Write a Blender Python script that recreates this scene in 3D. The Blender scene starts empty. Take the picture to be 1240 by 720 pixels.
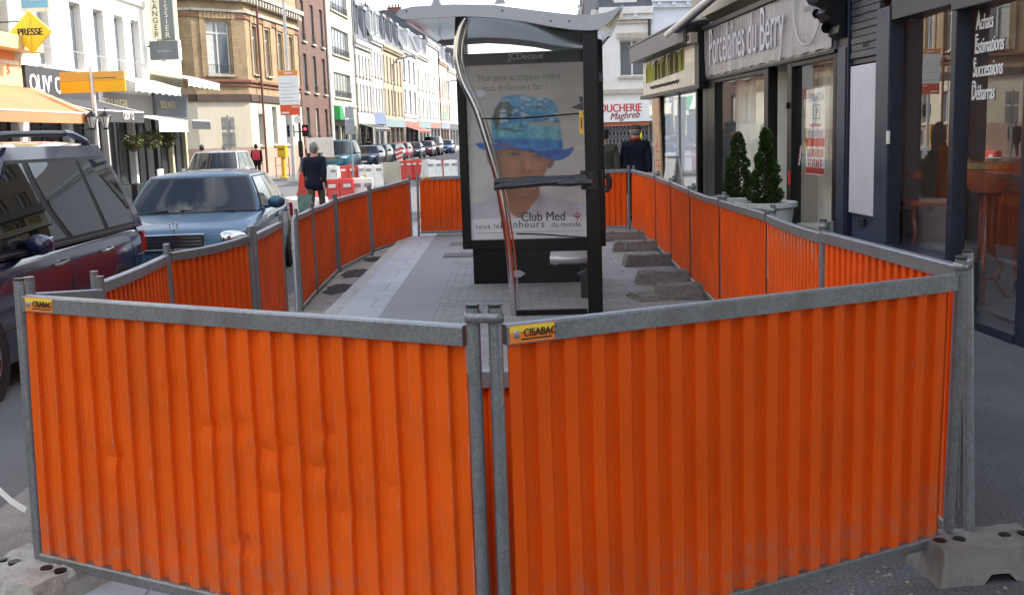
import bpy, bmesh, math, random
from mathutils import Vector, Matrix, Euler
R = math.radians
random.seed(7)
sc = bpy.context.scene
col = sc.collection

# ------------------------------------------------------------------ camera
PITCH, ROLL, CAMH = R(8.7064), math.atan(.0325), 1.77
cam = bpy.data.cameras.new('camera'); cam.lens = 37.45; cam.sensor_width = 36
cam.clip_start = .05; cam.clip_end = 2000
camo = bpy.data.objects.new('camera', cam); col.objects.link(camo)
r0 = Vector((1, 0, 0)); f0 = Vector((0, math.cos(PITCH), -math.sin(PITCH))); u0 = r0.cross(f0)
cR = r0 * math.cos(ROLL) - u0 * math.sin(ROLL); cU = r0 * math.sin(ROLL) + u0 * math.cos(ROLL)
mw = Matrix((cR, cU, -f0)).transposed().to_4x4(); mw.translation = (0, 0, CAMH)
camo.matrix_world = mw
sc.camera = camo
sc.render.resolution_x, sc.render.resolution_y = 1024, 594

# ------------------------------------------------------------------ sky, sun, exposure
SUN_EL, SUN_AZ = R(38), R(66)          # azimuth from +Y towards +X
w = bpy.data.worlds.new('World'); sc.world = w; w.use_nodes = True
nt = w.node_tree; nt.nodes.clear()
sky = nt.nodes.new('ShaderNodeTexSky'); sky.sky_type = 'NISHITA'; sky.sun_disc = False
sky.sun_elevation = SUN_EL; sky.sun_rotation = SUN_AZ; sky.air_density = 1.0; sky.dust_density = 2.5; sky.ozone_density = 1.0
tc = nt.nodes.new('ShaderNodeTexCoord'); mp = nt.nodes.new('ShaderNodeMapping'); mp.inputs['Scale'].default_value = (1, 1, 3.2)
no = nt.nodes.new('ShaderNodeTexNoise'); no.inputs['Scale'].default_value = 2.8; no.inputs['Detail'].default_value = 8; no.inputs['Roughness'].default_value = .6
rp = nt.nodes.new('ShaderNodeValToRGB'); rp.color_ramp.elements[0].position = .44; rp.color_ramp.elements[1].position = .60
rp.color_ramp.elements[0].color = (0, 0, 0, 1); rp.color_ramp.elements[1].color = (.8, .8, .8, 1)
mx = nt.nodes.new('ShaderNodeMix'); mx.data_type = 'RGBA'; mx.inputs['B'].default_value = (9.5, 9.6, 9.8, 1)
bg = nt.nodes.new('ShaderNodeBackground'); bg.inputs['Strength'].default_value = .15
wo = nt.nodes.new('ShaderNodeOutputWorld')
L = nt.links.new
L(tc.outputs['Generated'], mp.inputs['Vector']); L(mp.outputs['Vector'], no.inputs['Vector']); L(no.outputs['Fac'], rp.inputs['Fac'])
L(rp.outputs['Color'], mx.inputs['Factor']); L(sky.outputs['Color'], mx.inputs['A']); L(mx.outputs['Result'], bg.inputs['Color'])
L(bg.outputs['Background'], wo.inputs['Surface'])
sun = bpy.data.lights.new('sun', 'SUN'); sun.energy = 3.1; sun.angle = R(.53); sun.color = (1, .95, .87)
suno = bpy.data.objects.new('sun', sun); col.objects.link(suno)
sd = Vector((math.sin(SUN_AZ) * math.cos(SUN_EL), math.cos(SUN_AZ) * math.cos(SUN_EL), math.sin(SUN_EL)))
suno.rotation_euler = (-sd).to_track_quat('-Z', 'Y').to_euler(); suno.location = (20, 10, 40)
sc.view_settings.view_transform = 'Standard'; sc.view_settings.look = 'None'
sc.view_settings.exposure = 1.38; sc.view_settings.gamma = 1; sc.view_settings.use_curve_mapping = False
sc.cycles.max_bounces = 8; sc.cycles.transparent_max_bounces = 24; sc.cycles.sample_clamp_indirect = 6
sc.cycles.use_denoising = True

# ------------------------------------------------------------------ materials
MATS = {}
def nodes(name):
    m = bpy.data.materials.new(name); m.use_nodes = True
    t = m.node_tree; return m, t, t.nodes['Principled BSDF'], t.nodes['Material Output']
def N(t, kind, **kw):
    n = t.nodes.new('ShaderNode' + kind)
    for k, v in kw.items():
        if k in n.inputs: n.inputs[k].default_value = v
        else: setattr(n, k, v)
    return n
def mixc(t, fac, a, b, mode='MIX'):
    n = t.nodes.new('ShaderNodeMix'); n.data_type = 'RGBA'; n.blend_type = mode
    for key, v in (('Factor', fac), ('A', a), ('B', b)):
        if hasattr(v, 'is_output'): t.links.new(v, n.inputs[key])
        elif key == 'Factor': n.inputs[key].default_value = v
        else: n.inputs[key].default_value = tuple(v) + (1,) if len(v) == 3 else v
    return n.outputs['Result']
def ramp(t, src, p0, p1, c0=(0, 0, 0), c1=(1, 1, 1)):
    n = t.nodes.new('ShaderNodeValToRGB'); e = n.color_ramp.elements
    e[0].position, e[1].position = p0, p1; e[0].color = (*c0, 1); e[1].color = (*c1, 1)
    t.links.new(src, n.inputs['Fac']); return n.outputs['Color']
def noise(t, scale, detail=4, rough=.55, vec=None, stretch=None, coord='Object'):
    n = N(t, 'TexNoise', Scale=scale, Detail=detail, Roughness=rough)
    c = N(t, 'TexCoord').outputs[coord] if vec is None else vec
    if stretch:
        m = N(t, 'Mapping', Scale=stretch); t.links.new(c, m.inputs['Vector']); c = m.outputs['Vector']
    t.links.new(c, n.inputs['Vector']); return n.outputs['Fac']
def bump(t, p, src, strength=.3, dist=.01):
    b = N(t, 'Bump', Strength=strength, Distance=dist); t.links.new(src, b.inputs['Height']); t.links.new(b.outputs['Normal'], p.inputs['Normal'])
def mat(name, c, rough=.5, metal=0., var=.12, scale=3., bmp=0., bscale=60., spec=.5, coat=0., dirt=0., emit=None):
    if name in MATS: return MATS[name]
    m, t, p, o = nodes(name)
    dark = tuple(max(0, x * (1 - var)) for x in c); lite = tuple(min(1, x * (1 + var)) for x in c)
    f = noise(t, scale, 6, .62)
    colr = mixc(t, ramp(t, f, .3, .7), dark, lite)
    if dirt:
        g = ramp(t, noise(t, scale * 2.3, 8, .7, stretch=(1, 1, .25)), .5, .75)
        d = t.nodes.new('ShaderNodeMath'); d.operation = 'MULTIPLY'; d.inputs[1].default_value = dirt
        t.links.new(g, d.inputs[0]); colr = mixc(t, d.outputs[0], colr, (.12, .1, .08))
    t.links.new(colr, p.inputs['Base Color'])
    p.inputs['Metallic'].default_value = metal; p.inputs['Specular IOR Level'].default_value = spec
    p.inputs['Coat Weight'].default_value = coat; p.inputs['Coat Roughness'].default_value = .04
    rr = N(t, 'MapRange'); rr.inputs['To Min'].default_value = max(.02, rough - .08); rr.inputs['To Max'].default_value = min(1, rough + .08)
    t.links.new(f, rr.inputs['Value']); t.links.new(rr.outputs['Result'], p.inputs['Roughness'])
    if bmp: bump(t, p, noise(t, bscale, 5, .65), bmp, .01)
    if emit: p.inputs['Emission Color'].default_value = (*emit[0], 1); p.inputs['Emission Strength'].default_value = emit[1]
    MATS[name] = m; return m
def orange_paint(name, c, scratch):
    m, t, p, o = nodes(name)
    base = mixc(t, ramp(t, noise(t, 1.7, 6, .6), .3, .7), tuple(x * .86 for x in c), tuple(min(1, x * 1.08) for x in c))
    streak = noise(t, 9, 9, .78, stretch=(6, 6, .35)); fine = noise(t, 60, 4, .7)
    s = t.nodes.new('ShaderNodeMath'); s.operation = 'MULTIPLY'
    t.links.new(ramp(t, streak, .70 - scratch * .09, .76 - scratch * .09), s.inputs[0]); t.links.new(ramp(t, fine, .5, .58), s.inputs[1])
    base = mixc(t, s.outputs[0], base, (.42, .33, .27))
    if scratch > .9:
        ge = N(t, 'NewGeometry'); e = N(t, 'Math', operation='MULTIPLY')
        t.links.new(ramp(t, ge.outputs['Pointiness'], .525, .56), e.inputs[0]); t.links.new(ramp(t, noise(t, 6, 8, .75, stretch=(3, 3, .8)), .44, .56), e.inputs[1])
        e2 = N(t, 'Math', operation='MULTIPLY'); e2.inputs[1].default_value = .5; t.links.new(e.outputs[0], e2.inputs[0]); base = mixc(t, e2.outputs[0], base, (.45, .33, .26))
    soil = t.nodes.new('ShaderNodeMath'); soil.operation = 'MULTIPLY'; soil.inputs[1].default_value = .42
    t.links.new(ramp(t, noise(t, 3.1, 8, .7, stretch=(1, 1, .5)), .5, .8), soil.inputs[0])
    base = mixc(t, soil.outputs[0], base, (.22, .07, .03))
    sz = N(t, 'SeparateXYZ'); t.links.new(N(t, 'TexCoord').outputs['Object'], sz.inputs[0])     # mud thrown up along the foot of the sheet
    ms_ = N(t, 'Math', operation='MULTIPLY'); t.links.new(ramp(t, sz.outputs['Z'], .02, .34, (1, 1, 1), (0, 0, 0)), ms_.inputs[0])
    t.links.new(ramp(t, noise(t, 16, 9, .75), .44, .64), ms_.inputs[1]); mu_ = N(t, 'Math', operation='MULTIPLY'); mu_.inputs[1].default_value = .55; t.links.new(ms_.outputs[0], mu_.inputs[0])
    base = mixc(t, mu_.outputs[0], base, (.26, .19, .14))
    t.links.new(base, p.inputs['Base Color']); p.inputs['Roughness'].default_value = .55; p.inputs['Specular IOR Level'].default_value = .16
    bump(t, p, noise(t, 5, 5, .6, stretch=(1, 1, .6)), .18, .02)
    return m
ORANGE = orange_paint('orange_paint', (.74, .092, .004), .75)
ORANGE_WORN = orange_paint('orange_paint_worn', (.77, .106, .004), 1.0)
def galv():
    m, t, p, o = nodes('galvanised_steel')
    v = N(t, 'TexVoronoi', Scale=120); t.links.new(N(t, 'TexCoord').outputs['Object'], v.inputs['Vector'])
    c = mixc(t, ramp(t, v.outputs['Color'], .2, .8), (.19, .205, .22), (.25, .265, .285))
    c = mixc(t, ramp(t, noise(t, 7, 8, .7), .5, .72), c, (.16, .155, .15))
    t.links.new(c, p.inputs['Base Color']); p.inputs['Metallic'].default_value = .55
    p.inputs['Roughness'].default_value = .42; bump(t, p, noise(t, 25, 6, .6), .12, .01)
    return m
GALV = galv()
def glass(name, tint=(.9, .93, .92), refl=.06, rough=0., dirt=0., ior=1.5):
    m, t, p, o = nodes(name)
    t.nodes.remove(p)
    tr = N(t, 'BsdfTransparent'); tr.inputs['Color'].default_value = (*tint, 1)
    gl = N(t, 'BsdfGlossy'); gl.inputs['Roughness'].default_value = rough
    lw = N(t, 'LayerWeight', Blend=.5); pw = N(t, 'Math', operation='POWER'); pw.inputs[1].default_value = 5. / (ior / 1.5)
    t.links.new(lw.outputs['Facing'], pw.inputs[0])
    ad = N(t, 'Math', operation='MULTIPLY_ADD'); ad.inputs[1].default_value = .9; ad.inputs[2].default_value = refl; ad.use_clamp = True
    t.links.new(pw.outputs[0], ad.inputs[0])
    gb = N(t, 'NewGeometry'); iv = N(t, 'Math', operation='SUBTRACT'); iv.inputs[0].default_value = 1; t.links.new(gb.outputs['Backfacing'], iv.inputs[1])
    mu = N(t, 'Math', operation='MULTIPLY'); t.links.new(ad.outputs[0], mu.inputs[0]); t.links.new(iv.outputs[0], mu.inputs[1])   # one reflection per pane
    ms = N(t, 'MixShader'); t.links.new(mu.outputs[0], ms.inputs['Fac']); t.links.new(tr.outputs[0], ms.inputs[1]); t.links.new(gl.outputs[0], ms.inputs[2])
    last = ms.outputs[0]
    if dirt:
        df = N(t, 'BsdfDiffuse'); df.inputs['Color'].default_value = (.45, .45, .43, 1)
        q = N(t, 'Math', operation='MULTIPLY'); q.inputs[1].default_value = dirt
        t.links.new(ramp(t, noise(t, 5, 8, .7, stretch=(4, 4, .4)), .35, .8), q.inputs[0])
        m2 = N(t, 'MixShader'); t.links.new(q.outputs[0], m2.inputs['Fac']); t.links.new(last, m2.inputs[1]); t.links.new(df.outputs[0], m2.inputs[2]); last = m2.outputs[0]
    t.links.new(last, o.inputs['Surface']); return m
SHOPGLASS = glass('shop_window_glass', (.97, .98, .98), .19, 0, .04, 1.55)
CURTGLASS = glass('curtained_window_glass', (.97, .98, .975), .05, 0, .03, 1.55)
SHELTERGLASS = glass('shelter_glass', (.98, .985, .985), .012, .0, .022)
CARGLASS = glass('car_glass', (.42, .46, .48), .06, 0, .012, 1.5)
PANEGLASS = mat('house_window_glass', (.10, .12, .14), .06, 0, .3, .6, spec=1.0)
def grime_wall(name, c, stain=(.25, .22, .18), amt=.5, scale=1.2, rough=.85, bmp=.25):
    m, t, p, o = nodes(name)
    b = mixc(t, ramp(t, noise(t, scale, 7, .65), .3, .7), tuple(x * .88 for x in c), tuple(min(1, x * 1.05) for x in c))
    q = N(t, 'Math', operation='MULTIPLY'); q.inputs[1].default_value = amt
    t.links.new(ramp(t, noise(t, scale * 1.6, 9, .72, stretch=(1.6, 1.6, .25)), .48, .8), q.inputs[0])
    b = mixc(t, q.outputs[0], b, stain)
    t.links.new(b, p.inputs['Base Color']); p.inputs['Roughness'].default_value = rough; bump(t, p, noise(t, 30, 6, .65), bmp, .02)
    MATS[name] = m; return m
def brick(name, c1, c2, mortar, bw=.22, bh=.065, amt=.55):
    m, t, p, o = nodes(name)
    sx = N(t, 'SeparateXYZ'); t.links.new(N(t, 'TexCoord').outputs['Object'], sx.inputs[0])
    ad = N(t, 'Math', operation='ADD'); t.links.new(sx.outputs['X'], ad.inputs[0]); t.links.new(sx.outputs['Y'], ad.inputs[1])
    cb = N(t, 'CombineXYZ'); t.links.new(ad.outputs[0], cb.inputs['X']); t.links.new(sx.outputs['Z'], cb.inputs['Y'])
    b = N(t, 'TexBrick', Scale=1.0); b.inputs['Color1'].default_value = (*c1, 1); b.inputs['Color2'].default_value = (*c2, 1); b.inputs['Mortar'].default_value = (*mortar, 1)
    b.inputs['Brick Width'].default_value = bw; b.inputs['Row Height'].default_value = bh; b.inputs['Mortar Size'].default_value = .009; b.inputs['Bias'].default_value = -.2
    t.links.new(cb.outputs[0], b.inputs['Vector'])
    q = N(t, 'Math', operation='MULTIPLY'); q.inputs[1].default_value = amt
    t.links.new(ramp(t, noise(t, 1.4, 9, .72), .45, .75), q.inputs[0])
    c = mixc(t, q.outputs[0], b.outputs['Color'], tuple(x * .35 for x in c1))
    t.links.new(c, p.inputs['Base Color']); p.inputs['Roughness'].default_value = .9; bump(t, p, b.outputs['Fac'], -.4, .01)
    MATS[name] = m; return m
def ground_mat(name, c, c2, scale, rough=.9, bmp=.5, bscale=90, patch=.5, pc=None):
    m, t, p, o = nodes(name)
    fine = noise(t, bscale, 3, .6); big = noise(t, scale, 8, .68)
    b = mixc(t, ramp(t, fine, .3, .7), c, c2)
    q = N(t, 'Math', operation='MULTIPLY'); q.inputs[1].default_value = patch
    t.links.new(ramp(t, big, .42, .7), q.inputs[0]); b = mixc(t, q.outputs[0], b, pc or tuple(x * .55 for x in c))
    t.links.new(b, p.inputs['Base Color']); p.inputs['Roughness'].default_value = rough; bump(t, p, fine, bmp, .012)
    MATS[name] = m; return m
def pavers(name, c1, c2, mortar, bw, bh, rough=.8, ms=.006, amt=.45, studs=0):
    m, t, p, o = nodes(name)
    tco = N(t, 'TexCoord').outputs['Object']
    b = N(t, 'TexBrick', Scale=1.0); b.inputs['Color1'].default_value = (*c1, 1); b.inputs['Color2'].default_value = (*c2, 1); b.inputs['Mortar'].default_value = (*mortar, 1)
    b.inputs['Brick Width'].default_value = bw; b.inputs['Row Height'].default_value = bh; b.inputs['Mortar Size'].default_value = ms
    t.links.new(tco, b.inputs['Vector'])
    q = N(t, 'Math', operation='MULTIPLY'); q.inputs[1].default_value = amt
    t.links.new(ramp(t, noise(t, 1.1, 9, .72), .42, .75), q.inputs[0])
    c = mixc(t, q.outputs[0], b.outputs['Color'], tuple(x * .5 for x in c1))
    c = mixc(t, ramp(t, noise(t, 140, 3, .6), .35, .65), c, tuple(x * 1.15 for x in c1), 'MIX') if False else c
    t.links.new(c, p.inputs['Base Color']); p.inputs['Roughness'].default_value = rough
    bump(t, p, b.outputs['Fac'], -.5, .008)
    MATS[name] = m; return m

WHITE = mat('white_paint', (.78, .78, .76), .5, var=.05, dirt=.15)
BLACK = mat('black_paint', (.005, .0055, .0065), .35, var=.3, bmp=.05, spec=.3)
RUBBER = mat('black_rubber', (.015, .015, .016), .75, var=.3)
GREYM = mat('grey_metal', (.30, .31, .33), .4, .5, var=.12)
DARKM = mat('dark_metal', (.05, .055, .06), .4, .6, var=.2)
CHROME = mat('polished_steel', (.62, .62, .62), .14, 1., var=.08)
NAVY = mat('navy_shopfront_paint', (.012, .019, .036), .35, var=.25, bmp=.08, dirt=.2)
SLATE = mat('slate_roof', (.07, .075, .09), .6, var=.3, scale=6, bmp=.3, bscale=25)
CONC = grime_wall('cast_concrete', (.30, .29, .27), (.09, .085, .075), .7, 4, .92, .6)
WOOD = mat('raw_wood', (.52, .35, .2), .7, var=.2, scale=5, bmp=.2)
REDPL = mat('red_plastic', (.55, .035, .02), .45, var=.12, dirt=.3)
WHITEPL = mat('white_plastic', (.72, .71, .68), .45, var=.08, dirt=.35)
YELLOW = mat('yellow_paint', (.75, .42, .015), .4, var=.08, dirt=.1)
RED = mat('red_paint', (.5, .02, .02), .45, var=.1)
INTERIOR = mat('interior_plaster', (.22, .19, .18), .85, var=.15)
SKIN = mat('skin', (.45, .25, .18), .55, var=.08)

# ------------------------------------------------------------------ mesh helpers
class MB:
    def __init__(s): s.b = bmesh.new()
    def _add(s, vs, fs):
        v = [s.b.verts.new(p) for p in vs]
        for f in fs:
            try: s.b.faces.new([v[i] for i in f])
            except ValueError: pass
        return v
    def box(s, x0, x1, y0, y1, z0, z1, bev=0.):
        pts = [(x, y, z) for z in (z0, z1) for y in (y0, y1) for x in (x0, x1)]
        vs = s._add(pts, [(0, 2, 3, 1), (4, 5, 7, 6), (0, 1, 5, 4), (2, 6, 7, 3), (0, 4, 6, 2), (1, 3, 7, 5)])
        if bev:
            es = list({e for v in vs for e in v.link_edges})
            bmesh.ops.bevel(s.b, geom=es, offset=bev, segments=2, affect='EDGES', profile=.6)
        return s
    def hexa(s, pts):      # eight points: bottom four round, then top four round
        s._add(pts, [(3, 2, 1, 0), (4, 5, 6, 7), (0, 1, 5, 4), (1, 2, 6, 5), (2, 3, 7, 6), (3, 0, 4, 7)]); return s
    def tube(s, pts, r, n=12, cap=True):
        pts = [Vector(p) for p in pts]; k = len(pts); rs = r if isinstance(r, (list, tuple)) else [r] * k
        rings = []; prev = None
        for i, p in enumerate(pts):
            t = (pts[min(i + 1, k - 1)] - pts[max(i - 1, 0)]).normalized()
            if prev is None:
                a = t.orthogonal().normalized() if abs(t.z) < .9 else Vector((1, 0, 0))
            else: a = prev
            a = (a - t * a.dot(t)).normalized(); prev = a; b = t.cross(a)
            rings.append([s.b.verts.new(p + (a * math.cos(2 * math.pi * j / n) + b * math.sin(2 * math.pi * j / n)) * rs[i]) for j in range(n)])
        for A, B in zip(rings, rings[1:]):
            for j in range(n): s.b.faces.new((A[j], A[(j + 1) % n], B[(j + 1) % n], B[j]))
        if cap:
            s.b.faces.new(rings[0][::-1]); s.b.faces.new(rings[-1])
        return s
    def lathe(s, prof, c=(0, 0, 0), n=24, axis='z'):
        rings = []
        for r, h in prof:
            ring = []
            for j in range(n):
                a = 2 * math.pi * j / n; p = (r * math.cos(a), r * math.sin(a), h)
                if axis == 'x': p = (h, r * math.cos(a), r * math.sin(a))
                if axis == 'y': p = (r * math.sin(a), h, r * math.cos(a))
                ring.append(s.b.verts.new((p[0] + c[0], p[1] + c[1], p[2] + c[2])))
            rings.append(ring)
        for A, B in zip(rings, rings[1:]):
            for j in range(n): s.b.faces.new((A[j], A[(j + 1) % n], B[(j + 1) % n], B[j]))
        s.b.faces.new(rings[0][::-1]); s.b.faces.new(rings[-1]); return s
    def prism(s, poly, y0, y1):   # polygon in x,z extruded along y
        a = [s.b.verts.new((x, y0, z)) for x, z in poly]; b = [s.b.verts.new((x, y1, z)) for x, z in poly]; n = len(poly)
        s.b.faces.new(a); s.b.faces.new(b[::-1])
        for i in range(n): s.b.faces.new((a[i], b[i], b[(i + 1) % n], a[(i + 1) % n]))
        return s
    def grid(s, P, nu, nv, flip=False):
        v = [[s.b.verts.new(P(i / nu, j / nv)) for j in range(nv + 1)] for i in range(nu + 1)]
        for i in range(nu):
            for j in range(nv):
                q = (v[i][j], v[i + 1][j], v[i + 1][j + 1], v[i][j + 1])
                s.b.faces.new(q[::-1] if flip else q)
        return v
    def ball(s, c, rx, ry, rz, n=14, m=9):
        pr = []
        for i in range(m + 1):
            a = -math.pi / 2 + math.pi * i / m; pr.append((max(1e-3, math.cos(a)), math.sin(a)))
        rings = [[s.b.verts.new((c[0] + r * rx * math.cos(2 * math.pi * j / n), c[1] + r * ry * math.sin(2 * math.pi * j / n), c[2] + h * rz)) for j in range(n)] for r, h in pr]
        for A, B in zip(rings, rings[1:]):
            for j in range(n): s.b.faces.new((A[j], A[(j + 1) % n], B[(j + 1) % n], B[j]))
        s.b.faces.new(rings[0][::-1]); s.b.faces.new(rings[-1]); return s
    def build(s, name, m, parent=None, smooth=False, loc=None, rot=None, normals=True, angle=35):
        if normals: bmesh.ops.recalc_face_normals(s.b, faces=s.b.faces)
        me = bpy.data.meshes.new(name); s.b.to_mesh(me); s.b.free()
        if smooth:
            for f in me.polygons: f.use_smooth = True
            me.set_sharp_from_angle(angle=R(angle))
        for k in (m if isinstance(m, (list, tuple)) else [m]): me.materials.append(k)
        o = bpy.data.objects.new(name, me); col.objects.link(o)
        if parent: o.parent = parent
        if loc is not None: o.location = loc
        if rot is not None: o.rotation_euler = rot
        return o
def tag(o, label=None, cat=None, group=None, kind=None):
    if label: o['label'] = label
    if cat: o['category'] = cat
    if group: o['group'] = group
    if kind: o['kind'] = kind
    return o
def empty(name, loc, rz=0., label=None, cat=None, group=None):
    o = bpy.data.objects.new(name, None); col.objects.link(o); o.empty_display_size = .2
    o.location = loc; o.rotation_euler = (0, 0, rz); return tag(o, label, cat, group)
def copy_tree(o, parent=None):
    c = o.copy(); col.objects.link(c)
    if parent: c.parent = parent
    for ch in list(o.children): copy_tree(ch, c)
    return c
def text(s, size, m, parent, loc, rot=(math.pi / 2, 0, 0), sx=1., shear=0., ext=.006, align='LEFT', bold=0., name='lettering', spacing=1.):
    cu = bpy.data.curves.new(name, 'FONT'); cu.body = s; cu.size = size; cu.extrude = ext; cu.shear = shear
    cu.align_x = align; cu.align_y = 'BOTTOM_BASELINE' if False else 'TOP_BASELINE'; cu.space_character = spacing; cu.space_line = .9
    t = bpy.data.objects.new('tmp_text', cu); col.objects.link(t)
    dg = bpy.context.evaluated_depsgraph_get(); me = bpy.data.meshes.new_from_object(t.evaluated_get(dg))
    bpy.data.objects.remove(t); bpy.data.curves.remove(cu)
    if bold:
        b = bmesh.new()
        for k, dx in enumerate((0, -bold, bold)):
            n0 = len(b.verts); b.from_mesh(me); b.verts.ensure_lookup_table()
            for v in b.verts[n0:]: v.co += Vector((dx, 0, .0004 * k))
        b.to_mesh(me); b.free()
    me.materials.clear(); me.materials.append(m); me.name = name
    o = bpy.data.objects.new(name, me); col.objects.link(o); o.parent = parent; o.location = loc; o.rotation_euler = rot; o.scale = (sx, 1, 1)
    return o
# ------------------------------------------------------------------ ground
ASPH = ground_mat('asphalt_road', (.10, .102, .106), (.15, .152, .155), .5, .88, .5, 120, .5)
ASPH2 = ground_mat('asphalt_footway', (.045, .048, .054), (.16, .163, .172), 1.3, .8, .9, 62, .6, (.038, .04, .044))
DIRT = ground_mat('dusty_gutter', (.22, .21, .19), (.32, .30, .27), 2.2, .95, .6, 60, .6, (.07, .065, .06))
PAVE = pavers('small_pavers', (.27, .27, .275), (.20, .205, .21), (.10, .10, .10), .20, .10, ms=.005, amt=.75)
STUD = pavers('tactile_pavers', (.29, .295, .31), (.27, .275, .29), (.16, .16, .165), .075, .075, ms=.012, amt=.4)
SLAB = pavers('kerb_slabs', (.38, .39, .41), (.34, .35, .37), (.16, .16, .16), 1.0, .62, ms=.006, amt=.45)
FAR_PAVE = ground_mat('far_footway', (.16, .155, .15), (.22, .215, .21), .8, .9, .3, 60, .5)
KERBM = grime_wall('kerb_stone', (.36, .35, .34), (.14, .13, .12), .6, 2, .85, .4)
def sheet(name, pts, z, m):
    b = MB(); b._add([(x, y, z) for x, y in pts], [tuple(range(len(pts)))])
    return tag(b.build(name, m), kind='structure')
sheet('ground', [(-900, -300), (900, -300), (900, 1500), (-900, 1500)], -.125, mat('far_ground', (.12, .12, .115), .95))
sheet('road', [(-40, -30), (40, -30), (40, 320), (-40, 320)], -.105, ASPH)
b = MB(); b.box(-1.80, 5.2, -12, 25.6, -.3, 0); tag(b.build('pavement', ASPH2), kind='structure')
b = MB(); b.box(-1.96, -1.802, -12, 25.6, -.3, .003, .012); tag(b.build('kerb', KERBM), kind='structure')
sheet('slab_pavement', [(-1.80, 4.5), (-1.34, 4.5), (-1.34, 21), (-1.80, 21)], .004, SLAB)
sheet('slab_pavement', [(-1.80, 2.2), (-.2, 2.2), (-.2, 4.5), (-1.80, 4.5)], .004, SLAB)
sheet('tactile_pavement', [(-1.337, 4.6), (-.78, 4.6), (-.78, 19), (-1.337, 19)], .004, STUD)
sheet('platform_pavement', [(-.777, 4.6), (1.82, 4.6), (2.0, 8), (2.25, 19), (2.25, 25), (-.777, 25)], .004, PAVE)
random.seed(5)
def patch_poly(cx, cy, rx, ry, n=26):
    return [(cx + rx * math.cos(2 * math.pi * k / n) * random.uniform(.75, 1.1), cy + ry * math.sin(2 * math.pi * k / n) * random.uniform(.75, 1.1)) for k in range(n)]
sheet('gutter_ground', [(-2.75, 2), (-1.962, 2), (-1.962, 24), (-2.75, 24)], -.1, DIRT)
TRENCH = mat('dark_trench', (.018, .017, .016), .95, var=.4)
for k, (cx, cy, rx, ry) in enumerate(((-2.18, 13.4, .2, .5), (-2.2, 14.9, .2, .5), (-2.15, 16.6, .16, .35))):
    sheet('trench_ground', patch_poly(cx, cy, rx, ry), -.095, TRENCH)
sheet('tree_pit_ground', [(-1.0, 17.3), (1.0, 17.3), (1.0, 17.9), (-1.0, 17.9)], .009, ground_mat('pit_soil', (.10, .095, .085), (.2, .19, .17), 3, .95, .8, 50))
g = MB(); g.box(-.35, .35, -.25, .25, 0, .012, .004); tag(g.build('manhole_cover', mat('rusty_iron', (.10, .09, .085), .7, .4, var=.3, scale=20, bmp=.5), None, loc=(-.65, 15.85, .005)), 'dark rectangular iron manhole cover in the platform paving', 'manhole cover')
for k in range(9):
    cx, cy = ((.9, 2.75, -.3, 1.25, 2.3, 1.75, -1.4, 2.0, .3)[k], (2.35, 3.2, 2.5, 2.3, 2.6, 3.5, 3.3, 3.0, 2.1)[k])
    sheet('dirt_patch', patch_poly(cx, cy, random.uniform(.1, .32), random.uniform(.08, .2)), .0075, DIRT if k % 2 else TRENCH)
# left footways (beyond the parked cars) and the far kerb line
def prism_ground(name, pts, z, m):
    b = MB(); n = len(pts)
    b._add([(x, y, -.3) for x, y in pts] + [(x, y, z) for x, y in pts], [tuple(range(n, 2 * n))] + [(i, (i + 1) % n, n + (i + 1) % n, n + i) for i in range(n)])
    return tag(b.build(name, m), kind='structure')
prism_ground('left_pavement', [(-18, -12), (-9.9, -12), (-9.9, 37), (-11.4, 40.2), (-30, 40.4), (-30, 36)], .02, FAR_PAVE)
prism_ground('far_left_pavement', [(-30, 49.5), (-13, 49.6), (-10.6, 51.5), (-9.9, 55), (4.0, 320), (-12, 320), (-14, 60), (-30, 54)], .02, FAR_PAVE)
prism_ground('far_right_pavement', [(1.9, 43.2), (4.6, 42.2), (40, 42.5), (40, 60), (12, 60), (24, 320), (16.6, 320)], .02, FAR_PAVE)

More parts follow.
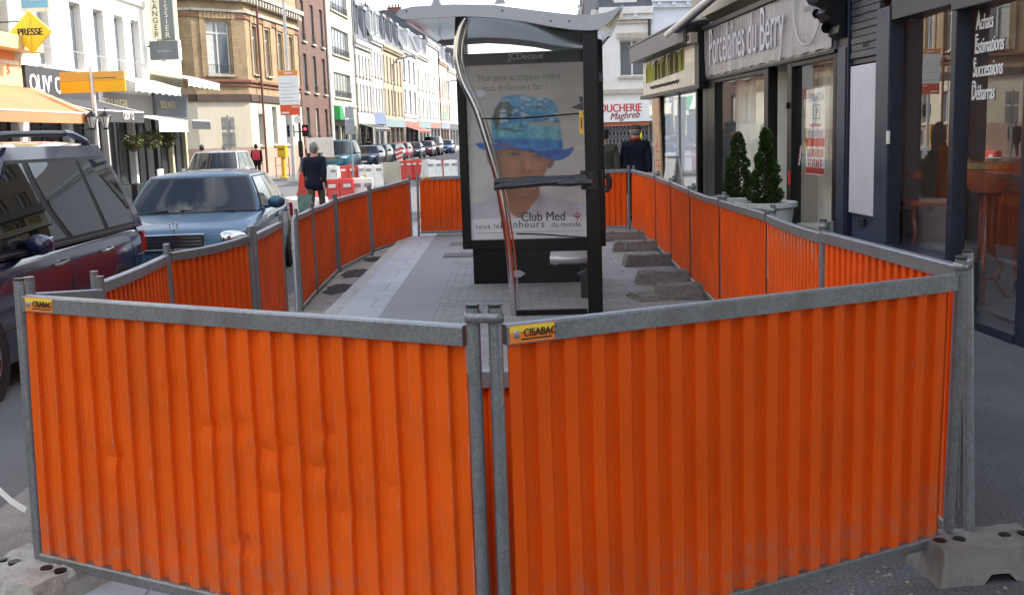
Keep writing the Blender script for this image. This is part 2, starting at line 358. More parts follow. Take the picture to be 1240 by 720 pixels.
# ------------------------------------------------------------------ barriers
STICK_O = mat('sticker_orange', (.80, .22, .02), .45, var=.05)
STICK_Y = mat('sticker_yellow', (.82, .62, .05), .4, var=.05)
INK = mat('black_ink', (.02, .015, .015), .6, var=.2)
REDINK = mat('red_ink', (.5, .02, .02), .5, var=.1)
PITCHW = .102
def barrier(label, b0, b1, t0, t1, group, m=ORANGE, sticker=None, near=False, dents=(), post0=(0, 0, 0), post1=(0, 0, 0), zfoot=(.0, .0), couple=False, sag=0., flip=1, brace=None, pd=-.006):
    """b0,b1: bottom corners, t0,t1: top corners (world), seen face on the local -y side"""
    b0, b1, t0, t1 = map(Vector, (b0, b1, t0, t1)); base = b0.copy()
    root = empty('barrier_panel', base, 0, label, 'barrier', group)
    ex = (b1 - b0); Lx = ex.length; ex.normalize(); nrm = Vector((ex.y, -ex.x, 0)).normalized() * flip   # towards the viewer
    def Pt(u, h, d=0.): # u in metres along, h 0..1, d towards the viewer
        f = u / Lx; a = b0.lerp(b1, f); c = t0.lerp(t1, f); p = a.lerp(c, h) + nrm * d
        p.z -= sag * math.sin(math.pi * min(1, max(0, f))) * h
        return p - base
    Hh = ((t0 - b0).length + (t1 - b1).length) / 2
    rail, rb = .062 / Hh, .042 / Hh
    # corrugated sheet
    us = []; u = .012; k = 0
    while u < Lx - .02:
        for du, d in ((0, -.003), (.003, 0), (.0065, 0), (.0395, 0), (.043, 0), (.0465, -.003), (.0515, -.021), (.055, -.024), (.0585, -.024), (.0925, -.024), (.096, -.024), (.0985, -.021)):
            if u + du < Lx - .012: us.append((u + du, d))
        u += PITCHW; k += 1
    us.append((Lx - .012, us[-1][1]))
    nv = 36 if dents else 8
    g = MB(); cols = []
    for (uu, d) in us:
        c = []
        for j in range(nv + 1):
            h = rb * .5 + (1 - rail * .4 - rb * .5) * j / nv; dd = d
            dd += .003 * math.sin(uu * 7.1 + 3 * h) * math.sin(3 * h + uu * 2)
            for (du_, dh, rad, dep) in dents:
                q = ((uu - du_) / rad) ** 2 + ((h - dh) * 1.2 / (rad * .55)) ** 2
                if q < 4: dd -= dep * math.exp(-q)
            c.append(g.b.verts.new(Pt(uu, h, dd)))
        cols.append(c)
    for A, B in zip(cols, cols[1:]):
        for j in range(nv): g.b.faces.new((A[j], B[j], B[j + 1], A[j + 1]))
    pan = g.build('panel', m, root, smooth=bool(dents), normals=False, angle=16)
    so = pan.modifiers.new('thick', 'SOLIDIFY'); so.thickness = .0016; so.offset = 0
    def hx(u0, u1, h0, h1, d0, d1):
        return [Pt(u0, h0, d1), Pt(u1, h0, d1), Pt(u1, h0, d0), Pt(u0, h0, d0), Pt(u0, h1, d1), Pt(u1, h1, d1), Pt(u1, h1, d0), Pt(u0, h1, d0)]
    def rail_mesh(name, h0, h1, d0, d1):
        g = MB(); ns = 8
        for i in range(ns): pass
        prev = None
        for i in range(ns + 1):
            u = Lx * i / ns
            u = min(max(u, .004), Lx - .004)
            q = [g.b.verts.new(Pt(u, h, d)) for h, d in ((h0, d1), (h1 - .006, d1), (h1, d1 - .006), (h1, d0 + .006), (h1 - .006, d0), (h0, d0))]
            if prev:
                for a in range(6): g.b.faces.new((prev[a], q[a], q[(a + 1) % 6], prev[(a + 1) % 6]))
            else: g.b.faces.new(q)
            prev = q
        g.b.faces.new(prev[::-1]); return g.build(name, GALV, root, smooth=True, angle=25)
    rail_mesh('top_rail', 1 - rail, 1, -.032, .012)
    rail_mesh('bottom_rail', 0, rb, -.03, .010)
    for i, (uu, off, zf) in enumerate(((-.026, post0, zfoot[0]), (Lx + .026, post1, zfoot[1]))):
        g = MB(); a = Pt(uu, 0, pd); c = Pt(uu, 1, pd); ax = (c - a).normalized()
        foot = a + Vector(off); foot.z = zf - base.z; top = c + ax * .055
        n = 18 if near else 10
        g.tube([foot, foot.lerp(top, .5), top], .0215, n); p = g.build('post', GALV, root, smooth=True)
        g = MB(); g.tube([top + ax * .001, top + ax * .007], .0195, n); g.tube([top + ax * .0075, top + ax * .011], .0225, n); g.build('cap', DARKM if near else GALV, p, smooth=True)
        g = MB(); g.hexa(hx(uu - .006 if i else uu, uu if i else uu + .006, .12, .88, -.02, -.008)); g.build('weld_strip', GALV, p)
    if couple:
        g = MB(); c = Pt(Lx + .026, 1, pd); 
        up = Vector((0, 0, 1)); z0 = c.z + .012
        d = Vector(couple) - base; d.z = c.z
        A = Vector((c.x, c.y, 0)); B = Vector((d.x, d.y, 0)); e = (B - A).normalized(); f = Vector((-e.y, e.x, 0)); r = .026
        loop = []
        for k in range(13): a = math.pi / 2 + math.pi * k / 12; loop.append(A + (e * math.cos(a) + f * math.sin(a)) * r)
        for k in range(13): a = -math.pi / 2 + math.pi * k / 12; loop.append(B + (e * math.cos(a) + f * math.sin(a)) * r)
        n = len(loop)
        o_ = [g.b.verts.new((p.x, p.y, z0)) for p in loop]; u_ = [g.b.verts.new((p.x, p.y, z0 + .03)) for p in loop]
        for k in range(n): g.b.faces.new((o_[k], o_[(k + 1) % n], u_[(k + 1) % n], u_[k]))
        ob = g.build('coupling_strap', GALV, root, smooth=True); so = ob.modifiers.new('thick', 'SOLIDIFY'); so.thickness = .004
    if brace:
        g = MB(); q = [Vector(p) - base for p in brace]; g.tube(q, .019, 10); g.build('brace', GALV, root, smooth=True)
    if sticker:
        u0, full = sticker; w_, h0, h1 = .16, 1 - rail * .94, 1 - rail * .07
        g = MB(); g.hexa(hx(u0, u0 + w_, h0, h1, .0122, .0138)); s = g.build('sticker', STICK_O, root)
        g = MB(); g.hexa(hx(u0 + .001, u0 + w_ - .001, h0 + (h1 - h0) * .62, h1 - .002, .0139, .0146)); g.build('yellow_band', STICK_Y, s)
        q = Pt(u0 + .048, h0 + (h1 - h0) * .34, .0165); dirv = (Pt(u0 + .1, .9, 0) - Pt(u0, .9, 0)).normalized()
        rot = Matrix((dirv, Vector((0, 0, 1)).cross(dirv) * 1, Vector((0, 0, 1)))).transposed()
        rr = (rot.to_4x4() @ Matrix.Rotation(math.pi / 2, 4, 'X')).to_euler()
        text('CISABAC', .034, INK, s, q, rr, sx=.82, ext=.0006, bold=.0008)
        g = MB(); g.hexa(hx(u0 + .04, u0 + .15, h0 + (h1 - h0) * .14, h0 + (h1 - h0) * .22, .0139, .0146)); g.build('small_print', INK, s)
        q = Pt(u0 + .022, h0 + (h1 - h0) * .5, .0145)
        g = MB(); g.ball(q, .012, .004, .014, 10, 6); g.build('emblem', GREYM, s, smooth=True)
    return root
GF = 'orange barriers facing the camera'; GL = 'orange barriers along the road side'; GR = 'orange barriers along the shop side'; GB = 'orange barriers across the far end'
random.seed(3)
dents = [(.42 + .0 * k, .0, .1, 0) for k in range(0)]
dents = [(.45, .45, .06, .016), (.95, .6, .055, .012), (1.12, .62, .06, .014), (1.22, .55, .06, .016), (1.33, .57, .05, .012), (1.45, .52, .06, .015), (1.1, .22, .055, .018),
         (1.25, .42, .06, .012), (1.5, .64, .05, .012), (1.62, .7, .05, .01), (.8, .72, .05, .008), (1.55, .4, .07, .012), (.3, .7, .05, .006), (1.75, .5, .05, .008)]
barrier('badly dented and scratched orange barrier panel standing on the pale cracked foot', (-1.965, 4.16, .10), (-.146, 3.18, .10), (-1.945, 4.20, 1.20), (-.146, 3.19, 1.20), GF, ORANGE_WORN,
        sticker=(.03, 1), near=True, dents=dents, post0=(0.01, 0, 0), zfoot=(.12, .02), couple=(-.052, 3.165, 1.2))
barrier('large undented orange barrier panel with deep ribs standing on the dark concrete foot', (-.028, 3.17, .10), (1.70, 4.06, .10), (-.028, 3.18, 1.20), (1.665, 3.94, 1.20), GF, ORANGE,
        sticker=(.012, 1), near=True, dents=[(.8, .4, .5, .002), (.4, .6, .3, .003), (1.3, .3, .3, .003)], zfoot=(.02, .15), couple=(1.735, 4.03, 1.2))
# road side, running away from the camera
LB = [((-2.00, 4.42), (-2.12, 5.45), 1.18, 1.05, .02, 'short orange barrier panel sloping down behind the dented front one'),
      ((-2.20, 5.62), (-2.36, 7.28), 1.06, 1.03, -.05, 'orange barrier panel beside the door of the dark minivan'),
      ((-2.38, 7.42), (-2.14, 8.72), 1.03, 1.02, -.06, 'orange barrier panel just before the bonnet of the dark blue saloon'),
      ((-2.12, 8.86), (-2.26, 10.55), 1.02, .99, -.06, 'orange barrier panel beside the right headlight of the blue saloon, ending at the leaning pole'),
      ((-2.34, 11.75), (-2.40, 12.95), .97, .96, -.08, 'orange barrier panel just beyond the leaning pole'),
      ((-2.40, 13.05), (-2.46, 15.0), .96, .95, -.08, 'long orange barrier panel above the dark trench hollows'),
      ((-2.44, 15.15), (-2.24, 17.1), .95, .96, -.07, 'orange barrier panel second from the far left corner'),
      ((-2.22, 17.25), (-1.78, 19.2), .97, 1.04, -.05, 'orange barrier panel ending at the far left corner')]
for k, (p, q, z0, z1, zb, lab) in enumerate(LB):
    tl = .06 if k == 3 else 0
    barrier(lab, (p[0], p[1], zb), (q[0], q[1], zb), (p[0], p[1], z0), (q[0], q[1], z1), GL, ORANGE, zfoot=(zb - .03, zb - .03), sag=.008 * (k % 3), flip=1,
            brace=((-2.20, 10.75, -.1), (-2.33, 11.45, .93), (-2.33, 11.6, .97)) if k == 4 else None)
# far end
barrier('orange barrier panel across the far end, left of the advert', (-1.62, 19.22, .04), (.3, 19.35, .04), (-1.60, 19.22, 1.06), (.3, 19.35, 1.07), GB, ORANGE, sticker=(.05, 0))
barrier('orange barrier panel across the far end, seen right of the shelter post', (.42, 19.3, .04), (2.12, 19.05, .04), (.42, 19.3, 1.09), (2.12, 19.05, 1.09), GB, ORANGE)
# shop side (the lit inside faces the road)
RB = [((1.775, 4.16), (1.80, 6.12), 1.20, 1.16, .08, 'orange barrier panel in front of the lettered antiques window, on the shop side'),
      ((1.83, 6.24), (1.92, 7.92), 1.14, 1.12, .07, 'orange barrier panel on the shop side before the white boarded door'),
      ((1.94, 8.05), (1.97, 9.95), 1.12, 1.10, .06, 'orange barrier panel on the shop side below the tall conifer'),
      ((1.985, 10.1), (2.03, 11.95), 1.10, 1.09, .06, 'orange barrier panel on the shop side between third and fifth from the front'),
      ((2.045, 12.1), (2.10, 13.8), 1.09, 1.10, .05, 'orange barrier panel on the shop side behind the middle concrete foot'),
      ((2.11, 13.95), (2.17, 15.75), 1.10, 1.10, .05, 'orange barrier panel on the shop side, second from the far right corner'),
      ((2.175, 15.9), (2.17, 18.85), 1.10, 1.09, .05, 'orange barrier panel on the shop side touching the far right corner')]
for k, (p, q, z0, z1, zb, lab) in enumerate(RB):
    barrier(lab, (p[0], p[1], zb), (q[0], q[1], zb), (p[0], p[1], z0), (q[0], q[1], z1), GR, ORANGE_WORN if k == 1 else ORANGE, zfoot=(.0, .0), sag=.01 * (k % 2), flip=-1, near=k == 0, pd=-.012 if k == 0 else -.045,
            post0=(.03, -.04, 0) if k == 0 else (0, 0, 0), couple=(RB[k + 1][0][0], RB[k + 1][0][1] - .03, 1) if k < 6 else False)

barrier('low orange barrier panel leaning in the gap between the dented and undented panels', (-.62, 3.62, .02), (.62, 3.56, .02), (-.62, 3.80, .93), (.62, 3.74, .93), GF, ORANGE, zfoot=(0, 0))
# bare galvanised barrier end at the far left
r = empty('crowd_barrier', (-2.35, 4.75, -.1), R(166), 'bare galvanised crowd barrier end left of the orange panels', 'barrier')
g = MB(); g.tube([(.9, 0, 0), (.9, 0, 1.2), (.86, 0, 1.24), (.10, 0, 1.27), (.02, 0, 1.25), (.02, 0, 1.2), (.1, 0, 1.18), (2.0, 0, 1.18), (2.1, 0, 1.1), (2.1, 0, 0)], .022, 12); g.build('frame', GALV, r, smooth=True)
g = MB(); g.box(.02, 2.0, -.012, .012, 1.185, 1.25); g.build('rail', GALV, r)
g = MB(); [g.tube([(x, 0, .2), (x, 0, 1.2)], .008, 6) for x in [.9 + .11 * k for k in range(10)]]; g.build('bars', GALV, r, smooth=True)
g = MB(); 
st = [(-2.72, 4.62, .78), (-2.55, 4.5, .66), (-2.38, 4.40, .52), (-2.22, 4.30, .40), (-2.10, 4.23, .33), (-2.03, 4.2, .30)]
for a, c in zip(st, st[1:]):
    g.hexa([(a[0], a[1], a[2]), (c[0], c[1], c[2]), (c[0], c[1] + .004, c[2]), (a[0], a[1] + .004, a[2]), (a[0] + .012, a[1], a[2] + .02), (c[0] + .012, c[1], c[2] + .02), (c[0] + .012, c[1] + .004, c[2] + .02), (a[0] + .012, a[1] + .004, a[2] + .02)])
tag(g.build('plastic_strap', WHITEPL), 'white plastic strap hanging from the front left barrier post', 'strap')

# ------------------------------------------------------------------ concrete feet
DCONC = grime_wall('weathered_concrete', (.185, .175, .16), (.05, .045, .04), .75, 4, .95, .7)
random.seed(11)
def foot(label, x, y, z, rz, lx=.62, ly=.26, h=.14, group='concrete feet along the shop side barriers', rough=.012, m=CONC, notched=True):
    b = bmesh.new(); 
    nx, ny, nz = 14, 8, 5
    def f(i, j, k):
        a, c, e = i / nx, j / ny, k / nz; t = 1 - .13 * e
        px, py, pz = (a - .5) * lx * t, (c - .5) * ly * (1 - .2 * e), h * e
        return Vector((px, py, pz)) + Vector((random.uniform(-1, 1), random.uniform(-1, 1), random.uniform(-1, 1))) * rough * (.6 if 0 < e < 1 else .5)
    vs = {}
    for i in range(nx + 1):
        for j in range(ny + 1):
            for k in range(nz + 1):
                if i in (0, nx) or j in (0, ny) or k in (0, nz):
                    p = f(i, j, k); notch = notched and .36 < i / nx < .64 and k <= 1
                    if notch: p.z += h * (.28 - .12 * k)
                    vs[i, j, k] = b.verts.new(p)
    def q(*ks):
        try: b.faces.new([vs[k] for k in ks])
        except Exception: pass
    for i in range(nx):
        for j in range(ny):
            q((i, j, nz), (i + 1, j, nz), (i + 1, j + 1, nz), (i, j + 1, nz)); q((i, j, 0), (i, j + 1, 0), (i + 1, j + 1, 0), (i + 1, j, 0))
        for k in range(nz):
            q((i, 0, k), (i + 1, 0, k), (i + 1, 0, k + 1), (i, 0, k + 1)); q((i, ny, k), (i, ny, k + 1), (i + 1, ny, k + 1), (i + 1, ny, k))
    for j in range(ny):
        for k in range(nz):
            q((0, j, k), (0, j, k + 1), (0, j + 1, k + 1), (0, j + 1, k)); q((nx, j, k), (nx, j + 1, k), (nx, j + 1, k + 1), (nx, j, k + 1))
    mbx = MB(); mbx.b.free(); mbx.b = b
    o = mbx.build('concrete_foot', m, smooth=True, loc=(x, y, z), rot=(0, 0, rz), angle=18)
    for sx in (-.22, -.12, .12, .22):
        g = MB(); g.lathe([(.024, h - .012), (.024, h + .004)], (sx * lx / .62, 0, 0), 12); g.build('socket_hole', BLACK, o)
    return tag(o, label, 'concrete foot', group)
foot('pale cracked concrete foot under the dented barrier panel', -1.98, 4.10, 0, R(-24), .46, .42, .115, 'concrete feet under the front corners', .016, grime_wall('pale_concrete', (.42, .41, .38), (.12, .1, .09), .7, 5, .95, .7))
foot('dark arched concrete foot holding two leaning barrier posts', 1.83, 4.02, 0, R(8), .50, .27, .135, 'concrete feet under the front corners', .008, grime_wall('dark_concrete', (.20, .195, .18), (.06, .055, .05), .7, 4, .95, .6))
tag(foot('', -2.28, 3.72, -.02, R(30), .34, .2, .07, 'concrete feet under the front corners', .02, mat('broken_slab', (.40, .35, .28), .95, var=.25, scale=12, bmp=.6)), 'broken beige slab fragment on the ground at bottom left', 'rubble')
for k, (y, lab) in enumerate(((11.15, 'concrete foot with a thin flat slab beside it, below the shop side barriers'), (12.3, 'concrete foot second nearest in the row along the shop side'), (14.0, 'concrete foot third in the row along the shop side'),
                              (15.75, 'concrete foot fourth in the row, smaller and near the far corner'), (17.3, 'concrete foot farthest of the row, by the far right corner'))):
    foot(lab, (1.83, 1.8, 1.84, 1.86, 1.82)[k], y, .004, R((4, -3, 5, -2, 3)[k]), (.64, .72, .74, .7, .8)[k], .3, .145, rough=.014, m=DCONC, notched=False)
tag(foot('', 1.52, 11.2, .004, R(14), .5, .46, .05, 'concrete feet along the shop side barriers', .014, DCONC, False), 'thin flat concrete slab left of the nearest concrete foot', 'concrete slab')

# grit and small rubble on the ground
GRIT = mat('grit', (.24, .22, .19), .95, var=.4, scale=30); rnd = random.Random(77); g = MB()
for k in range(900):
    zone = rnd.random()
    if zone < .35: x, y, z = rnd.uniform(.4, 3.2), rnd.uniform(2.0, 4.3), .002
    elif zone < .6: x, y, z = rnd.uniform(-2.7, -2.0), rnd.uniform(4, 20), -.098
    elif zone < .85: x, y, z = rnd.gauss(1.75, .35), rnd.uniform(9, 19), .006
    else: x, y, z = rnd.uniform(-1.2, 1.6), rnd.uniform(17, 19.2), .008
    if x > 3.2 or (zone > .6 and x > 2.1): continue
    s = rnd.uniform(.004, .016); q = [(rnd.uniform(.6, 1.2) * s * math.cos(a), rnd.uniform(.6, 1.2) * s * math.sin(a)) for a in (0, 1.3, 2.5, 3.8, 5.1)]
    v = [g.b.verts.new((x + a, y + b_, z)) for a, b_ in q]; t_ = g.b.verts.new((x, y, z + s * .8))
    for i in range(5): g.b.faces.new((v[i], v[(i + 1) % 5], t_))
tag(g.build('gravel', GRIT), kind='stuff')

# ------------------------------------------------------------------ bus shelter
SH = empty('bus_shelter', (0, 10.3, 0), R(-3.5), 'glass bus shelter with curved grey roof, black post and bent steel pole', 'bus shelter')
ROOFM = mat('roof_fascia_paint', (.36, .37, .39), .35, .3, var=.06, coat=.3, dirt=.1)
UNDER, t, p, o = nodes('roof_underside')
uc = mixc(t, ramp(t, noise(t, 1.3, 4, .5, stretch=(2.2, .35, 1)), .52, .6), (.34, .52, .64), (.50, .42, .44))  # bluish and reddish streaks: reflections under the roof painted into the colour
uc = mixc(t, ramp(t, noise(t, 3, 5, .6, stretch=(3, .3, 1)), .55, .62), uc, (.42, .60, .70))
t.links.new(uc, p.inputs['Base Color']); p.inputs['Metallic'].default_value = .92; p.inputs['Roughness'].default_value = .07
top = [(-1.0, 2.915), (-.97, 2.955), (-.84, 2.98), (-.45, 2.985), (-.07, 2.965), (.32, 2.90), (.55, 2.865), (.71, 2.845), (.86, 2.84), (.98, 2.86), (1.06, 2.89), (1.13, 2.925)]
bot = [(-1.0, 2.905), (-.95, 2.87), (-.85, 2.865), (-.38, 2.875), (-.1, 2.85), (.2, 2.805), (.47, 2.745), (.65, 2.715), (.80, 2.70), (.90, 2.705), (1.0, 2.77), (1.12, 2.915)]
def roof_prism(top, bot, y0, y1):
    g = MB(); n = len(top)
    rows = [[g.b.verts.new((x, y, z)) for x, z in pr] for y in (y0, y1) for pr in (top, bot)]
    T0, B0, T1, B1 = rows
    for i in range(n - 1):
        g.b.faces.new((B0[i], B0[i + 1], T0[i + 1], T0[i])); g.b.faces.new((T1[i], T1[i + 1], B1[i + 1], B1[i]))
        g.b.faces.new((T0[i], T0[i + 1], T1[i + 1], T1[i])); g.b.faces.new((B1[i], B1[i + 1], B0[i + 1], B0[i]))
    g.b.faces.new((B0[0], T0[0], T1[0], B1[0])); g.b.faces.new((T0[-1], B0[-1], B1[-1], T1[-1])); return g
fas = roof_prism(top, bot, -.06, 0).build('roof_fascia', ROOFM, SH, smooth=True, angle=30)
roof_prism([(x, z - .02) for x, z in top], [(x, z + (.035 if 0 < i < 11 else .004)) for i, (x, z) in enumerate(bot)], .001, 3.0).build('roof', UNDER, SH, smooth=True, angle=30)
roof_prism(top, bot, 3.001, 3.06).build('roof_fascia', ROOFM, SH, smooth=True, angle=30)
for x in (-.62, -.02):
    g = MB(); g.prism([(x - .055, 2.975), (x - .03, 3.02), (x - .02, 3.25), (x + .02, 3.25), (x + .03, 3.02), (x + .055, 2.975)], -.045, -.012); g.build('roof_fin', ROOFM, fas)
g = MB()
for x, z in ((-.9, 2.94), (.45, 2.8), (.62, 2.79), (.0, 2.91)): g.lathe([(.009, -.066), (.009, -.0602)], (x, 0, z), 10, 'y')
g.build('rivets', DARKM, fas)
g = MB(); g.box(.742, .886, .0, .15, 0, 2.712, .012); post = g.build('post', BLACK, SH)
g = MB(); g.box(.70, .734, .04, .10, 2.05, 2.10); g.prism([(.62, 2.0), (.735, 1.97), (.735, 2.05)], .04, .10); g.prism([(.64, .40), (.735, .37), (.735, .45)], .04, .10); g.box(.887, .93, .04, .1, 2.24, 2.31); g.build('bracket', DARKM, post)
pp = [(-.36, 2.865), (-.405, 2.78), (-.44, 2.66), (-.455, 2.52), (-.44, 2.40), (-.40, 2.26), (-.29, 2.02), (-.19, 1.68), (-.11, 1.36), (-.06, 1.02), (-.02, .68), (.0, .35), (.012, .0)]
# smooth the pole with Catmull-Rom
def crom(P, n=6):
    P = [Vector(p) for p in P]; out = []
    for i in range(len(P) - 1):
        a, b_, c, d = P[max(i - 1, 0)], P[i], P[i + 1], P[min(i + 2, len(P) - 1)]
        for k in range(n):
            t = k / n; out.append(.5 * ((2 * b_) + (c - a) * t + (2 * a - 5 * b_ + 4 * c - d) * t * t + (3 * b_ - a - 3 * c + d) * t ** 3))
    out.append(P[-1]); return out
pole = crom([(x, .05, z) for x, z in pp])
g = MB(); g.tube(pole, .034, 16); g.build('curved_pole', CHROME, SH, smooth=True)
g = MB(); g.tube([(p.x + .052, p.y - .0, p.z) for p in pole[2:]], .010, 8); g.build('glass_channel', CHROME, SH, smooth=True)
g = MB(); gp = [(p.x + .055, p.z) for p in pole if p.z < 2.83 and p.z > .04][::-1]
pane = gp + [(gp[-1][0], 2.80)] * 0 + [(.2, 2.785), (.5, 2.715), (.728, 2.695), (.728, gp[0][1])]
g.prism(pane, .045, .053); g.build('glass_panel', SHELTERGLASS, SH)
g = MB(); g.box(.03, .734, .03, .085, .0, .055); g.build('base_strip', BLACK, SH)
# black plastic wrapped rail
rail = [(-.135, .02, 1.29), (.05, .0, 1.305), (.35, -.01, 1.315), (.65, -.01, 1.32), (.80, -.005, 1.31)]
g = MB()
for k in range(4):
    ph = k * 1.6; g.tube(crom([(x, y + .02 * math.sin(ph + i), z + .028 * math.cos(ph + i * .5) - .03 * (k == 3) * (4 - i) / 4) for i, (x, y, z) in enumerate(rail)], 5), [.030 + .006 * math.sin(i * .9 + ph) for i in range(21)], 10)
FILM = mat('black_film', (.02, .021, .026), .18, var=.4, scale=14, bmp=.5, bscale=22)
wr = g.build('wrapped_rail', FILM, SH, smooth=True)
g = MB(); g.tube([(.80, .07, 1.22), (.80, .07, 1.40)], [.105, .108], 16); g.tube([(.93, .04, 1.20), (.965, .03, 1.24), (.97, .02, 1.31), (.94, .02, 1.36)], .03, 8); g.build('film_knot', FILM, wr, smooth=True)
for nm, pts in (('wire', [(-.25, .05, 1.925), (.1, .01, 1.915), (.45, .02, 1.93), (.74, .05, 1.945)]), ('wire', [(.06, .05, .81), (.3, .03, .80), (.55, .03, .775), (.74, .05, .755)])):
    g = MB(); g.tube(crom(pts, 5), .0075, 6); g.build(nm, BLACK, SH, smooth=True)
g = MB(); g.box(.695, .733, .022, .028, 1.75, 1.965); yl = g.build('yellow_sticker', YELLOW, SH)
g = MB(); g.box(.708, .72, .0215, .0219, 1.80, 1.9); g.build('printed_mark', INK, yl)
for x, z, s in ((-.205, 2.16, 1), (.105, .42, 1)):
    g = MB(); g.prism([(x - .08, z + .03), (x - .02, z + .035), (x + .03, z), (x - .02, z - .035), (x - .08, z - .03)], .03, .044); g.lathe([(.008, .026), (.008, .0302)], (x - .01, 0, z), 10, 'y'); g.build('glass_clamp', GREYM, SH)
# perforated bench seat
SEATM, t, p, o = nodes('perforated_seat')
v = N(t, 'TexVoronoi', Scale=42, Randomness=0.); t.links.new(N(t, 'TexCoord').outputs['Object'], v.inputs['Vector'])
t.links.new(ramp(t, v.outputs['Distance'], .28, .34, (.05, .05, .05), (.52, .53, .54)), p.inputs['Base Color']); p.inputs['Metallic'].default_value = .5; p.inputs['Roughness'].default_value = .4
g = MB(); sec = [(-.29, .40), (-.32, .435), (-.31, .475), (-.27, .49), (0, .485), (.16, .49), (.19, .475), (.2, .44)]
sv = [[g.b.verts.new((x, 1.15 + y, z)) for y, z in sec] for x in (.36, .84)]
for i in range(len(sec) - 1): g.b.faces.new((sv[0][i], sv[1][i], sv[1][i + 1], sv[0][i + 1]))
st = g.build('seat', SEATM, SH, smooth=True); m_ = st.modifiers.new('thick', 'SOLIDIFY'); m_.thickness = .012
g = MB()
for x in (.42, .78): g.lathe([(.035, .84), (.035, .9)], (x, 0, .43), 12, 'y')
g.build('seat_end', GREYM, st, smooth=True)
g = MB(); g.box(.68, .76, 1.08, 1.22, 0, .40); g.box(.45, .75, 1.12, 1.18, .36, .42); g.build('seat_support', DARKM, SH)

# ------------------------------------------------------------------ advertising panel
AD = empty('advertising_panel', (.265, 12.62, 0), R(-5.5), 'free standing black advertising panel with a boy in a blue hat', 'advertising panel')
g = MB(); g.box(-.72, .80, .0, .30, 0, .44, .01); g.build('plinth', BLACK, AD)
g = MB()
X0, X1, Z0, Z1 = -.73, .725, .535, 2.57
g.box(-.83, X0, -.06, .34, .43, 2.90, .012); g.box(X1, .87, -.06, .34, .43, 2.90, .012); g.box(X0 + .001, X1 - .001, -.06, .34, .431, Z0); g.box(X0 + .001, X1 - .001, -.06, .34, Z1, 2.70, 0)
g.box(X0 + .001, X1 - .001, .0, .30, Z0, Z1)
g.build('frame', BLACK, AD)
text('JCDecaux', .10, mat('faded_white_print', (.45, .46, .47), .5), AD, (-.01, -.0615, 2.62), align='CENTER', ext=.0008)
PAPER, t, p, o = nodes('poster_paper')
pz = N(t, 'SeparateXYZ'); t.links.new(N(t, 'TexCoord').outputs['Object'], pz.inputs[0])
c = mixc(t, ramp(t, noise(t, 2.2, 7, .6, stretch=(.6, 1, 2)), .3, .7), (.66, .645, .63), (.80, .78, .76))
t.links.new(c, p.inputs['Base Color']); p.inputs['Roughness'].default_value = .3
def PP(px, py): return (X0 + (px - 562) / 150 * (X1 - X0), Z0 + (292 - py) / 212 * (Z1 - Z0))
g = MB(); g.box(X0 + .002, X1 - .002, -.012, -.001, Z0 + .002, Z1 - .002); poster = g.build('poster', PAPER, AD)
LAY = [0]
def flat(name, pts, m, parent=None, smooth=True):
    LAY[0] += 1; y = -.0155 - .0009 * LAY[0]; q = [PP(*p) for p in pts]
    g = MB(); g.prism(q, y, y + .0007); return g.build(name, m, parent or poster)
pm = lambda n, c, v=.1, s=4.: mat('poster_' + n, c, .35, var=v, scale=s)
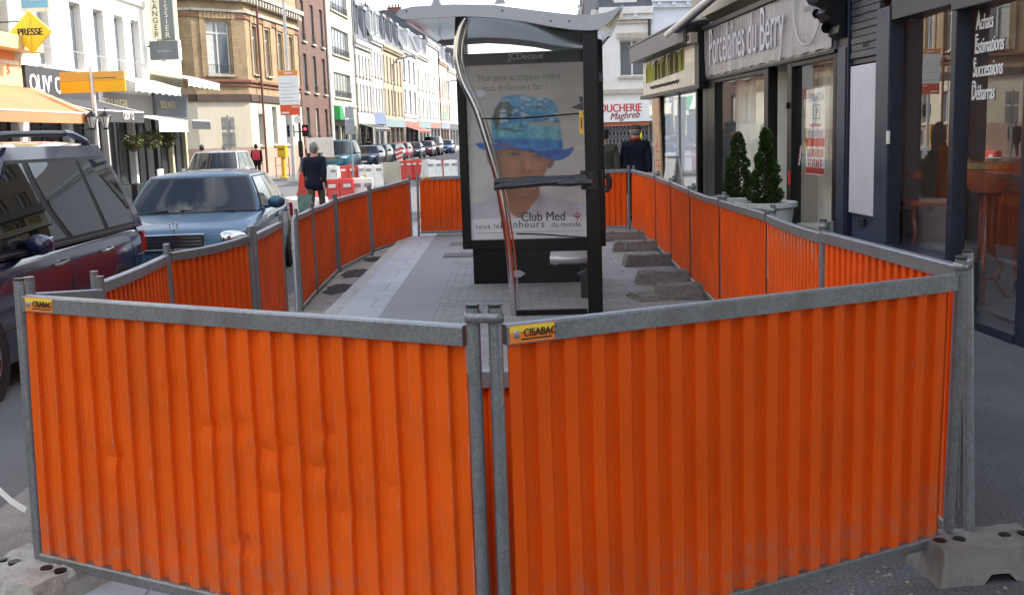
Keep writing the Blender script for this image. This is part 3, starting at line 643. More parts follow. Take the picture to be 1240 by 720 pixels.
# the printed photograph: a fine grid carrying the print's own colours
import numpy as np
def print_portrait():
    nx, ny = 150, 206
    PX, PY = np.meshgrid(np.linspace(562.2, 711.8, nx + 1), np.linspace(80.3, 291.7, ny + 1), indexing='ij')
    rs_ = np.random.RandomState(4)
    def vnoise(sx, sy, seed):
        r_ = np.random.RandomState(seed); gx = (PX - 560) / sx; gy = (PY - 78) / sy; tab = r_.rand(80, 120)
        ix, iy = gx.astype(int), gy.astype(int); fx, fy = gx - ix, gy - iy; fx = fx * fx * (3 - 2 * fx); fy = fy * fy * (3 - 2 * fy)
        a, b_, c, d = tab[ix % 80, iy % 120], tab[(ix + 1) % 80, iy % 120], tab[ix % 80, (iy + 1) % 120], tab[(ix + 1) % 80, (iy + 1) % 120]
        return (a * (1 - fx) + b_ * fx) * (1 - fy) + (c * (1 - fx) + d * fx) * fy
    def smooth_poly(pts, k=5):
        Q = [np.array(p, float) for p in pts]; n = len(Q); out = []
        for i in range(n):
            a, b_, c, d = Q[i - 1], Q[i], Q[(i + 1) % n], Q[(i + 2) % n]
            for j in range(k): t = j / k; out.append(.5 * (2 * b_ + (c - a) * t + (2 * a - 5 * b_ + 4 * c - d) * t * t + (3 * b_ - a - 3 * c + d) * t ** 3))
        return np.array(out)
    def mask(pts, soft=1.2, sm=True):
        P = smooth_poly(pts) if sm else np.array(pts, float); d2 = np.full(PX.shape, 1e9); ins = np.zeros(PX.shape, bool); n = len(P)
        for i in range(n):
            (x0, y0), (x1, y1) = P[i], P[(i + 1) % n]; ex, ey = x1 - x0, y1 - y0; L2 = ex * ex + ey * ey + 1e-9
            t = np.clip(((PX - x0) * ex + (PY - y0) * ey) / L2, 0, 1); d2 = np.minimum(d2, (PX - x0 - t * ex) ** 2 + (PY - y0 - t * ey) ** 2)
            c = ((y0 > PY) != (y1 > PY)) & (PX < ex * (PY - y0) / (ey if abs(ey) > 1e-9 else 1e-9) + x0); ins ^= c
        sd_ = np.sqrt(d2) * np.where(ins, 1, -1); u = np.clip(sd_ / soft * .5 + .5, 0, 1); return u * u * (3 - 2 * u)
    def spot(x, y, rx, ry): return np.exp(-((PX - x) / rx) ** 2 - ((PY - y) / ry) ** 2)
    C = np.zeros(PX.shape + (3,))
    def lay(m, c): 
        nonlocal C
        c = np.array(c); C = C * (1 - m[..., None]) + (c if c.ndim > 1 else np.broadcast_to(c, C.shape)) * m[..., None]
    v = (PY - 80) / 212
    bgc = np.array([.60, .585, .57]) + (vnoise(30, 7, 1) - .5)[..., None] * .10 + (vnoise(60, 40, 2) - .5)[..., None] * .12; lay(np.ones(PX.shape), bgc * (1.02 + .12 * (v[..., None] - .4)))
    lay(.5 * mask([(562, 205), (600, 212), (712, 204), (712, 226), (562, 224)], 8), [.66, .63, .60])
    sh = np.array([.64, .61, .68]) * (1 - .30 * vnoise(14, 26, 3) * (PY > 236))[..., None] * (1 - .35 * spot(612, 246, 18, 10) - .3 * spot(650, 244, 12, 10))[..., None]
    lay(mask([(558, 296), (558, 251), (575, 246), (592, 237), (603, 232), (614, 250), (628, 262), (641, 249), (649, 233), (662, 240), (688, 248), (716, 257), (716, 296)], 1.5), sh)
    nk = np.array([.33, .155, .092]) * (1.15 - .55 * spot(622, 226, 26, 16) - .2 * spot(600, 250, 8, 20))[..., None]
    lay(mask([(596, 240), (602, 214), (640, 212), (648, 236), (638, 251), (622, 266), (607, 253)], 1.5), nk)
    lay(mask([(585, 176), (590, 178), (596, 190), (594, 204), (588, 200), (584, 188)]), np.array([.33, .16, .10]) * (1 - .4 * spot(591, 190, 3, 7))[..., None])
    lay(mask([(664, 186), (667, 196), (664, 204), (659, 206), (658, 192)]), [.25, .12, .075])
    shade = 1.12 - .5 * spot(596, 205, 9, 40) - .35 * spot(661, 200, 6, 26) - .62 * spot(630, 176, 60, 9) + .20 * spot(646, 203, 10, 8) + .16 * spot(616, 203, 8, 8) + .22 * spot(634, 198, 3.2, 11) - .28 * spot(627, 203, 2.6, 9) - .30 * spot(634, 210.5, 6, 2.2) - .18 * spot(618, 193, 8, 2) - .18 * spot(648, 196, 8, 2) - .35 * spot(625, 234, 22, 4) + .10 * spot(630, 226, 9, 4) + (vnoise(3, 3, 5) - .5) * .06
    sk = np.array([.40, .19, .115]) * shade[..., None]; sk[..., 0] += .03 * spot(646, 206, 9, 7)
    lay(mask([(594, 176), (592, 196), (598, 214), (608, 230), (624, 239), (640, 233), (653, 216), (661, 198), (662, 180), (640, 174), (612, 172)], 1.6), sk)
    for x, y in ((618, 187.5), (648.5, 190.5)):
        lay(.85 * mask([(x - 8, y + .6), (x - 3, y - 1.8), (x + 3, y - 1.9), (x + 8, y + .8), (x + 2, y + 2), (x - 3, y + 1.9)], 1.0), [.09, .05, .04]); lay(.8 * spot(x - 3.6, y + .3, 1.6, .8), [.40, .34, .31]); lay(.5 * spot(x + 3.6, y + .5, 1.4, .7), [.38, .32, .29]); lay(.55 * spot(x, y + 3.6, 8, .9), [.24, .12, .08])
        lay(.8 * mask([(x - 10, y - 4), (x - 2, y - 7.4), (x + 8, y - 6), (x + 10, y - 3.6), (x - 2, y - 5.2)], 1.3), [.10, .055, .035])
    lay(.7 * spot(629.5, 208.5, 1.5, 1), [.12, .05, .04]); lay(.7 * spot(637, 208.8, 1.5, 1), [.12, .05, .04])
    lay(.75 * mask([(612, 219), (624, 216.8), (632, 218), (644, 218.6), (634, 223), (622, 223.2)], 1.2), [.34, .12, .10]); lay(.9 * mask([(612, 219), (632, 219.4), (644, 218.8), (630, 220.6)], .8), [.13, .04, .04])
    # hat: crown, painted seaside pattern, brim
    cr = mask([(592, 172), (592, 150), (596, 132), (605, 120), (622, 116.5), (645, 120), (662, 122), (671, 132), (674, 150), (677, 186), (660, 188), (640, 184), (618, 178), (600, 174)], 1.4)
    h1, h2, h3 = vnoise(9, 6, 7), vnoise(22, 9, 8), vnoise(3, 2.4, 9)
    base = np.array([.03, .24, .58]) * (1 - h2[..., None]) + np.array([.14, .48, .78]) * h2[..., None]
    rowv = np.clip((PY - 148 + 6 * (h2 - .5)) / 6, 0, 1)[..., None]; base = base * (1 - rowv) + (np.array([.05, .40, .60]) * (1 - h1[..., None]) + np.array([.24, .62, .74]) * h1[..., None]) * rowv
    row2 = np.clip((PY - 163 - (PX - 592) * .09) / 5, 0, 1)[..., None]; base = base * (1 - row2) + (np.array([.015, .12, .48]) * (1 - h1[..., None]) + np.array([.06, .30, .70]) * h1[..., None]) * row2
    base = base * (.70 + .55 * h3[..., None]) * (1.08 - .35 * spot(598, 150, 9, 40) - .25 * spot(676, 160, 6, 30))[..., None]
    lay(cr, base)
    lay(cr * .75 * np.clip((vnoise(7, 3, 11) - .62) * 6, 0, 1) * (PY < 150), [.70, .78, .82])
    lay(cr * .8 * mask([(640, 150), (660, 150.5), (674, 152), (674, 155), (655, 155), (640, 153)], 1.5), [.55, .50, .34])
    for pts in ([(597, 158), (595, 142), (600, 128), (606, 122), (603, 136), (601, 152)], [(600, 128), (612, 124), (618, 134), (613, 146), (609, 134)], [(602, 128), (596, 134), (594, 146), (598, 138)]): lay(cr * .85 * mask(pts, 1.2), [.07, .085, .045])
    for pts in ([(640, 134), (648, 130.6), (656, 133.4), (664, 129.6), (657, 135.4), (648, 133)], [(600, 157), (612, 155), (622, 158), (632, 160), (618, 161)], [(626, 152), (628, 146), (629, 152), (634, 156), (624, 156)]): lay(cr * .75 * mask(pts, .9), [.08, .10, .14])
    br = mask([(572, 173.5), (584, 173), (600, 176), (630, 181), (660, 186), (680, 183.5), (691, 182), (684, 192), (671, 197), (655, 192.5), (640, 186), (612, 180), (592, 182.5), (578, 180)], 1.3)
    lay(br, (np.array([.012, .05, .38]) * (1 - h1[..., None]) + np.array([.04, .20, .62]) * h1[..., None]) * (1 - .45 * spot(630, 186, 30, 4))[..., None])
    lay(mask([(558, 266), (716, 266), (716, 296), (558, 296)], 1.0, False), [.80, .80, .83])
    C = np.clip(C, .01, .95)
    me = bpy.data.meshes.new('portrait'); vs = []
    for i in range(nx + 1):
        for j in range(ny + 1): a, b_ = PP(PX[i, j], PY[i, j]); vs.append((a, -.0135, b_))
    f = [(i * (ny + 1) + j, i * (ny + 1) + j + 1, (i + 1) * (ny + 1) + j + 1, (i + 1) * (ny + 1) + j) for i in range(nx) for j in range(ny)]
    me.from_pydata(vs, [], f); ca = me.color_attributes.new('print', 'FLOAT_COLOR', 'POINT')
    ca.data.foreach_set('color', np.concatenate([C.reshape(-1, 3), np.ones((C.size // 3, 1))], 1).astype(np.float32).ravel())
    PM, t, p, o = nodes('printed_portrait'); at = N(t, 'VertexColor'); at.layer_name = 'print'; t.links.new(at.outputs['Color'], p.inputs['Base Color']); p.inputs['Roughness'].default_value = .35
    me.materials.append(PM); ob = bpy.data.objects.new('portrait', me); col.objects.link(ob); ob.parent = poster
print_portrait()
PI2 = pm('ink', (.05, .05, .055)); GI = pm('grey_ink', (.2, .2, .2))
yt = -.0150
def ptxt(s, px, py, h, m=PI2, sx=1., bold=0., sp=1.):
    x, z = PP(px, py); text(s, h, m, poster, (x, yt, z), sx=sx, ext=.0006, bold=bold, spacing=sp)
ptxt('Mon père au trapèze volant', 577, 99, .105, GI, .82); ptxt('j’étais drôlement fier !', 577, 111, .105, GI, .86)
ptxt('Club Med', 624, 270, .155, PI2, .86, .002); ptxt('tous les', 568, 278, .085, PI2, 1, 0, 1.2); ptxt('bonheurs', 598.5, 278, .125, PI2, 1, 0, 1.12); ptxt('du monde', 661, 278, .085, PI2, 1)
for k, dx in enumerate((0, 3, 6)):
    flat('trident', [(689 + dx, 262 - (k == 1) * 2), (690.2 + dx, 262 - (k == 1) * 2), (690.6 + dx, 271 if k == 1 else 267), (689.4 + dx, 271 if k == 1 else 267)], pm('trident_red', (.30, .02, .04)), smooth=False)
flat('trident', [(689, 266), (696, 266), (696, 267.2), (689, 267.2)], pm('trident_red', (.30, .02, .04)), smooth=False)
flat('trident', [(697, 269), (698.4, 269), (698.4, 270.6), (697, 270.6)], pm('trident_red', (.30, .02, .04)), smooth=False)
flat('thin_line', [(569, 283.2), (705, 283.2), (705, 283.6), (569, 283.6)], GI, smooth=False)
g = MB(); g.box(X0 + .001, X1 - .001, -.056, -.052, Z0 + .001, Z1 - .001); g.build('glass_cover', glass('poster_glass', (.97, .975, .975), .012, 0, .015), AD)
# ------------------------------------------------------------------ facade tools
def wall_mesh(g, L_, z0, z1, holes, y=0., reveal=.18, depth=None):
    """front wall in the plane y=0 (outside is -y) with rectangular holes and reveals"""
    us = sorted({0., L_, *[h[0] for h in holes], *[h[1] for h in holes]}); zs = sorted({z0, z1, *[h[2] for h in holes], *[h[3] for h in holes]})
    us = [u for u in us if 0 <= u <= L_]; zs = [z for z in zs if z0 <= z <= z1]
    for a, b_ in zip(us, us[1:]):
        for c, d in zip(zs, zs[1:]):
            mu, mz = (a + b_) / 2, (c + d) / 2
            if any(h[0] < mu < h[1] and h[2] < mz < h[3] for h in holes): continue
            g._add([(a, y, c), (b_, y, c), (b_, y, d), (a, y, d)], [(0, 1, 2, 3)])
    for (a, b_, c, d) in holes:
        r = y + reveal
        g._add([(a, y, c), (a, r, c), (a, r, d), (a, y, d)], [(0, 1, 2, 3)]); g._add([(b_, y, c), (b_, y, d), (b_, r, d), (b_, r, c)], [(0, 1, 2, 3)])
        g._add([(a, y, c), (b_, y, c), (b_, r, c), (a, r, c)], [(0, 1, 2, 3)]); g._add([(a, y, d), (a, r, d), (b_, r, d), (b_, y, d)], [(0, 1, 2, 3)])
    if depth:
        g._add([(0, y, z0), (0, y, z1), (0, depth, z1), (0, depth, z0)], [(0, 1, 2, 3)]); g._add([(L_, y, z0), (L_, depth, z0), (L_, depth, z1), (L_, y, z1)], [(0, 1, 2, 3)])
        g._add([(0, depth, z0), (0, depth, z1), (L_, depth, z1), (L_, depth, z0)], [(0, 1, 2, 3)]); g._add([(0, y, z1), (L_, y, z1), (L_, depth, z1), (0, depth, z1)], [(0, 1, 2, 3)])
WFRAME = mat('white_window_frame', (.62, .62, .60), .5, var=.06)
CURTAIN = mat('pale_curtain', (.55, .55, .52), .8, var=.15, scale=9)
def window(parent, h, frame=WFRAME, reveal=.18, mull=1, trans=0., glassm=None, curtain=None, bars=False, sill=None, fw=.06, y=0.):
    a, b_, c, d = h; q = y + reveal; g = MB()
    g.box(a + .003, a + fw, q - .05, q, c + .003, d - .003); g.box(b_ - fw, b_ - .003, q - .05, q, c + .003, d - .003)
    g.box(a + fw, b_ - fw, q - .05, q, c + .003, c + fw); g.box(a + fw, b_ - fw, q - .05, q, d - fw, d - .003)
    for k in range(mull): 
        m_ = a + (b_ - a) * (k + 1) / (mull + 1); g.box(m_ - .035, m_ + .035, q - .054, q - .002, c + fw, d - fw)
    if trans: g.box(a + fw, b_ - fw, q - .052, q - .001, d - trans - .03, d - trans + .03)
    f = g.build('window', frame, parent)
    g = MB(); g.box(a + .01, b_ - .01, q - .022, q - .016, c + .01, d - .01); g.build('pane', glassm or PANEGLASS, f)
    if curtain:
        g = MB(); w_ = b_ - a
        g.box(a + fw, a + fw + w_ * .3, q - .0155, q - .0125, c + fw, d - fw); g.box(b_ - fw - w_ * .26, b_ - fw, q - .0155, q - .0125, c + fw, d - fw)
        g2 = MB(); g2.box(a + fw, a + fw + w_ * curtain, q - .027, q - .0225, c + fw, d - fw); g2.build('curtain', CURTAIN, f); g.b.free()
    if sill:
        g = MB(); g.box(a - .08, b_ + .08, y - .12, y - .003, c - .10, c - .01); g.build('sill', sill, f)
    if bars:
        g = MB(); n = max(5, int((b_ - a) / .12))
        for zz in (c + .05, c + .45): g.tube([(a - .02, y - .06, zz), (b_ + .02, y - .06, zz)], .012, 5)
        for k in range(n + 1): x = a + (b_ - a) * k / n; g.tube([(x, y - .06, c + .05), (x, y - .06, c + .45)], .007, 4)
        g.build('railing', DARKM, f)
    return f
# ------------------------------------------------------------------ shop fronts on the right: local x runs towards the camera, outside is -y
RFA = math.atan2(-1, .0465)
def rs(Y): return (26 - Y) * 1.00108
RX0, RY0 = 4.36 - .0465 * 26, 26
def rroot(name, label, cat, z=0.): return empty(name, (RX0, RY0, z), RFA, label, cat)
# antiques shop -----------------------------------------------------------------
A = rroot('antiques_shop', 'dark navy antiques shop front with white gothic window lettering', 'shop')
def fr(Y1, Y0, z0, z1, y0=-.02, y1=.12, bev=.006, g=None):
    g = g or MB(); g.box(rs(Y1), rs(Y0), y0, y1, z0, z1, bev); return g
g = MB()
for Y1, Y0, z0, z1 in ((9.50, 9.41, .12, 2.698), (8.26, 8.08, .0, 2.698), (11.15, 10.82, 0, 2.75), (12.32, 11.98, 0, 3.1), (5.2, 4.9, 0, 3.1)): fr(Y1, Y0, z0, z1, g=g)
for Y1, Y0 in ((10.818, 9.502), ): fr(Y1, Y0, 0, .50, -.015, .3, g=g); fr(Y1, Y0, .502, .54, -.07, .2, g=g)
for Y1, Y0 in ((9.408, 8.262), (8.078, 5.202)): fr(Y1, Y0, 0, .075, -.03, .3, g=g)
fr(10.818, 9.502, 2.76, 3.05, -.02, .3, g=g); fr(9.5, 5.2, 2.70, 3.05, -.03, .3, g=g); fr(10.83, 5.0, 3.052, 3.16, -.12, .3, g=g); fr(12.3, 4.9, 3.162, 3.7, -.04, .3, g=g)
g.build('shop_frame', NAVY, A)
g = MB(); fr(11.15, 10.82, .3, 2.9, -.034, -.021, g=g); fr(12.25, 12.02, .3, 2.6, -.034, -.021, g=g); g.build('pilaster_panel', mat('navy_panel_light', (.03, .045, .075), .4, var=.2), A)
# carved console bracket
prof = [(-.04, 2.70), (-.12, 2.76), (-.10, 2.84), (-.20, 2.90), (-.27, 2.98), (-.22, 3.06), (-.34, 3.10), (-.40, 3.20), (-.40, 3.34), (-.04, 3.34)]
g = MB(); n = len(prof); X_0, X_1 = rs(12.36), rs(12.02)
va = [g.b.verts.new((X_0, y, z)) for y, z in prof]; vb = [g.b.verts.new((X_1, y, z)) for y, z in prof]
g.b.faces.new(va); g.b.faces.new(vb[::-1])
for i in range(n): g.b.faces.new((va[i], vb[i], vb[(i + 1) % n], va[(i + 1) % n]))
for y, z, r in ((-.13, 2.84, .06), (-.24, 3.0, .055), (-.30, 3.16, .05)): g.lathe([(r, X_0 - .012), (r * .6, X_0 - .02)], (0, y, z), 14, 'x'); 
g.build('console_bracket', BLACK, A)
# door with roller shutter above
g = MB(); fr(11.95, 11.18, .10, .78, .04, .09, g=g); fr(11.90, 11.23, .2, .7, .03, .0385, g=g); dr = g.build('door', mat('blue_door_paint', (.045, .06, .11), .4, var=.25, bmp=.1, dirt=.3), A)
g = MB(); fr(11.95, 11.16, .782, 2.38, .0, .03, .012, g=g); g.build('white_board', mat('white_door_board', (.60, .60, .66), .5, var=.06, dirt=.12), dr)
g = MB(); fr(11.66, 11.50, .66, .74, .0, .029, g=g); g.build('letter_slot', DARKM, dr)
g = MB(); z = 2.46
for k in range(9): fr(11.95, 11.16, z + k * .075, z + k * .075 + .068, .0 + .006 * (k % 2), .05, g=g)
fr(11.97, 11.15, 2.40, 2.452, .03, .06, g=g); sh = g.build('roller_shutter', mat('shutter_slats', (.07, .075, .09), .45, .2, var=.15), A)
g = MB(); fr(11.58, 11.55, 2.56, 2.62, -.012, -.002, g=g); fr(11.50, 11.47, 2.56, 2.62, -.012, -.002, g=g); g.build('shutter_latch', BLACK, sh)
for Y1, Y0, z0, z1 in ((10.818, 9.502, .54, 2.76), (9.408, 8.262, .076, 2.70), (8.078, 5.202, .076, 2.70)):
    g = MB(); s0, s1 = rs(Y1), rs(Y0); ya = .05 + .065 * (s1 - s0)     # each pane sits slightly askew in its deep frame
    g.hexa([(s0, ya, z0), (s1, .05, z0), (s1, .056, z0), (s0, ya + .006, z0), (s0, ya, z1), (s1, .05, z1), (s1, .056, z1), (s0, ya + .006, z1)]); g.build('window_glass', SHOPGLASS, A)
WL = mat('white_lettering', (.72, .72, .72), .5, var=.04)
# gothic words: condensed slanted glyphs with an outline shift
wp = A
for k, wd in enumerate(('Achats', 'Estimations', 'Successions', 'Débarras')):
    x0, z_ = rs(9.26) - k * .018 - .06, 2.515 - k * .195
    o = text(wd, .185, WL, wp, (x0, .05 + .065 * (rs(8.262) - x0) - .006, z_), (math.pi / 2, 0, -.065), sx=.68, shear=.18, ext=.0015, bold=.004, spacing=.98)
    t2 = text(wd[0], .225, WL, o, (-.02, .012, -.004), (0, 0, 0), sx=.85, shear=.05, ext=.0012, bold=.0045)
g = MB(); fr(9.41, 9.37, 1.03, 1.16, -.02, -.001, g=g) if False else g.box(rs(10.82) + .0, rs(10.82) + .05, -.045, -.021, 1.55, 1.68, .004); g.build('door_bell', WHITEPL, A)
# inside of the antiques shop
g = MB()
g.box(rs(12.3), rs(4.9), 2.4, 2.5, 0, 3.1); g.box(rs(12.3) - .02, rs(12.3) + .05, .13, 2.4, 0, 3.1); g.box(rs(12.2), rs(4.9), .13, 2.39, 3.06, 3.12); g.build('interior_wall', mat('reddish_interior', (.42, .27, .24), .85, var=.2), A)
g = MB(); g.box(rs(12.2), rs(4.9), .31, 2.39, .005, .06); g.box(rs(12.2), rs(10.48), .31, 1.15, .061, .50); g.build('interior_floor', mat('interior_floor', (.25, .25, .26), .5, var=.3), A)
MAHO = mat('mahogany', (.26, .055, .022), .3, var=.35, scale=6, coat=.4); MAHO2 = mat('orange_veneer', (.50, .12, .035), .35, var=.3, scale=5, coat=.3)
def rw(Y, y, z=0.):   # point in front/behind the shop line
    a = Vector((math.cos(RFA), math.sin(RFA), 0)); b_ = Vector((-math.sin(RFA), math.cos(RFA), 0)); v = Vector((RX0, RY0, z)) + a * rs(Y) + b_ * y; return v
r = empty('carved_armchair', rw(11.15, .5, .5), RFA, 'carved red wood armchair with scrolled arm behind the antiques window', 'chair')
g = MB(); g.box(-.22, .3, -.25, .25, .40, .47, .02); g.build('seat', MAHO2, r)
g = MB(); g.tube(crom([(-.30, -.2, .75), (-.38, -.2, .82), (-.30, -.2, .88), (-.22, -.2, .80), (-.26, -.2, .62), (-.34, -.2, .5), (-.30, -.2, .42)], 6), .035, 10); g.lathe([(.075, -.24), (.075, -.16)], (-.31, 0, .82), 16, 'y'); g.build('scrolled_arm', MAHO, r, smooth=True)
g = MB(); g.box(-.1, .32, .18, .24, .47, 1.05, .015); g.box(-.05, .3, -.2, -.14, .68, .76, .01); g.build('backrest', MAHO2, r)
for x, y in ((-.24, -.2), (.26, -.2), (-.24, .2), (.26, .2)):
    g = MB(); g.tube(crom([(x, y, .41), (x - .03, y, .3), (x + .03, y, .15), (x - .02, y, 0)], 5), [.035] * 6 + [.025] * 10, 8); g.build('leg', MAHO, r, smooth=True)
r = empty('plant_stand', rw(10.05, .62, .06), RFA, 'tall wooden plant stand carrying a gilt edged bowl behind the lettered window', 'plant stand')
for x, y in ((-.12, 0), (.12, -.06), (0, .13)):
    g = MB(); g.tube(crom([(x * .55, y * .55, .98), (x * .55, y * .55, .5), (x * 1.3, y * 1.3, .32), (x * .9, y * .9, .18), (x * 2.0, y * 2, 0)], 6), [.032] * 8 + [.02] * 17, 8); g.build('leg', MAHO, r, smooth=True)
g = MB(); g.lathe([(.02, .96), (.13, .98), (.15, 1.0), (.02, 1.01)], (0, 0, 0), 20); g.build('stand_top', MAHO, r, smooth=True)
g = MB(); g.tube([(-.15, 0, .2), (.15, -.07, .2)], .014, 8); g.tube([(0, .16, .2), (0, -.03, .2)], .014, 8); g.build('stretcher', MAHO, r, smooth=True)
o = MB(); o.lathe([(.06, 1.012), (.14, 1.03), (.20, 1.12), (.225, 1.22), (.23, 1.30), (.21, 1.31), (.20, 1.24), (.05, 1.2)], (0, 0, 0), 28); 
bo = o.build('bowl', MAHO2, None, smooth=True, loc=rw(10.05, .62, .06)); tag(bo, 'gilt edged red wooden bowl on the tall plant stand', 'bowl')
g = MB(); g.lathe([(.215, 1.295), (.236, 1.31), (.238, 1.25), (.228, 1.24)], (0, 0, 0), 28); [g.ball((.19 * math.cos(a), .19 * math.sin(a), 1.32), .055, .055, .03, 8, 5) for a in (0, 1.1, 2.2, 3.3, 4.4, 5.4)]; g.build('gilt_rim', mat('old_gilt', (.42, .27, .10), .45, .4, var=.3, scale=20), bo, smooth=True)
r = empty('wooden_sideboard', rw(10.75, 1.45, .06), RFA, 'orange veneered sideboard at the right inside the antiques shop', 'sideboard')
g = MB(); g.box(-.55, .9, -.3, .3, .1, .95, .01); g.build('body', MAHO2, r)
g = MB(); g.box(-.6, .95, -.34, .34, .952, 1.0, .01); g.build('top', MAHO, r)
g = MB(); [g.box(x, x + .42, -.315, -.302, .2, .85, .005) for x in (-.5, -.03, .44)]; g.build('door', MAHO, r)
r = empty('small_chest', rw(11.6, .75, .5), RFA, 'low wooden chest behind the carved armchair in the antiques window', 'chest')
g = MB(); g.box(-.3, .35, -.2, .2, 0, .28, .01); g.build('body', MAHO, r); g = MB(); g.box(-.32, .37, -.22, .22, .282, .31, .006); g.build('lid', MAHO2, r)

# porcelain shop ------------------------------------------------------------------
Pp = rroot('porcelain_shop', 'porcelain shop front under a wide grey sheeted name board', 'shop')
g = MB()
for Y1, Y0 in ((12.44, 12.33), (14.16, 13.97), (15.22, 15.02), (18.64, 18.12)): fr(Y1, Y0, 0, 2.56, -.02, .12, g=g)
for Y1, Y0 in ((13.968, 12.442), (18.118, 15.222)): fr(Y1, Y0, 0, .48, -.01, .25, g=g); fr(Y1, Y0, 2.505, 2.56, -.015, .15, g=g)
fr(18.64, 12.33, 2.562, 2.60, -.05, .2, g=g); fr(15.018, 14.162, 2.44, 2.56, .3, .5, g=g)
g.build('shop_frame', BLACK, Pp)
FASC, t, p, o = nodes('sheeted_board')
f1 = noise(t, 1.2, 6, .7, stretch=(2.2, 1, .5)); f2 = noise(t, 4, 6, .6, stretch=(2.5, 1, .6))
c = mixc(t, ramp(t, f1, .35, .7), (.17, .17, .21), (.30, .30, .33)); t.links.new(c, p.inputs['Base Color'])
p.inputs['Roughness'].default_value = .22; p.inputs['Coat Weight'].default_value = .6; p.inputs['Coat Roughness'].default_value = .12
b_ = N(t, 'Bump', Strength=.6, Distance=.05); t.links.new(f2, b_.inputs['Height']); t.links.new(b_.outputs['Normal'], p.inputs['Normal']); t.links.new(b_.outputs['Normal'], p.inputs['Coat Normal'])
g = MB(); x0, x1 = rs(18.6), rs(12.35)
def fsc(u, v):
    x = x0 + (x1 - x0) * u; d = .012 * math.sin(x * 9 + 2 * math.sin(x * 2.1)) * (1 - v) ** 2 + .006 * math.sin(x * 5 + v * 3)
    return (x, -.075 - d, 2.615 + .775 * v + (.02 * abs(math.sin(x * 6.5)) * (v == 0)))
g.grid(fsc, 150, 8); g.box(x0, x1, -.05, .1, 2.602, 3.40); fb = g.build('name_board', FASC, Pp, smooth=True, normals=False)
g = MB(); g.box(x0 - .01, x1 + .01, -.12, .1, 3.402, 3.47); g.build('cornice', DARKM, Pp)
PALE = mat('pale_lettering', (.55, .55, .60), .5, var=.06)
text('Porcelaines du Berry', .84, PALE, fb, (x0 + .40, -.094, 2.80), sx=.58, ext=.002)
ov = MB(); ov.tube([(x1 - .80 + .50 * math.cos(a), -.094, 3.12 + .40 * math.sin(a)) for a in [2 * math.pi * k / 48 for k in range(49)]], .008, 6); ov.build('oval_outline', PALE, fb, smooth=True)
PAL2 = mat('faint_lettering', (.36, .36, .41), .5)
for k, (s_, h_) in enumerate((('Porcelaine', .12), ('Blanche', .12))): text(s_, h_, PAL2, fb, (x1 - .80, -.0945, 3.27 - k * .15), align='CENTER', ext=.0015)
for Y1, Y0 in ((13.968, 12.442), (18.118, 15.222)):
    g = MB(); g.box(rs(Y1), rs(Y0), .05, .056, .481, 2.504); g.build('window_glass', CURTGLASS, Pp)
CURT2 = mat('grey_green_curtain', (.74, .74, .65), .85, var=.12, scale=2.5)
for Y1, Y0 in ((13.96, 12.45), (18.1, 15.23)):
    g = MB(); a0, a1 = rs(Y1), rs(Y0)
    g.grid(lambda u, v: (a0 + (a1 - a0) * u, .34 + .018 * math.sin(u * (a1 - a0) * 17 + .6 * math.sin(7 * u)) + .01 * math.sin(5 * v + 3 * u), .50 + 2.0 * v), int(60 * (a1 - a0)), 6); g.build('curtain', CURT2, Pp, smooth=True, normals=False)
    g = MB(); g.box(a0, a1, .06, .33, .482, .497); g.build('display_floor', WHITEPL, Pp)
g = MB(); g.box(rs(15.02), rs(14.16), .42, .47, .0, 2.44); g.box(rs(15.02) , rs(15.02) + .02, .121, .41, 0, 2.5); g.box(rs(14.16) - .02, rs(14.16), .121, .41, 0, 2.5); dp = g.build('door_panel', mat('cream_door_panel', (.60, .60, .52), .7, var=.08), Pp)
g = MB(); g.box(rs(13.97) - .03, rs(13.97) + .0, -.05, -.021, 1.0, 1.18, .004); g.build('red_switch', RED, Pp)
g = MB(); g.box(rs(14.16) + .04, rs(14.16) + .09, -.05, -.021, 1.98, 2.06, .004); g.build('hinge', BLACK, Pp)
ps = MB(); ps.box(rs(13.62), rs(12.92), .060, .064, 1.15, 2.20); ps = ps.build('window_poster', WHITE, None); ps.location = (RX0, RY0, 0); ps.rotation_euler = (0, 0, RFA); tag(ps, 'white sale poster with red band and boxed P in the porcelain window', 'poster')
px0, px1 = rs(13.62), rs(12.92); pc = (px0 + px1) / 2; FB = mat('faded_blue_ink', (.20, .25, .36), .6, var=.2)
text('LIQUIDATION', .135, FB, ps, (pc, .0585, 2.05), align='CENTER', sx=.68, ext=.0006)
text('P', .15, INK, ps, (pc + .05, .0585, 1.86), align='CENTER', ext=.0006)
g = MB(); 
for a_, b2, c_, d_ in ((pc - .07, pc + .17, 1.995, 2.003), (pc - .07, pc + .17, 1.835, 1.843), (pc - .07, pc - .062, 1.843, 1.995), (pc + .162, pc + .17, 1.843, 1.995)): g.box(a_, b2, .0575, .0595, c_, d_)
g.build('box_outline', INK, ps)
text('avant fermeture', .085, REDINK, ps, (pc, .0585, 1.735), align='CENTER', sx=.8, ext=.0006)
text('LIQUIDATION', .12, FB, ps, (pc, .0585, 1.61), align='CENTER', sx=.75, ext=.0006)
g = MB(); g.box(px0 + .01, px1 - .01, .0572, .0596, 1.50, 1.60); g.box(px0 + .01, px1 - .01, .0572, .0596, 1.165, 1.235); g.build('red_band', REDINK, ps)
text('LIQUIDATION', .14, REDINK, ps, (pc, .0565, 1.37), align='CENTER', sx=.66, ext=.0006); text('TOTALE', .17, REDINK, ps, (pc, .0565, 1.225), align='CENTER', sx=.9, ext=.0006, bold=.004)
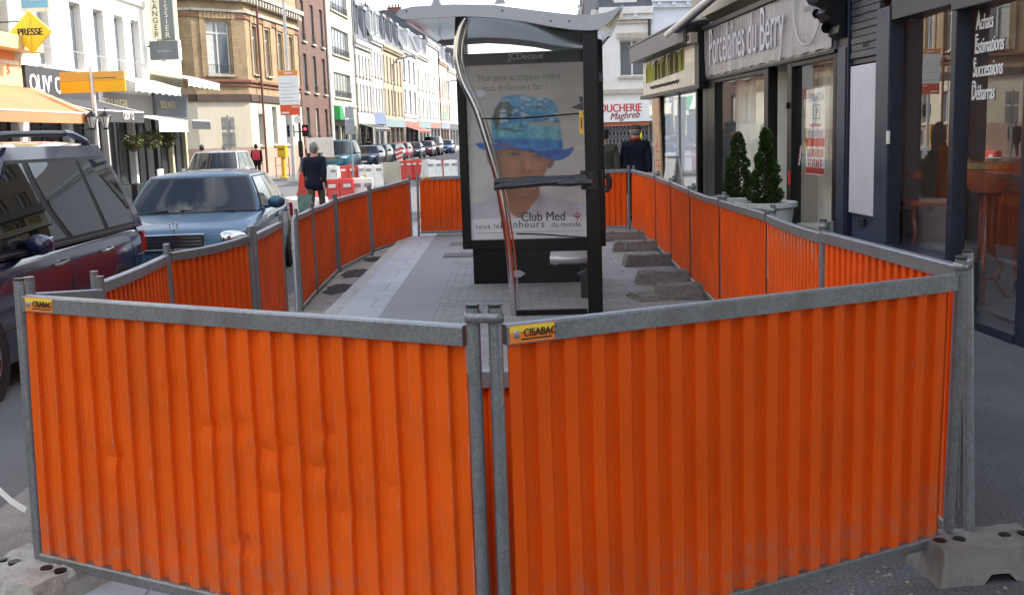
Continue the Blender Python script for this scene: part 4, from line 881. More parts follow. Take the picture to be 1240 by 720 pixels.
sk = MB(); sk.prism([(rs(13.93), 1.25), (rs(13.86), 1.25), (rs(13.78), 1.5), (rs(13.85), 1.5)], .060, .063); sk = sk.build('striped_sticker', WHITE, None); sk.location = (RX0, RY0, 0); sk.rotation_euler = (0, 0, RFA); tag(sk, 'small red and white striped sticker at the porcelain window edge', 'sticker')
g = MB()
for k in range(4): a_ = rs(13.925) + .022 * k; g.prism([(a_ , 1.27 + .06 * k), (a_ + .055, 1.27 + .06 * k + .03), (a_ + .06, 1.30 + .06 * k + .03), (a_ + .005, 1.30 + .06 * k)], .0585, .0597)
g.build('red_stripes', REDINK, sk)

# dark corner shop with the canopy ---------------------------------------------------
C = rroot('corner_shop', 'dark framed corner shop with cream sign board under a grey canopy', 'shop')
g = MB()
for Y1, Y0 in ((18.98, 18.66), (19.55, 19.42), (23.72, 23.2)): fr(Y1, Y0, 0, 2.44, -.02, .14, g=g)
fr(24.6, 18.66, 2.442, 2.52, -.16, .2, g=g); fr(19.0, 18.66, 2.522, 3.52, -.16, .2, g=g)
fr(24.6, 18.9, 3.30, 3.56, .02, 1.6, g=g)
g.build('shop_frame', BLACK, C)
g = MB(); fr(24.7, 18.95, 3.26, 3.60, -.37, -.32, g=g); fr(24.7, 18.95, 3.602, 3.64, -.39, .2, g=g); cp = g.build('canopy', mat('grey_canopy', (.17, .165, .17), .5, var=.1), C)
g = MB(); fr(24.65, 19.0, 3.262, 3.29, -.319, .15, g=g); fr(19.0, 18.952, 3.29, 3.6, -.318, .1, g=g); g.build('soffit', DARKM, cp)
g = MB(); fr(24.5, 19.1, 2.53, 3.24, -.10, -.04, 0, g=g); sg = g.build('sign_board', mat('cream_sign_board', (.62, .58, .46), .4, var=.12, dirt=.2, coat=.3), C)
OLIVE = mat('olive_letters', (.34, .36, .03), .5, var=.3); random.seed(21)
x = rs(24.0)
for k in range(34):
    h_ = random.uniform(.30, .42); w_ = random.uniform(.04, .085); z_ = 2.78 + .002 * k
    if k in (8, 20): x += .12
    gm_ = OLIVE if random.random() < .6 else BLACK; g = MB(); g.box(x, x + w_ * .5, -.125, -.1015, z_, z_ + h_)
    if random.random() < .7: g.box(x + w_ * .48, x + w_ * 1.2, -.12, -.1015, z_ + h_ - .06, z_ + h_ - .001)
    if random.random() < .6: g.box(x + w_ * .48, x + w_ * 1.2, -.12, -.1015, z_ + .001, z_ + .05)
    g.build('lettering', gm_, sg)
    x += w_ + .045
g = MB(); x = rs(23.6)
pts = []
for k in range(90): pts.append((x + k * .034, -.106, 2.66 + .032 * math.sin(k * 1.7) + .012 * math.sin(k * .8)))
g.tube(pts, .008, 5); g.build('sign_flourish', BLACK, sg, smooth=True)
g = MB(); fr(23.2, 19.55, .3, 2.44, .05, .056, 0, g=g); g.build('window_glass', SHOPGLASS, C)
g = MB(); fr(23.2, 19.55, 0, .298, -.01, .2, g=g); fr(21.30, 21.27, .3, 2.44, .03, .07, 0, g=g); g.build('window_base', GREYM, C)
g = MB(); fr(24.6, 23.74, .2, 2.44, .05, .056, 0, g=g); g.build('window_glass', SHOPGLASS, C)
g = MB(); fr(24.6, 18.7, 0, 3.2, 2.6, 2.7, 0, g=g); fr(24.6, 18.7, .005, .03, .2, 2.59, 0, g=g); fr(18.70, 18.66, 0, 3.2, .25, 2.59, 0, g=g); g.build('interior_wall', mat('corner_interior', (.20, .20, .21), .8, var=.2), C)
g = MB(); g.box(-.35, .35, -.02, .02, 0, 2.4, .004); o = g.build('wooden_board', WOOD, None, loc=rw(22.35, -.14, .0), rot=(R(2), 0, RFA)); tag(o, 'raw wooden board propped upright against the corner shop window', 'board')
g = MB(); [g.box(random.uniform(-.25, .1), random.uniform(.12, .3), -.0235, -.0215, z_, z_ + .03) for z_ in (1.0, 1.12, 1.3, 1.42, 1.6)]; g.build('red_scrawl', REDINK, o)
r = empty('sandwich_board', rw(20.3, -.30, 0), RFA + R(10), 'white sandwich board standing outside the corner shop', 'sandwich board')
for s in (-1, 1):
    g = MB(); g.hexa([(-.28, s * .25, 0), (.28, s * .25, 0), (.28, s * .25 + .03, 0), (-.28, s * .25 + .03, 0), (-.22, s * .02, 1.22), (.22, s * .02, 1.22), (.22, s * .02 + .03, 1.22), (-.22, s * .02 + .03, 1.22)]); g.build('board', WHITEPL, r)
g = MB(); g.box(-.2, .2, -.025, .055, 1.22, 1.26, .004); g.build('hinge_bar', GREYM, r)
# rolled awning arm and spotlight over the porcelain board
r = rroot('rolled_awning', 'rolled white awning tube with patterned cloth above the porcelain shop', 'awning')
g = MB(); g.tube([(rs(19.5), -.55, 3.42), (rs(17.5), -.35, 3.72), (rs(13.0), -.35, 3.95)], .05, 12); g.build('tube', WHITEPL, r, smooth=True)
g = MB(); g.tube([(rs(19.3), -.42, 3.50), (rs(17.5), -.22, 3.80), (rs(13.0), -.2, 4.03)], .075, 12); g.build('cloth_roll', mat('blue_check_cloth', (.14, .17, .27), .8, var=.6, scale=25), r, smooth=True)
g = MB(); [g.tube([(rs(Y), .0, 3.62), (rs(Y), -.38, z_)], .025, 8) for Y, z_ in ((18.8, 3.55), (16, 3.78), (13.4, 3.92))]; g.build('bracket', GREYM, r, smooth=True)
r = empty('wall_lamp', rw(18.78, -.22, 3.30), RFA, 'small beige floodlight at the corner of the canopy', 'lamp')
g = MB(); g.box(-.11, .11, -.09, .05, -.09, .09, .012); g.build('housing', mat('beige_housing', (.42, .38, .30), .5), r)
g = MB(); g.box(-.06, .06, -.096, -.0905, -.05, .05, .004); g.build('lens', BLACK, r)
# upper storeys above the shops
U = empty('beige_house', (4.36 - .0465 * 20 + .02, 20, 3.5), RFA, 'beige rendered house above the right hand shops', 'house')
LU = 30.; holes = []
for fl in range(3):
    for k in range(15): holes.append((.7 + 1.95 * k, 1.65 + 1.95 * k, .7 + 2.75 * fl, 2.55 + 2.75 * fl))
BEIGE = grime_wall('beige_render', (.46, .40, .31), (.2, .17, .13), .6, .8)
g = MB(); wall_mesh(g, LU, .18, 8.6, holes, depth=9); g.build('wall', BEIGE, U)
for h in holes:
    if h[0] < 9: window(U, h, curtain=.3)
g = MB(); 
for h in holes:
    if h[0] >= 9: g.box(h[0], h[1], .15, .17, h[2], h[3])
o = g.build('blank_windows', PANEGLASS, U); o['kind'] = 'stuff'
g = MB(); g.box(-.15, LU, -.25, -.002, 8.3, 8.6); g.box(0, LU, -.1, -.003, 2.9, 3.05); g.build('cornice', BEIGE, U)
g = MB(); g.hexa([(0, 0, 8.602), (LU, 0, 8.602), (LU, 9, 8.602), (0, 9, 8.602), (0, 2.5, 11), (LU, 2.5, 11), (LU, 6.5, 11), (0, 6.5, 11)]); g.build('roof', SLATE, U)
g = MB(); wall_mesh(g, 5.6, 0, 3.0, [], depth=8); o = g.build('shop_body', BEIGE, None); 
bpy.data.objects.remove(o)
TANR = grime_wall('brown_render', (.27, .22, .17), (.12, .1, .08), .6, .8)
bk = empty('added_shade_house', (6.2, 31, 0), RFA, 'plain unseen house added behind the corner shop to shade the street', 'house')  # added out of view to keep the sun off the street
hs = [(.6 + 1.75 * k, 1.6 + 1.75 * k, z_, z_ + 1.8) for k in range(6) for z_ in (.9, 3.9, 6.6, 9.2)]
g = MB(); wall_mesh(g, 11, 0, 12.5, hs, depth=9); g.build('wall', TANR, bk)
for h in hs: window(bk, h)
g = MB(); g.hexa([(-.1, -.1, 12.503), (11.1, -.1, 12.503), (11.1, 9.1, 12.503), (-.1, 9.1, 12.503), (-.1, 4.2, 15), (11.1, 4.2, 15), (11.1, 4.8, 15), (-.1, 4.8, 15)]); g.build('roof', SLATE, bk)
# planters and conifers ------------------------------------------------------------
LEAF, t, p, o = nodes('conifer_leaf')
gi = N(t, 'NewGeometry'); c = mixc(t, gi.outputs['Random Per Island'], (.012, .035, .008), (.055, .105, .022)); c = mixc(t, ramp(t, gi.outputs['Random Per Island'], .9, .97), c, (.12, .14, .03))
t.links.new(c, p.inputs['Base Color']); p.inputs['Roughness'].default_value = .6; p.inputs['Specular IOR Level'].default_value = .25
BARK = mat('bark', (.09, .06, .04), .9, var=.3, scale=15, bmp=.4)
def leaf(g, c, d, s, tw):
    d = Vector(d).normalized(); a = d.orthogonal().normalized(); a = (Matrix.Rotation(tw, 3, d) @ a); c = Vector(c)
    q = [c, c + d * s * .5 + a * s * .28, c + d * s, c + d * s * .5 - a * s * .28]; g.b.faces.new([g.b.verts.new(p) for p in q])
def conifer(label, x, y, z, H_, Rm, n, seed):
    rnd = random.Random(seed); root = empty('conifer', (x, y, z), 0, label, 'conifer', 'clipped conifers by the porcelain window')
    g = MB(); g.tube([(0, 0, -.25), (0, 0, H_ * .5), (.01, 0, H_ * .92)], [.03, .02, .006], 8); g.build('trunk', BARK, root, smooth=True)
    g = MB(); lumps = [(rnd.uniform(0, 1), rnd.uniform(0, 6.28), rnd.uniform(.08, .2), rnd.uniform(-.38, .34)) for _ in range(60)]
    for k in range(n):
        h = 1 - rnd.random() ** .62 if rnd.random() < .5 else rnd.random(); th = rnd.uniform(0, 6.283)
        prof = Rm * (1 - h) ** .62 * (.80 + .35 * min(1, h * 7)) * (1 if h > .04 else .8)
        mod = 1 - (.38 if seed == 4 else .12) * math.exp(-((h - .72) / .16) ** 2) + (.22 if seed == 9 else 0) * math.exp(-((h - .86) / .07) ** 2)
        for (lh, lt, lr, la) in lumps:
            da = abs((th - lt + math.pi) % (2 * math.pi) - math.pi); mod += la * math.exp(-((h - lh) / .05) ** 2 - (da / .5) ** 2)
        rr = prof * mod * (1 - .5 * rnd.random() ** 2.2); c = (rr * math.cos(th), rr * math.sin(th), h * H_ + rnd.uniform(-.01, .01))
        leaf(g, c, (math.cos(th) * .8 + rnd.uniform(-.5, .5), math.sin(th) * .8 + rnd.uniform(-.5, .5), .6 + rnd.uniform(-.5, .6)), rnd.uniform(.024, .055), rnd.uniform(0, 3.14))
    g.build('foliage', LEAF, root, normals=False); return root
conifer('bushier clipped conifer nearer the camera in a white planter', 3.02, 12.55, .86, .86, .185, 4600, 4)
conifer('slimmer darker conifer behind the bushier one by the porcelain window', 2.95, 13.75, .86, .82, .165, 3800, 9)
PLW = mat('white_planter', (.60, .60, .58), .5, var=.05, dirt=.2)
for x, y, lab in ((3.02, 12.55, 'white round planter under the bushier conifer'), (2.95, 13.75, 'white round planter under the slimmer conifer')):
    g = MB(); g.lathe([(.22, 0), (.24, .02), (.32, .80), (.365, .83), (.365, .88), (.335, .885), (.32, .85), (.02, .83)], (0, 0, 0), 36); o = g.build('planter', PLW, None, smooth=True, loc=(x, y, .004)); tag(o, lab, 'planter', 'white round planters')
    g = MB(); g.lathe([(.315, .80), (.30, .862), (.02, .866)], (0, 0, 0), 24); g.build('soil', mat('potting_soil', (.05, .04, .03), .95, var=.4, scale=30, bmp=.6), o)
# ------------------------------------------------------------------ street houses
WHITEWALL = grime_wall('white_render', (.70, .69, .66), (.42, .38, .33), .35, .7)
CREAMW = grime_wall('cream_render', (.60, .54, .42), (.3, .26, .2), .35, .7)
PALEW = grime_wall('pale_grey_render', (.55, .55, .54), (.28, .27, .26), .45, .8)
TANW = grime_wall('tan_render', (.42, .34, .24), (.2, .16, .12), .45, .8)
PINKW = grime_wall('pinkish_plinth', (.44, .29, .22), (.2, .14, .11), .5, 1.2)
YBRICK = brick('yellow_brick', (.40, .28, .145), (.30, .20, .10), (.26, .21, .15), amt=.8)
RBRICK = brick('red_brick', (.26, .085, .05), (.20, .07, .045), (.18, .14, .11))
BBRICK = brick('brown_brick', (.17, .085, .06), (.13, .07, .055), (.12, .10, .085), amt=.6)
STONE = grime_wall('pale_stone_trim', (.46, .42, .35), (.12, .10, .09), .6, 2.2)
SHUT = mat('closed_pale_shutter', (.45, .45, .43), .7, var=.15, scale=6)
GLASSDK = mat('dark_shop_glass', (.035, .04, .045), .08, 0, .3, .8, spec=1.0)
ZINC = mat('zinc_sheet', (.24, .25, .27), .5, .4, var=.15)
FARW = grime_wall('weathered_white_render', (.54, .53, .50), (.26, .24, .21), .6, .5)
def house(label, p0, p1, h, cols, rows, wall, roof='mansard', rh=2.6, winw=.9, shop=None, depth=9, name='row_house', cat='house', group=None, frame=WFRAME, sill=STONE, bars=False, ends=None, chim=1, mull=1, rev=.18, dorm=None, z0=0., trim=None, seed=0, curtain=None):
    d = Vector((p1[0] - p0[0], p1[1] - p0[1], 0)); L_ = d.length; rz = math.atan2(d.y, d.x); rnd = random.Random(seed)
    root = empty(name, (p0[0], p0[1], z0), rz, label, cat, group)
    holes = []
    for (a, b_) in rows:
        for k in range(cols):
            c = L_ * (k + .5) / cols; w_ = winw if winw < L_ / cols * .85 else L_ / cols * .7
            holes.append((c - w_ / 2, c + w_ / 2, a, b_))
    sh = []
    if shop:
        n = shop.get('bays', 2)
        for k in range(n): sh.append((.25 + (L_ - .5) * k / n + .08, .25 + (L_ - .5) * (k + 1) / n - .08, .35 if k != shop.get('door', 1) else .05, shop.get('top', 2.6)))
    g = MB(); wall_mesh(g, L_, 0, h, holes + sh, depth=depth, reveal=rev); g.build('wall', wall, root)
    for i, hh in enumerate(holes): window(root, hh, frame, rev, mull, 0, sill=sill, bars=bars, curtain=curtain if curtain else rnd.choice((None, .3, .42, None, .86)))
    for hh in sh:
        f = window(root, hh, shop.get('frame', DARKM), .22, 1, .5, GLASSDK, fw=.08); f.name = 'shop_window'
    if shop and shop.get('fascia'):
        g = MB(); z_ = shop.get('top', 2.6) + .1; g.box(.1, L_ - .1, -.12, -.004, z_, z_ + shop.get('fh', .6), .01); fb = g.build('fascia', shop['fascia'], root)
    if shop and shop.get('awning'):
        am, out, za, zc = shop['awning']; awning(root, .2, L_ - .2, out, za, zc, am)
    g = MB()
    g.box(-.02, L_ + .02, -.28, -.004, h - .28, h); g.box(-.01, L_ + .01, -.16, -.005, h - .5, h - .29)
    if rows: g2 = MB(); g2.box(0, L_, -.09, -.006, rows[0][0] - .55, rows[0][0] - .38); g2.build('string_course', trim or wall, root)
    for k in range(int(L_ / .6)): g.box(.2 + .6 * k, .34 + .6 * k, -.25, -.161, h - .42, h - .281)
    g.build('cornice', trim or wall, root)
    g = MB(); 
    if roof == 'mansard':
        g.hexa([(-.05, -.1, h + .003), (L_ + .05, -.1, h + .003), (L_ + .05, depth, h + .003), (-.05, depth, h + .003), (-.05, .9, h + rh), (L_ + .05, .9, h + rh), (L_ + .05, depth - 1, h + rh), (-.05, depth - 1, h + rh)])
        g.hexa([(-.05, .9, h + rh + .002), (L_ + .05, .9, h + rh + .002), (L_ + .05, depth - 1, h + rh + .002), (-.05, depth - 1, h + rh + .002), (-.05, depth / 2 - .2, h + rh + .9), (L_ + .05, depth / 2 - .2, h + rh + .9), (L_ + .05, depth / 2 + .2, h + rh + .9), (-.05, depth / 2 + .2, h + rh + .9)])
    elif roof == 'gable':
        g.hexa([(-.05, -.15, h + .003), (L_ + .05, -.15, h + .003), (L_ + .05, depth, h + .003), (-.05, depth, h + .003), (-.05, depth / 2 - .1, h + rh), (L_ + .05, depth / 2 - .1, h + rh), (L_ + .05, depth / 2 + .1, h + rh), (-.05, depth / 2 + .1, h + rh)])
    else: g.box(-.05, L_ + .05, -.1, depth, h + .003, h + .35)
    rf = g.build('roof', SLATE, root)
    g = MB(); g.tube([(L_ - .12, -.10, .1), (L_ - .12, -.10, h - .5)], .055, 6); g.build('downpipe', rnd.choice((WHITEPL, GREYM, DARKM)), root)
    if chim:
        for k in range(chim):
            cx = .35 if k == 0 else L_ - .8; g = MB(); zc = h + rh
            g.box(cx, cx + .45, depth * .3, depth * .3 + 1.5, h + .5, zc + 1.1); g.box(cx - .05, cx + .5, depth * .3 - .05, depth * .3 + 1.55, zc + 1.102, zc + 1.2)
            for j in range(4): g.lathe([(.1, zc + 1.2), (.08, zc + 1.55)], (cx + .22, depth * .3 + .25 + .35 * j, 0), 8)
            g.build('chimney', RBRICK if rnd.random() < .6 else STONE, rf)
    nd = dorm if dorm is not None else (max(1, cols // 2) if roof == 'mansard' else 0)
    for k in range(nd):
        c = L_ * (k + .5) / nd; w_ = min(.95, L_ / max(nd, 1) * .6); g = MB()
        g.box(c - w_ / 2 - .1, c - w_ / 2, -.02, 1.2, h + .3, h + rh * .74); g.box(c + w_ / 2, c + w_ / 2 + .1, -.02, 1.2, h + .3, h + rh * .74); g.box(c - w_ / 2 - .16, c + w_ / 2 + .16, -.1, 1.3, h + rh * .742, h + rh * .82); g.box(c - w_ / 2, c + w_ / 2, -.01, 1.2, h + .2, h + .4)
        g.box(c - .03, c + .03, .02, .06, h + .4, h + rh * .74)
        dm = g.build('dormer', [WFRAME, ZINC, WFRAME, ZINC][seed % 4], root); g = MB(); g.box(c - w_ / 2, c + w_ / 2, .065, .09, h + .4, h + rh * .74); g.build('pane', PANEGLASS, dm)
    return root
def awning(parent, u0, u1, out, za, zc, m, scallop=False, val=.22, y0=-.13, name='awning'):
    g = MB(); n = max(8, int((u1 - u0) * 10))
    g.grid(lambda u, v: (u0 + (u1 - u0) * u, y0 - out * v, za + (zc - za) * v), n, 4)
    g.grid(lambda u, v: (u0 + (u1 - u0) * u, y0 - out - .004, zc - v * (val - (.05 * abs(math.sin(u * (u1 - u0) * 5)) if scallop else 0))), n * 2, 1)
    o = g.build(name, m, parent); s = o.modifiers.new('thick', 'SOLIDIFY'); s.thickness = .012
    g = MB(); g.tube([(u0, y0, za), (u0, y0 - out, zc)], .018, 6); g.tube([(u1, y0, za), (u1, y0 - out, zc)], .018, 6); g.tube([(u0, y0 - out, zc), (u1, y0 - out, zc)], .022, 6); g.build('awning_frame', WHITEPL, o, smooth=True)
    return o
# --- near left: white house with press, olive and bakery shops
LA = math.atan2(1, .01)
W = empty('white_corner_house', (-12.32, 12, 0), LA, 'white rendered house above the press, olive and bakery shops', 'house')
def lu(Y): return Y - 12.
hol = [(lu(c) - .40, lu(c) + .40, a, b_) for a, b_ in ((3.95, 5.85), (7.1, 9.0)) for c in (14.5, 17, 19.4, 21.8, 24.3, 26.6, 28.95, 31.15, 32.85, 34.5, 35.95)]
shops = [(lu(13), lu(19.6), .4, 2.7), (lu(20.4), lu(23.5), .4, 2.7), (lu(23.8), lu(27.0), .4, 2.7), (lu(27.6), lu(30), .3, 2.85), (lu(30.3), lu(32.8), .1, 2.85), (lu(33.3), lu(35), .3, 2.75), (lu(35.2), lu(36.7), .1, 2.75)]
g = MB(); wall_mesh(g, 25, 0, 10.2, hol + shops, depth=10, reveal=.22); g.build('wall', WHITEWALL, W)
for h in hol: window(W, h, reveal=.22, curtain=.34, sill=WHITEWALL, bars=False)
for h in shops: f = window(W, h, DARKM, .25, 1, .5, GLASSDK, fw=.09); f.name = 'shop_window'
g = MB(); g.box(-.05, 25.05, -.35, -.004, 9.9, 10.2); g.box(0, 25, -.10, -.005, 6.35, 6.55); g.box(0, 25, -.07, -.006, 3.72, 3.82) if False else None; g.build('cornice', WHITEWALL, W)
g = MB(); g.hexa([(0, 0, 10.203), (25, 0, 10.203), (25, 10, 10.203), (0, 10, 10.203), (0, 1.2, 12.6), (25, 1.2, 12.6), (25, 8.5, 12.6), (0, 8.5, 12.6)]); g.build('roof', SLATE, W)
for c in (28.95, 31.15, 32.85, 34.5, 35.95):
    g = MB(); g.tube([(lu(c) - .5, -.05, 4.45), (lu(c) + .5, -.05, 4.45)], .015, 5); g.build('window_bar', GREYM, W, smooth=True)
CRF = mat('cream_fascia', (.58, .47, .24), .5, var=.06); ORF = mat('orange_fascia_strip', (.65, .22, .04), .5)
g = MB(); g.box(lu(13), lu(27.25), -.10, -.004, 3.32, 4.05, .01); pf = g.build('press_fascia', CRF, W)
g = MB(); g.box(lu(13), lu(27.6), -.55, -.004, 4.16, 4.5, .02); g.build('awning_box', CRF, pf)
g = MB(); g.box(lu(13.1), lu(26.9), -.115, -.102, 3.96, 4.155); g.build('orange_strip', ORF, pf)
text('s', .5, mat('orange_letters', (.55, .12, .04), .5), pf, (lu(26.4), -.105, 3.60), shear=.2, ext=.01)
SALMON = mat('salmon_awning', (.50, .19, .085), .8, var=.1, scale=1); STRIPE = mat('striped_valance', (.35, .45, .35), .8, var=.2)
awning(W, lu(14), lu(27.6), 1.45, 3.30, 2.62, SALMON, val=.25, y0=-.2, name='salmon_awning')
GREYF = mat('slate_grey_fascia', (.045, .045, .05), .5, var=.1)
g = MB(); g.box(lu(27.35), lu(31.9), -.14, -.004, 3.02, 3.88, .01); of = g.build('olive_fascia', GREYF, W)
text("OLIV' O", .62, WL, of, (lu(27.5), -.143, 3.24), sx=.92, bold=.012, ext=.01)
GREYA = mat('grey_awning', (.04, .04, .046), .8, var=.15, scale=1)
aw = awning(W, lu(27.9), lu(31.9), 1.3, 3.12, 2.74, GREYA, val=.30, y0=-.15, name='grey_awning')
text("OLIV' O", .3, WL, aw, (lu(30.2), -1.472, 2.52), sx=.8, ext=.004)
WHT_AW = mat('white_awning_cloth', (.78, .78, .76), .8, var=.04)
g = MB(); g.box(lu(32.0), lu(36.9), -.13, -.004, 2.78, 3.42, .01); bf = g.build('bakery_fascia', mat('grey_board', (.16, .16, .165), .5), W)
text('BOULANGER', .40, mat('gilt_letters', (.62, .55, .36), .4, .3), bf, (lu(32.25), -.133, 2.95), sx=.86, ext=.02, bold=.006)
awning(W, lu(32.6), lu(36.95), .9, 3.95, 3.66, WHT_AW, scallop=True, val=.28, name='white_awning')
awning(W, lu(33.5), lu(36.4), 1.2, 2.78, 2.55, WHT_AW, val=.36, y0=-.15, name='low_white_awning')
g = MB(); g.box(lu(36.72), lu(37), -.16, -.004, 0, 3.4, .01); g.build('pilaster', DARKM, W); g = MB(); g.box(lu(32.92), lu(33.14), -.15, -.004, 0, 2.77, .01); g.build('pilaster', DARKM, W)
# bakery corner house
Bk = empty('bakery_house', (-12.32 + .25, 37.02, 0), LA, 'narrow bakery house with olive wall ending at the side street', 'house')
hb = [(.9, 1.8, 4.7, 6.7), (2.2, 3.1, 7.4, 9.2)]; sb = [(.3, 1.75, .2, 2.6), (1.95, 3.4, .4, 2.6)]
g = MB(); wall_mesh(g, 3.6, 0, 9.8, hb + sb, depth=10); g.build('wall', grime_wall('olive_wall', (.45, .42, .28), (.2, .18, .12), .5, 1), Bk)
for h in hb: window(Bk, h)
for h in sb: f = window(Bk, h, DARKM, .2, 1, .5, GLASSDK); f.name = 'shop_window'
g = MB(); g.box(-.02, 3.65, -.12, -.004, 2.62, 3.62, .01); f = g.build('fascia', mat('blue_grey_fascia', (.11, .125, .145), .5), Bk)
text('BOULANGER', .36, mat('gilt_letters', (.6, .5, .3), .4), f, (.5, -.123, 3.05), sx=.75, ext=.02)
awning(Bk, .05, 3.9, 1.15, 4.3, 3.98, WHT_AW, scallop=True, val=.26, name='white_awning')
awning(Bk, 1.0, 3.2, .9, 2.75, 2.6, GREYA, val=.3, name='grey_awning')
g = MB(); g.hexa([(0, 0, 9.803), (3.6, 0, 9.803), (3.6, 10, 9.803), (0, 10, 9.803), (0, 1, 12), (3.6, 1, 12), (3.6, 9, 12), (0, 9, 12)]); g.build('roof', SLATE, Bk)
# vertical bakery sign
r = empty('bakery_sign', (-11.83, 36.9, 4.98), 0, 'tall vertical bakery sign board projecting from the white house', 'sign')
g = MB(); g.box(.0, .32, -.06, .06, .32, 3.6, .01); b1 = g.build('cream_board', mat('cream_board', (.72, .68, .5), .5), r)
g = MB(); g.box(.321, .76, -.06, .06, .28, 3.6, .01); b2 = g.build('grey_board', mat('grey_green_board', (.13, .15, .15), .5), r)
for k, ch in enumerate('BOULANGER'): text(ch, .26, INK, b1, (.16, -.063, .40 + .225 * (8 - k)), align='CENTER', ext=.004)
for k, ch in enumerate('PATISSIER'): text(ch, .27, mat('pale_yellow_letters', (.68, .66, .5), .5), b2, (.53, -.063, .36 + .225 * (8 - k)), align='CENTER', ext=.004)
g = MB(); g.box(-.1, .86, -.12, .12, -.36, .26, .015); f = g.build('lower_plate', mat('dark_grey_plate', (.10, .11, .12), .5), r)
g = MB(); g.tube([(.15 + .012 * k, -.1235, -.08 + .05 * math.sin(k * .9) * (1 - k / 60)) for k in range(42)], .007, 4); g.build('script_flourish', mat('pale_script', (.4, .42, .42), .5), f)
g = MB(); g.box(.861, .90, -.13, .13, -.38, .28, .006); g.build('white_edge', WHITEPL, f)
g = MB(); g.tube([(-.2, 0, 3.2), (1.1, 0, 3.2)], .02, 6); g.tube([(-.2, 0, .1), (0, 0, .1)], .03, 6); g.build('bracket', DARKM, r, smooth=True)
# PRESSE sign and blue tabac sign
r = empty('press_sign', (-11.42, 26.5, 4.58), 0, 'yellow diamond PRESSE sign projecting over the press shop', 'sign')
g = MB(); s = .50; g.prism([(-s, 0), (-.03, -s + .03), (0, -s), (.03, -s + .03), (s, 0), (.03, s - .03), (0, s), (-.03, s - .03)], -.05, .05); pb = g.build('board', mat('yellow_sign', (.80, .58, .02), .35, var=.05), r)
text('PRESSE', .235, INK, pb, (0, -.053, -.08), align='CENTER', sx=.86, bold=.012, ext=.003)
g = MB(); g.tube([(.02, -.052, .45), (.05, -.052, .25), (-.02, -.052, .1), (.02, -.052, -.1), (.0, -.052, -.45)], .006, 4); g.build('feather_line', mat('ochre', (.5, .3, .02), .5), pb)
g = MB(); g.tube([(-.9, 0, .25), (-.25, 0, .25)], .018, 6); g.tube([(-.9, 0, -.28), (-.3, 0, -.28)], .018, 6); g.build('bracket', DARKM, r, smooth=True)
r = empty('blue_sign', (-11.42, 27.1, 5.12), 0, 'blue and white boxed sign above the PRESSE diamond', 'sign')
g = MB(); g.box(-.42, .30, -.1, .1, 0, .8, .02); f = g.build('box', WHITEPL, r); g = MB(); g.box(-.38, .26, -.106, -.102, .09, .75); f2 = g.build('blue_face', mat('sky_blue_print', (.16, .40, .62), .4, var=.15), f)
text('PRESSE', .17, WL, f2, (-.1, -.108, .26), align='CENTER', ext=.002, sx=.8)
g = MB(); g.tube([(-.8, 0, .4), (-.42, 0, .4)], .02, 6); g.build('bracket', DARKM, r, smooth=True)
# yellow two-panel sign on a pole with lanterns
r = empty('yellow_road_sign', (-10.36, 27.3, .02), 0, 'yellow two panel sign on a slim white pole before the bakery', 'sign')
g = MB(); g.tube([(0, 0, 0), (0, 0, 3.75)], .05, 12); g.build('pole', WHITEPL, r, smooth=True)
YD = mat('yellow_sign_lower', (.80, .45, .01), .4, var=.05); YT = mat('ochre_sign_upper', (.62, .38, .08), .4, var=.08)
for x0, x1 in ((-.80, -.055), (.055, .83)):
    g = MB(); g.box(x0, x1, -.03, .03, 3.12, 3.40, .008); g.build('lower_band', YD, r); g = MB(); g.box(x0, x1, -.03, .03, 3.402, 3.63, .008); g.build('upper_band', YT, r)
g = MB(); g.box(.06, .62, -.033, -.0305, 3.46, 3.475); g.build('thin_line', INK, r)
for x, y, lab in ((-10.38, 27.1, 'black lantern on the yellow sign pole, left one'), (-10.08, 27.2, 'black lantern beside the yellow sign pole, right one')):
    r = empty('street_lantern', (x, y, 2.2), 0, lab, 'lantern', 'lanterns below the yellow sign')
    g = MB(); g.lathe([(.03, .46), (.15, .36), (.16, .34), (.03, .335)], (0, 0, 0), 8); g.lathe([(.02, .0), (.07, .02), (.07, .05), (.02, .055)], (0, 0, 0), 8); [g.tube([(.07 * math.cos(a), .07 * math.sin(a), .05), (.15 * math.cos(a), .15 * math.sin(a), .34)], .008, 4) for a in [k * math.pi / 2 for k in range(4)]]; g.tube([(0, 0, .46), (0, .05, .55), (0, .2, .5)], .012, 5); g.build('frame', BLACK, r)
    g = MB(); g.lathe([(.06, .056), (.135, .333)], (0, 0, 0), 8); g.build('lantern_glass', mat('milky_glass', (.55, .54, .5), .3), r)
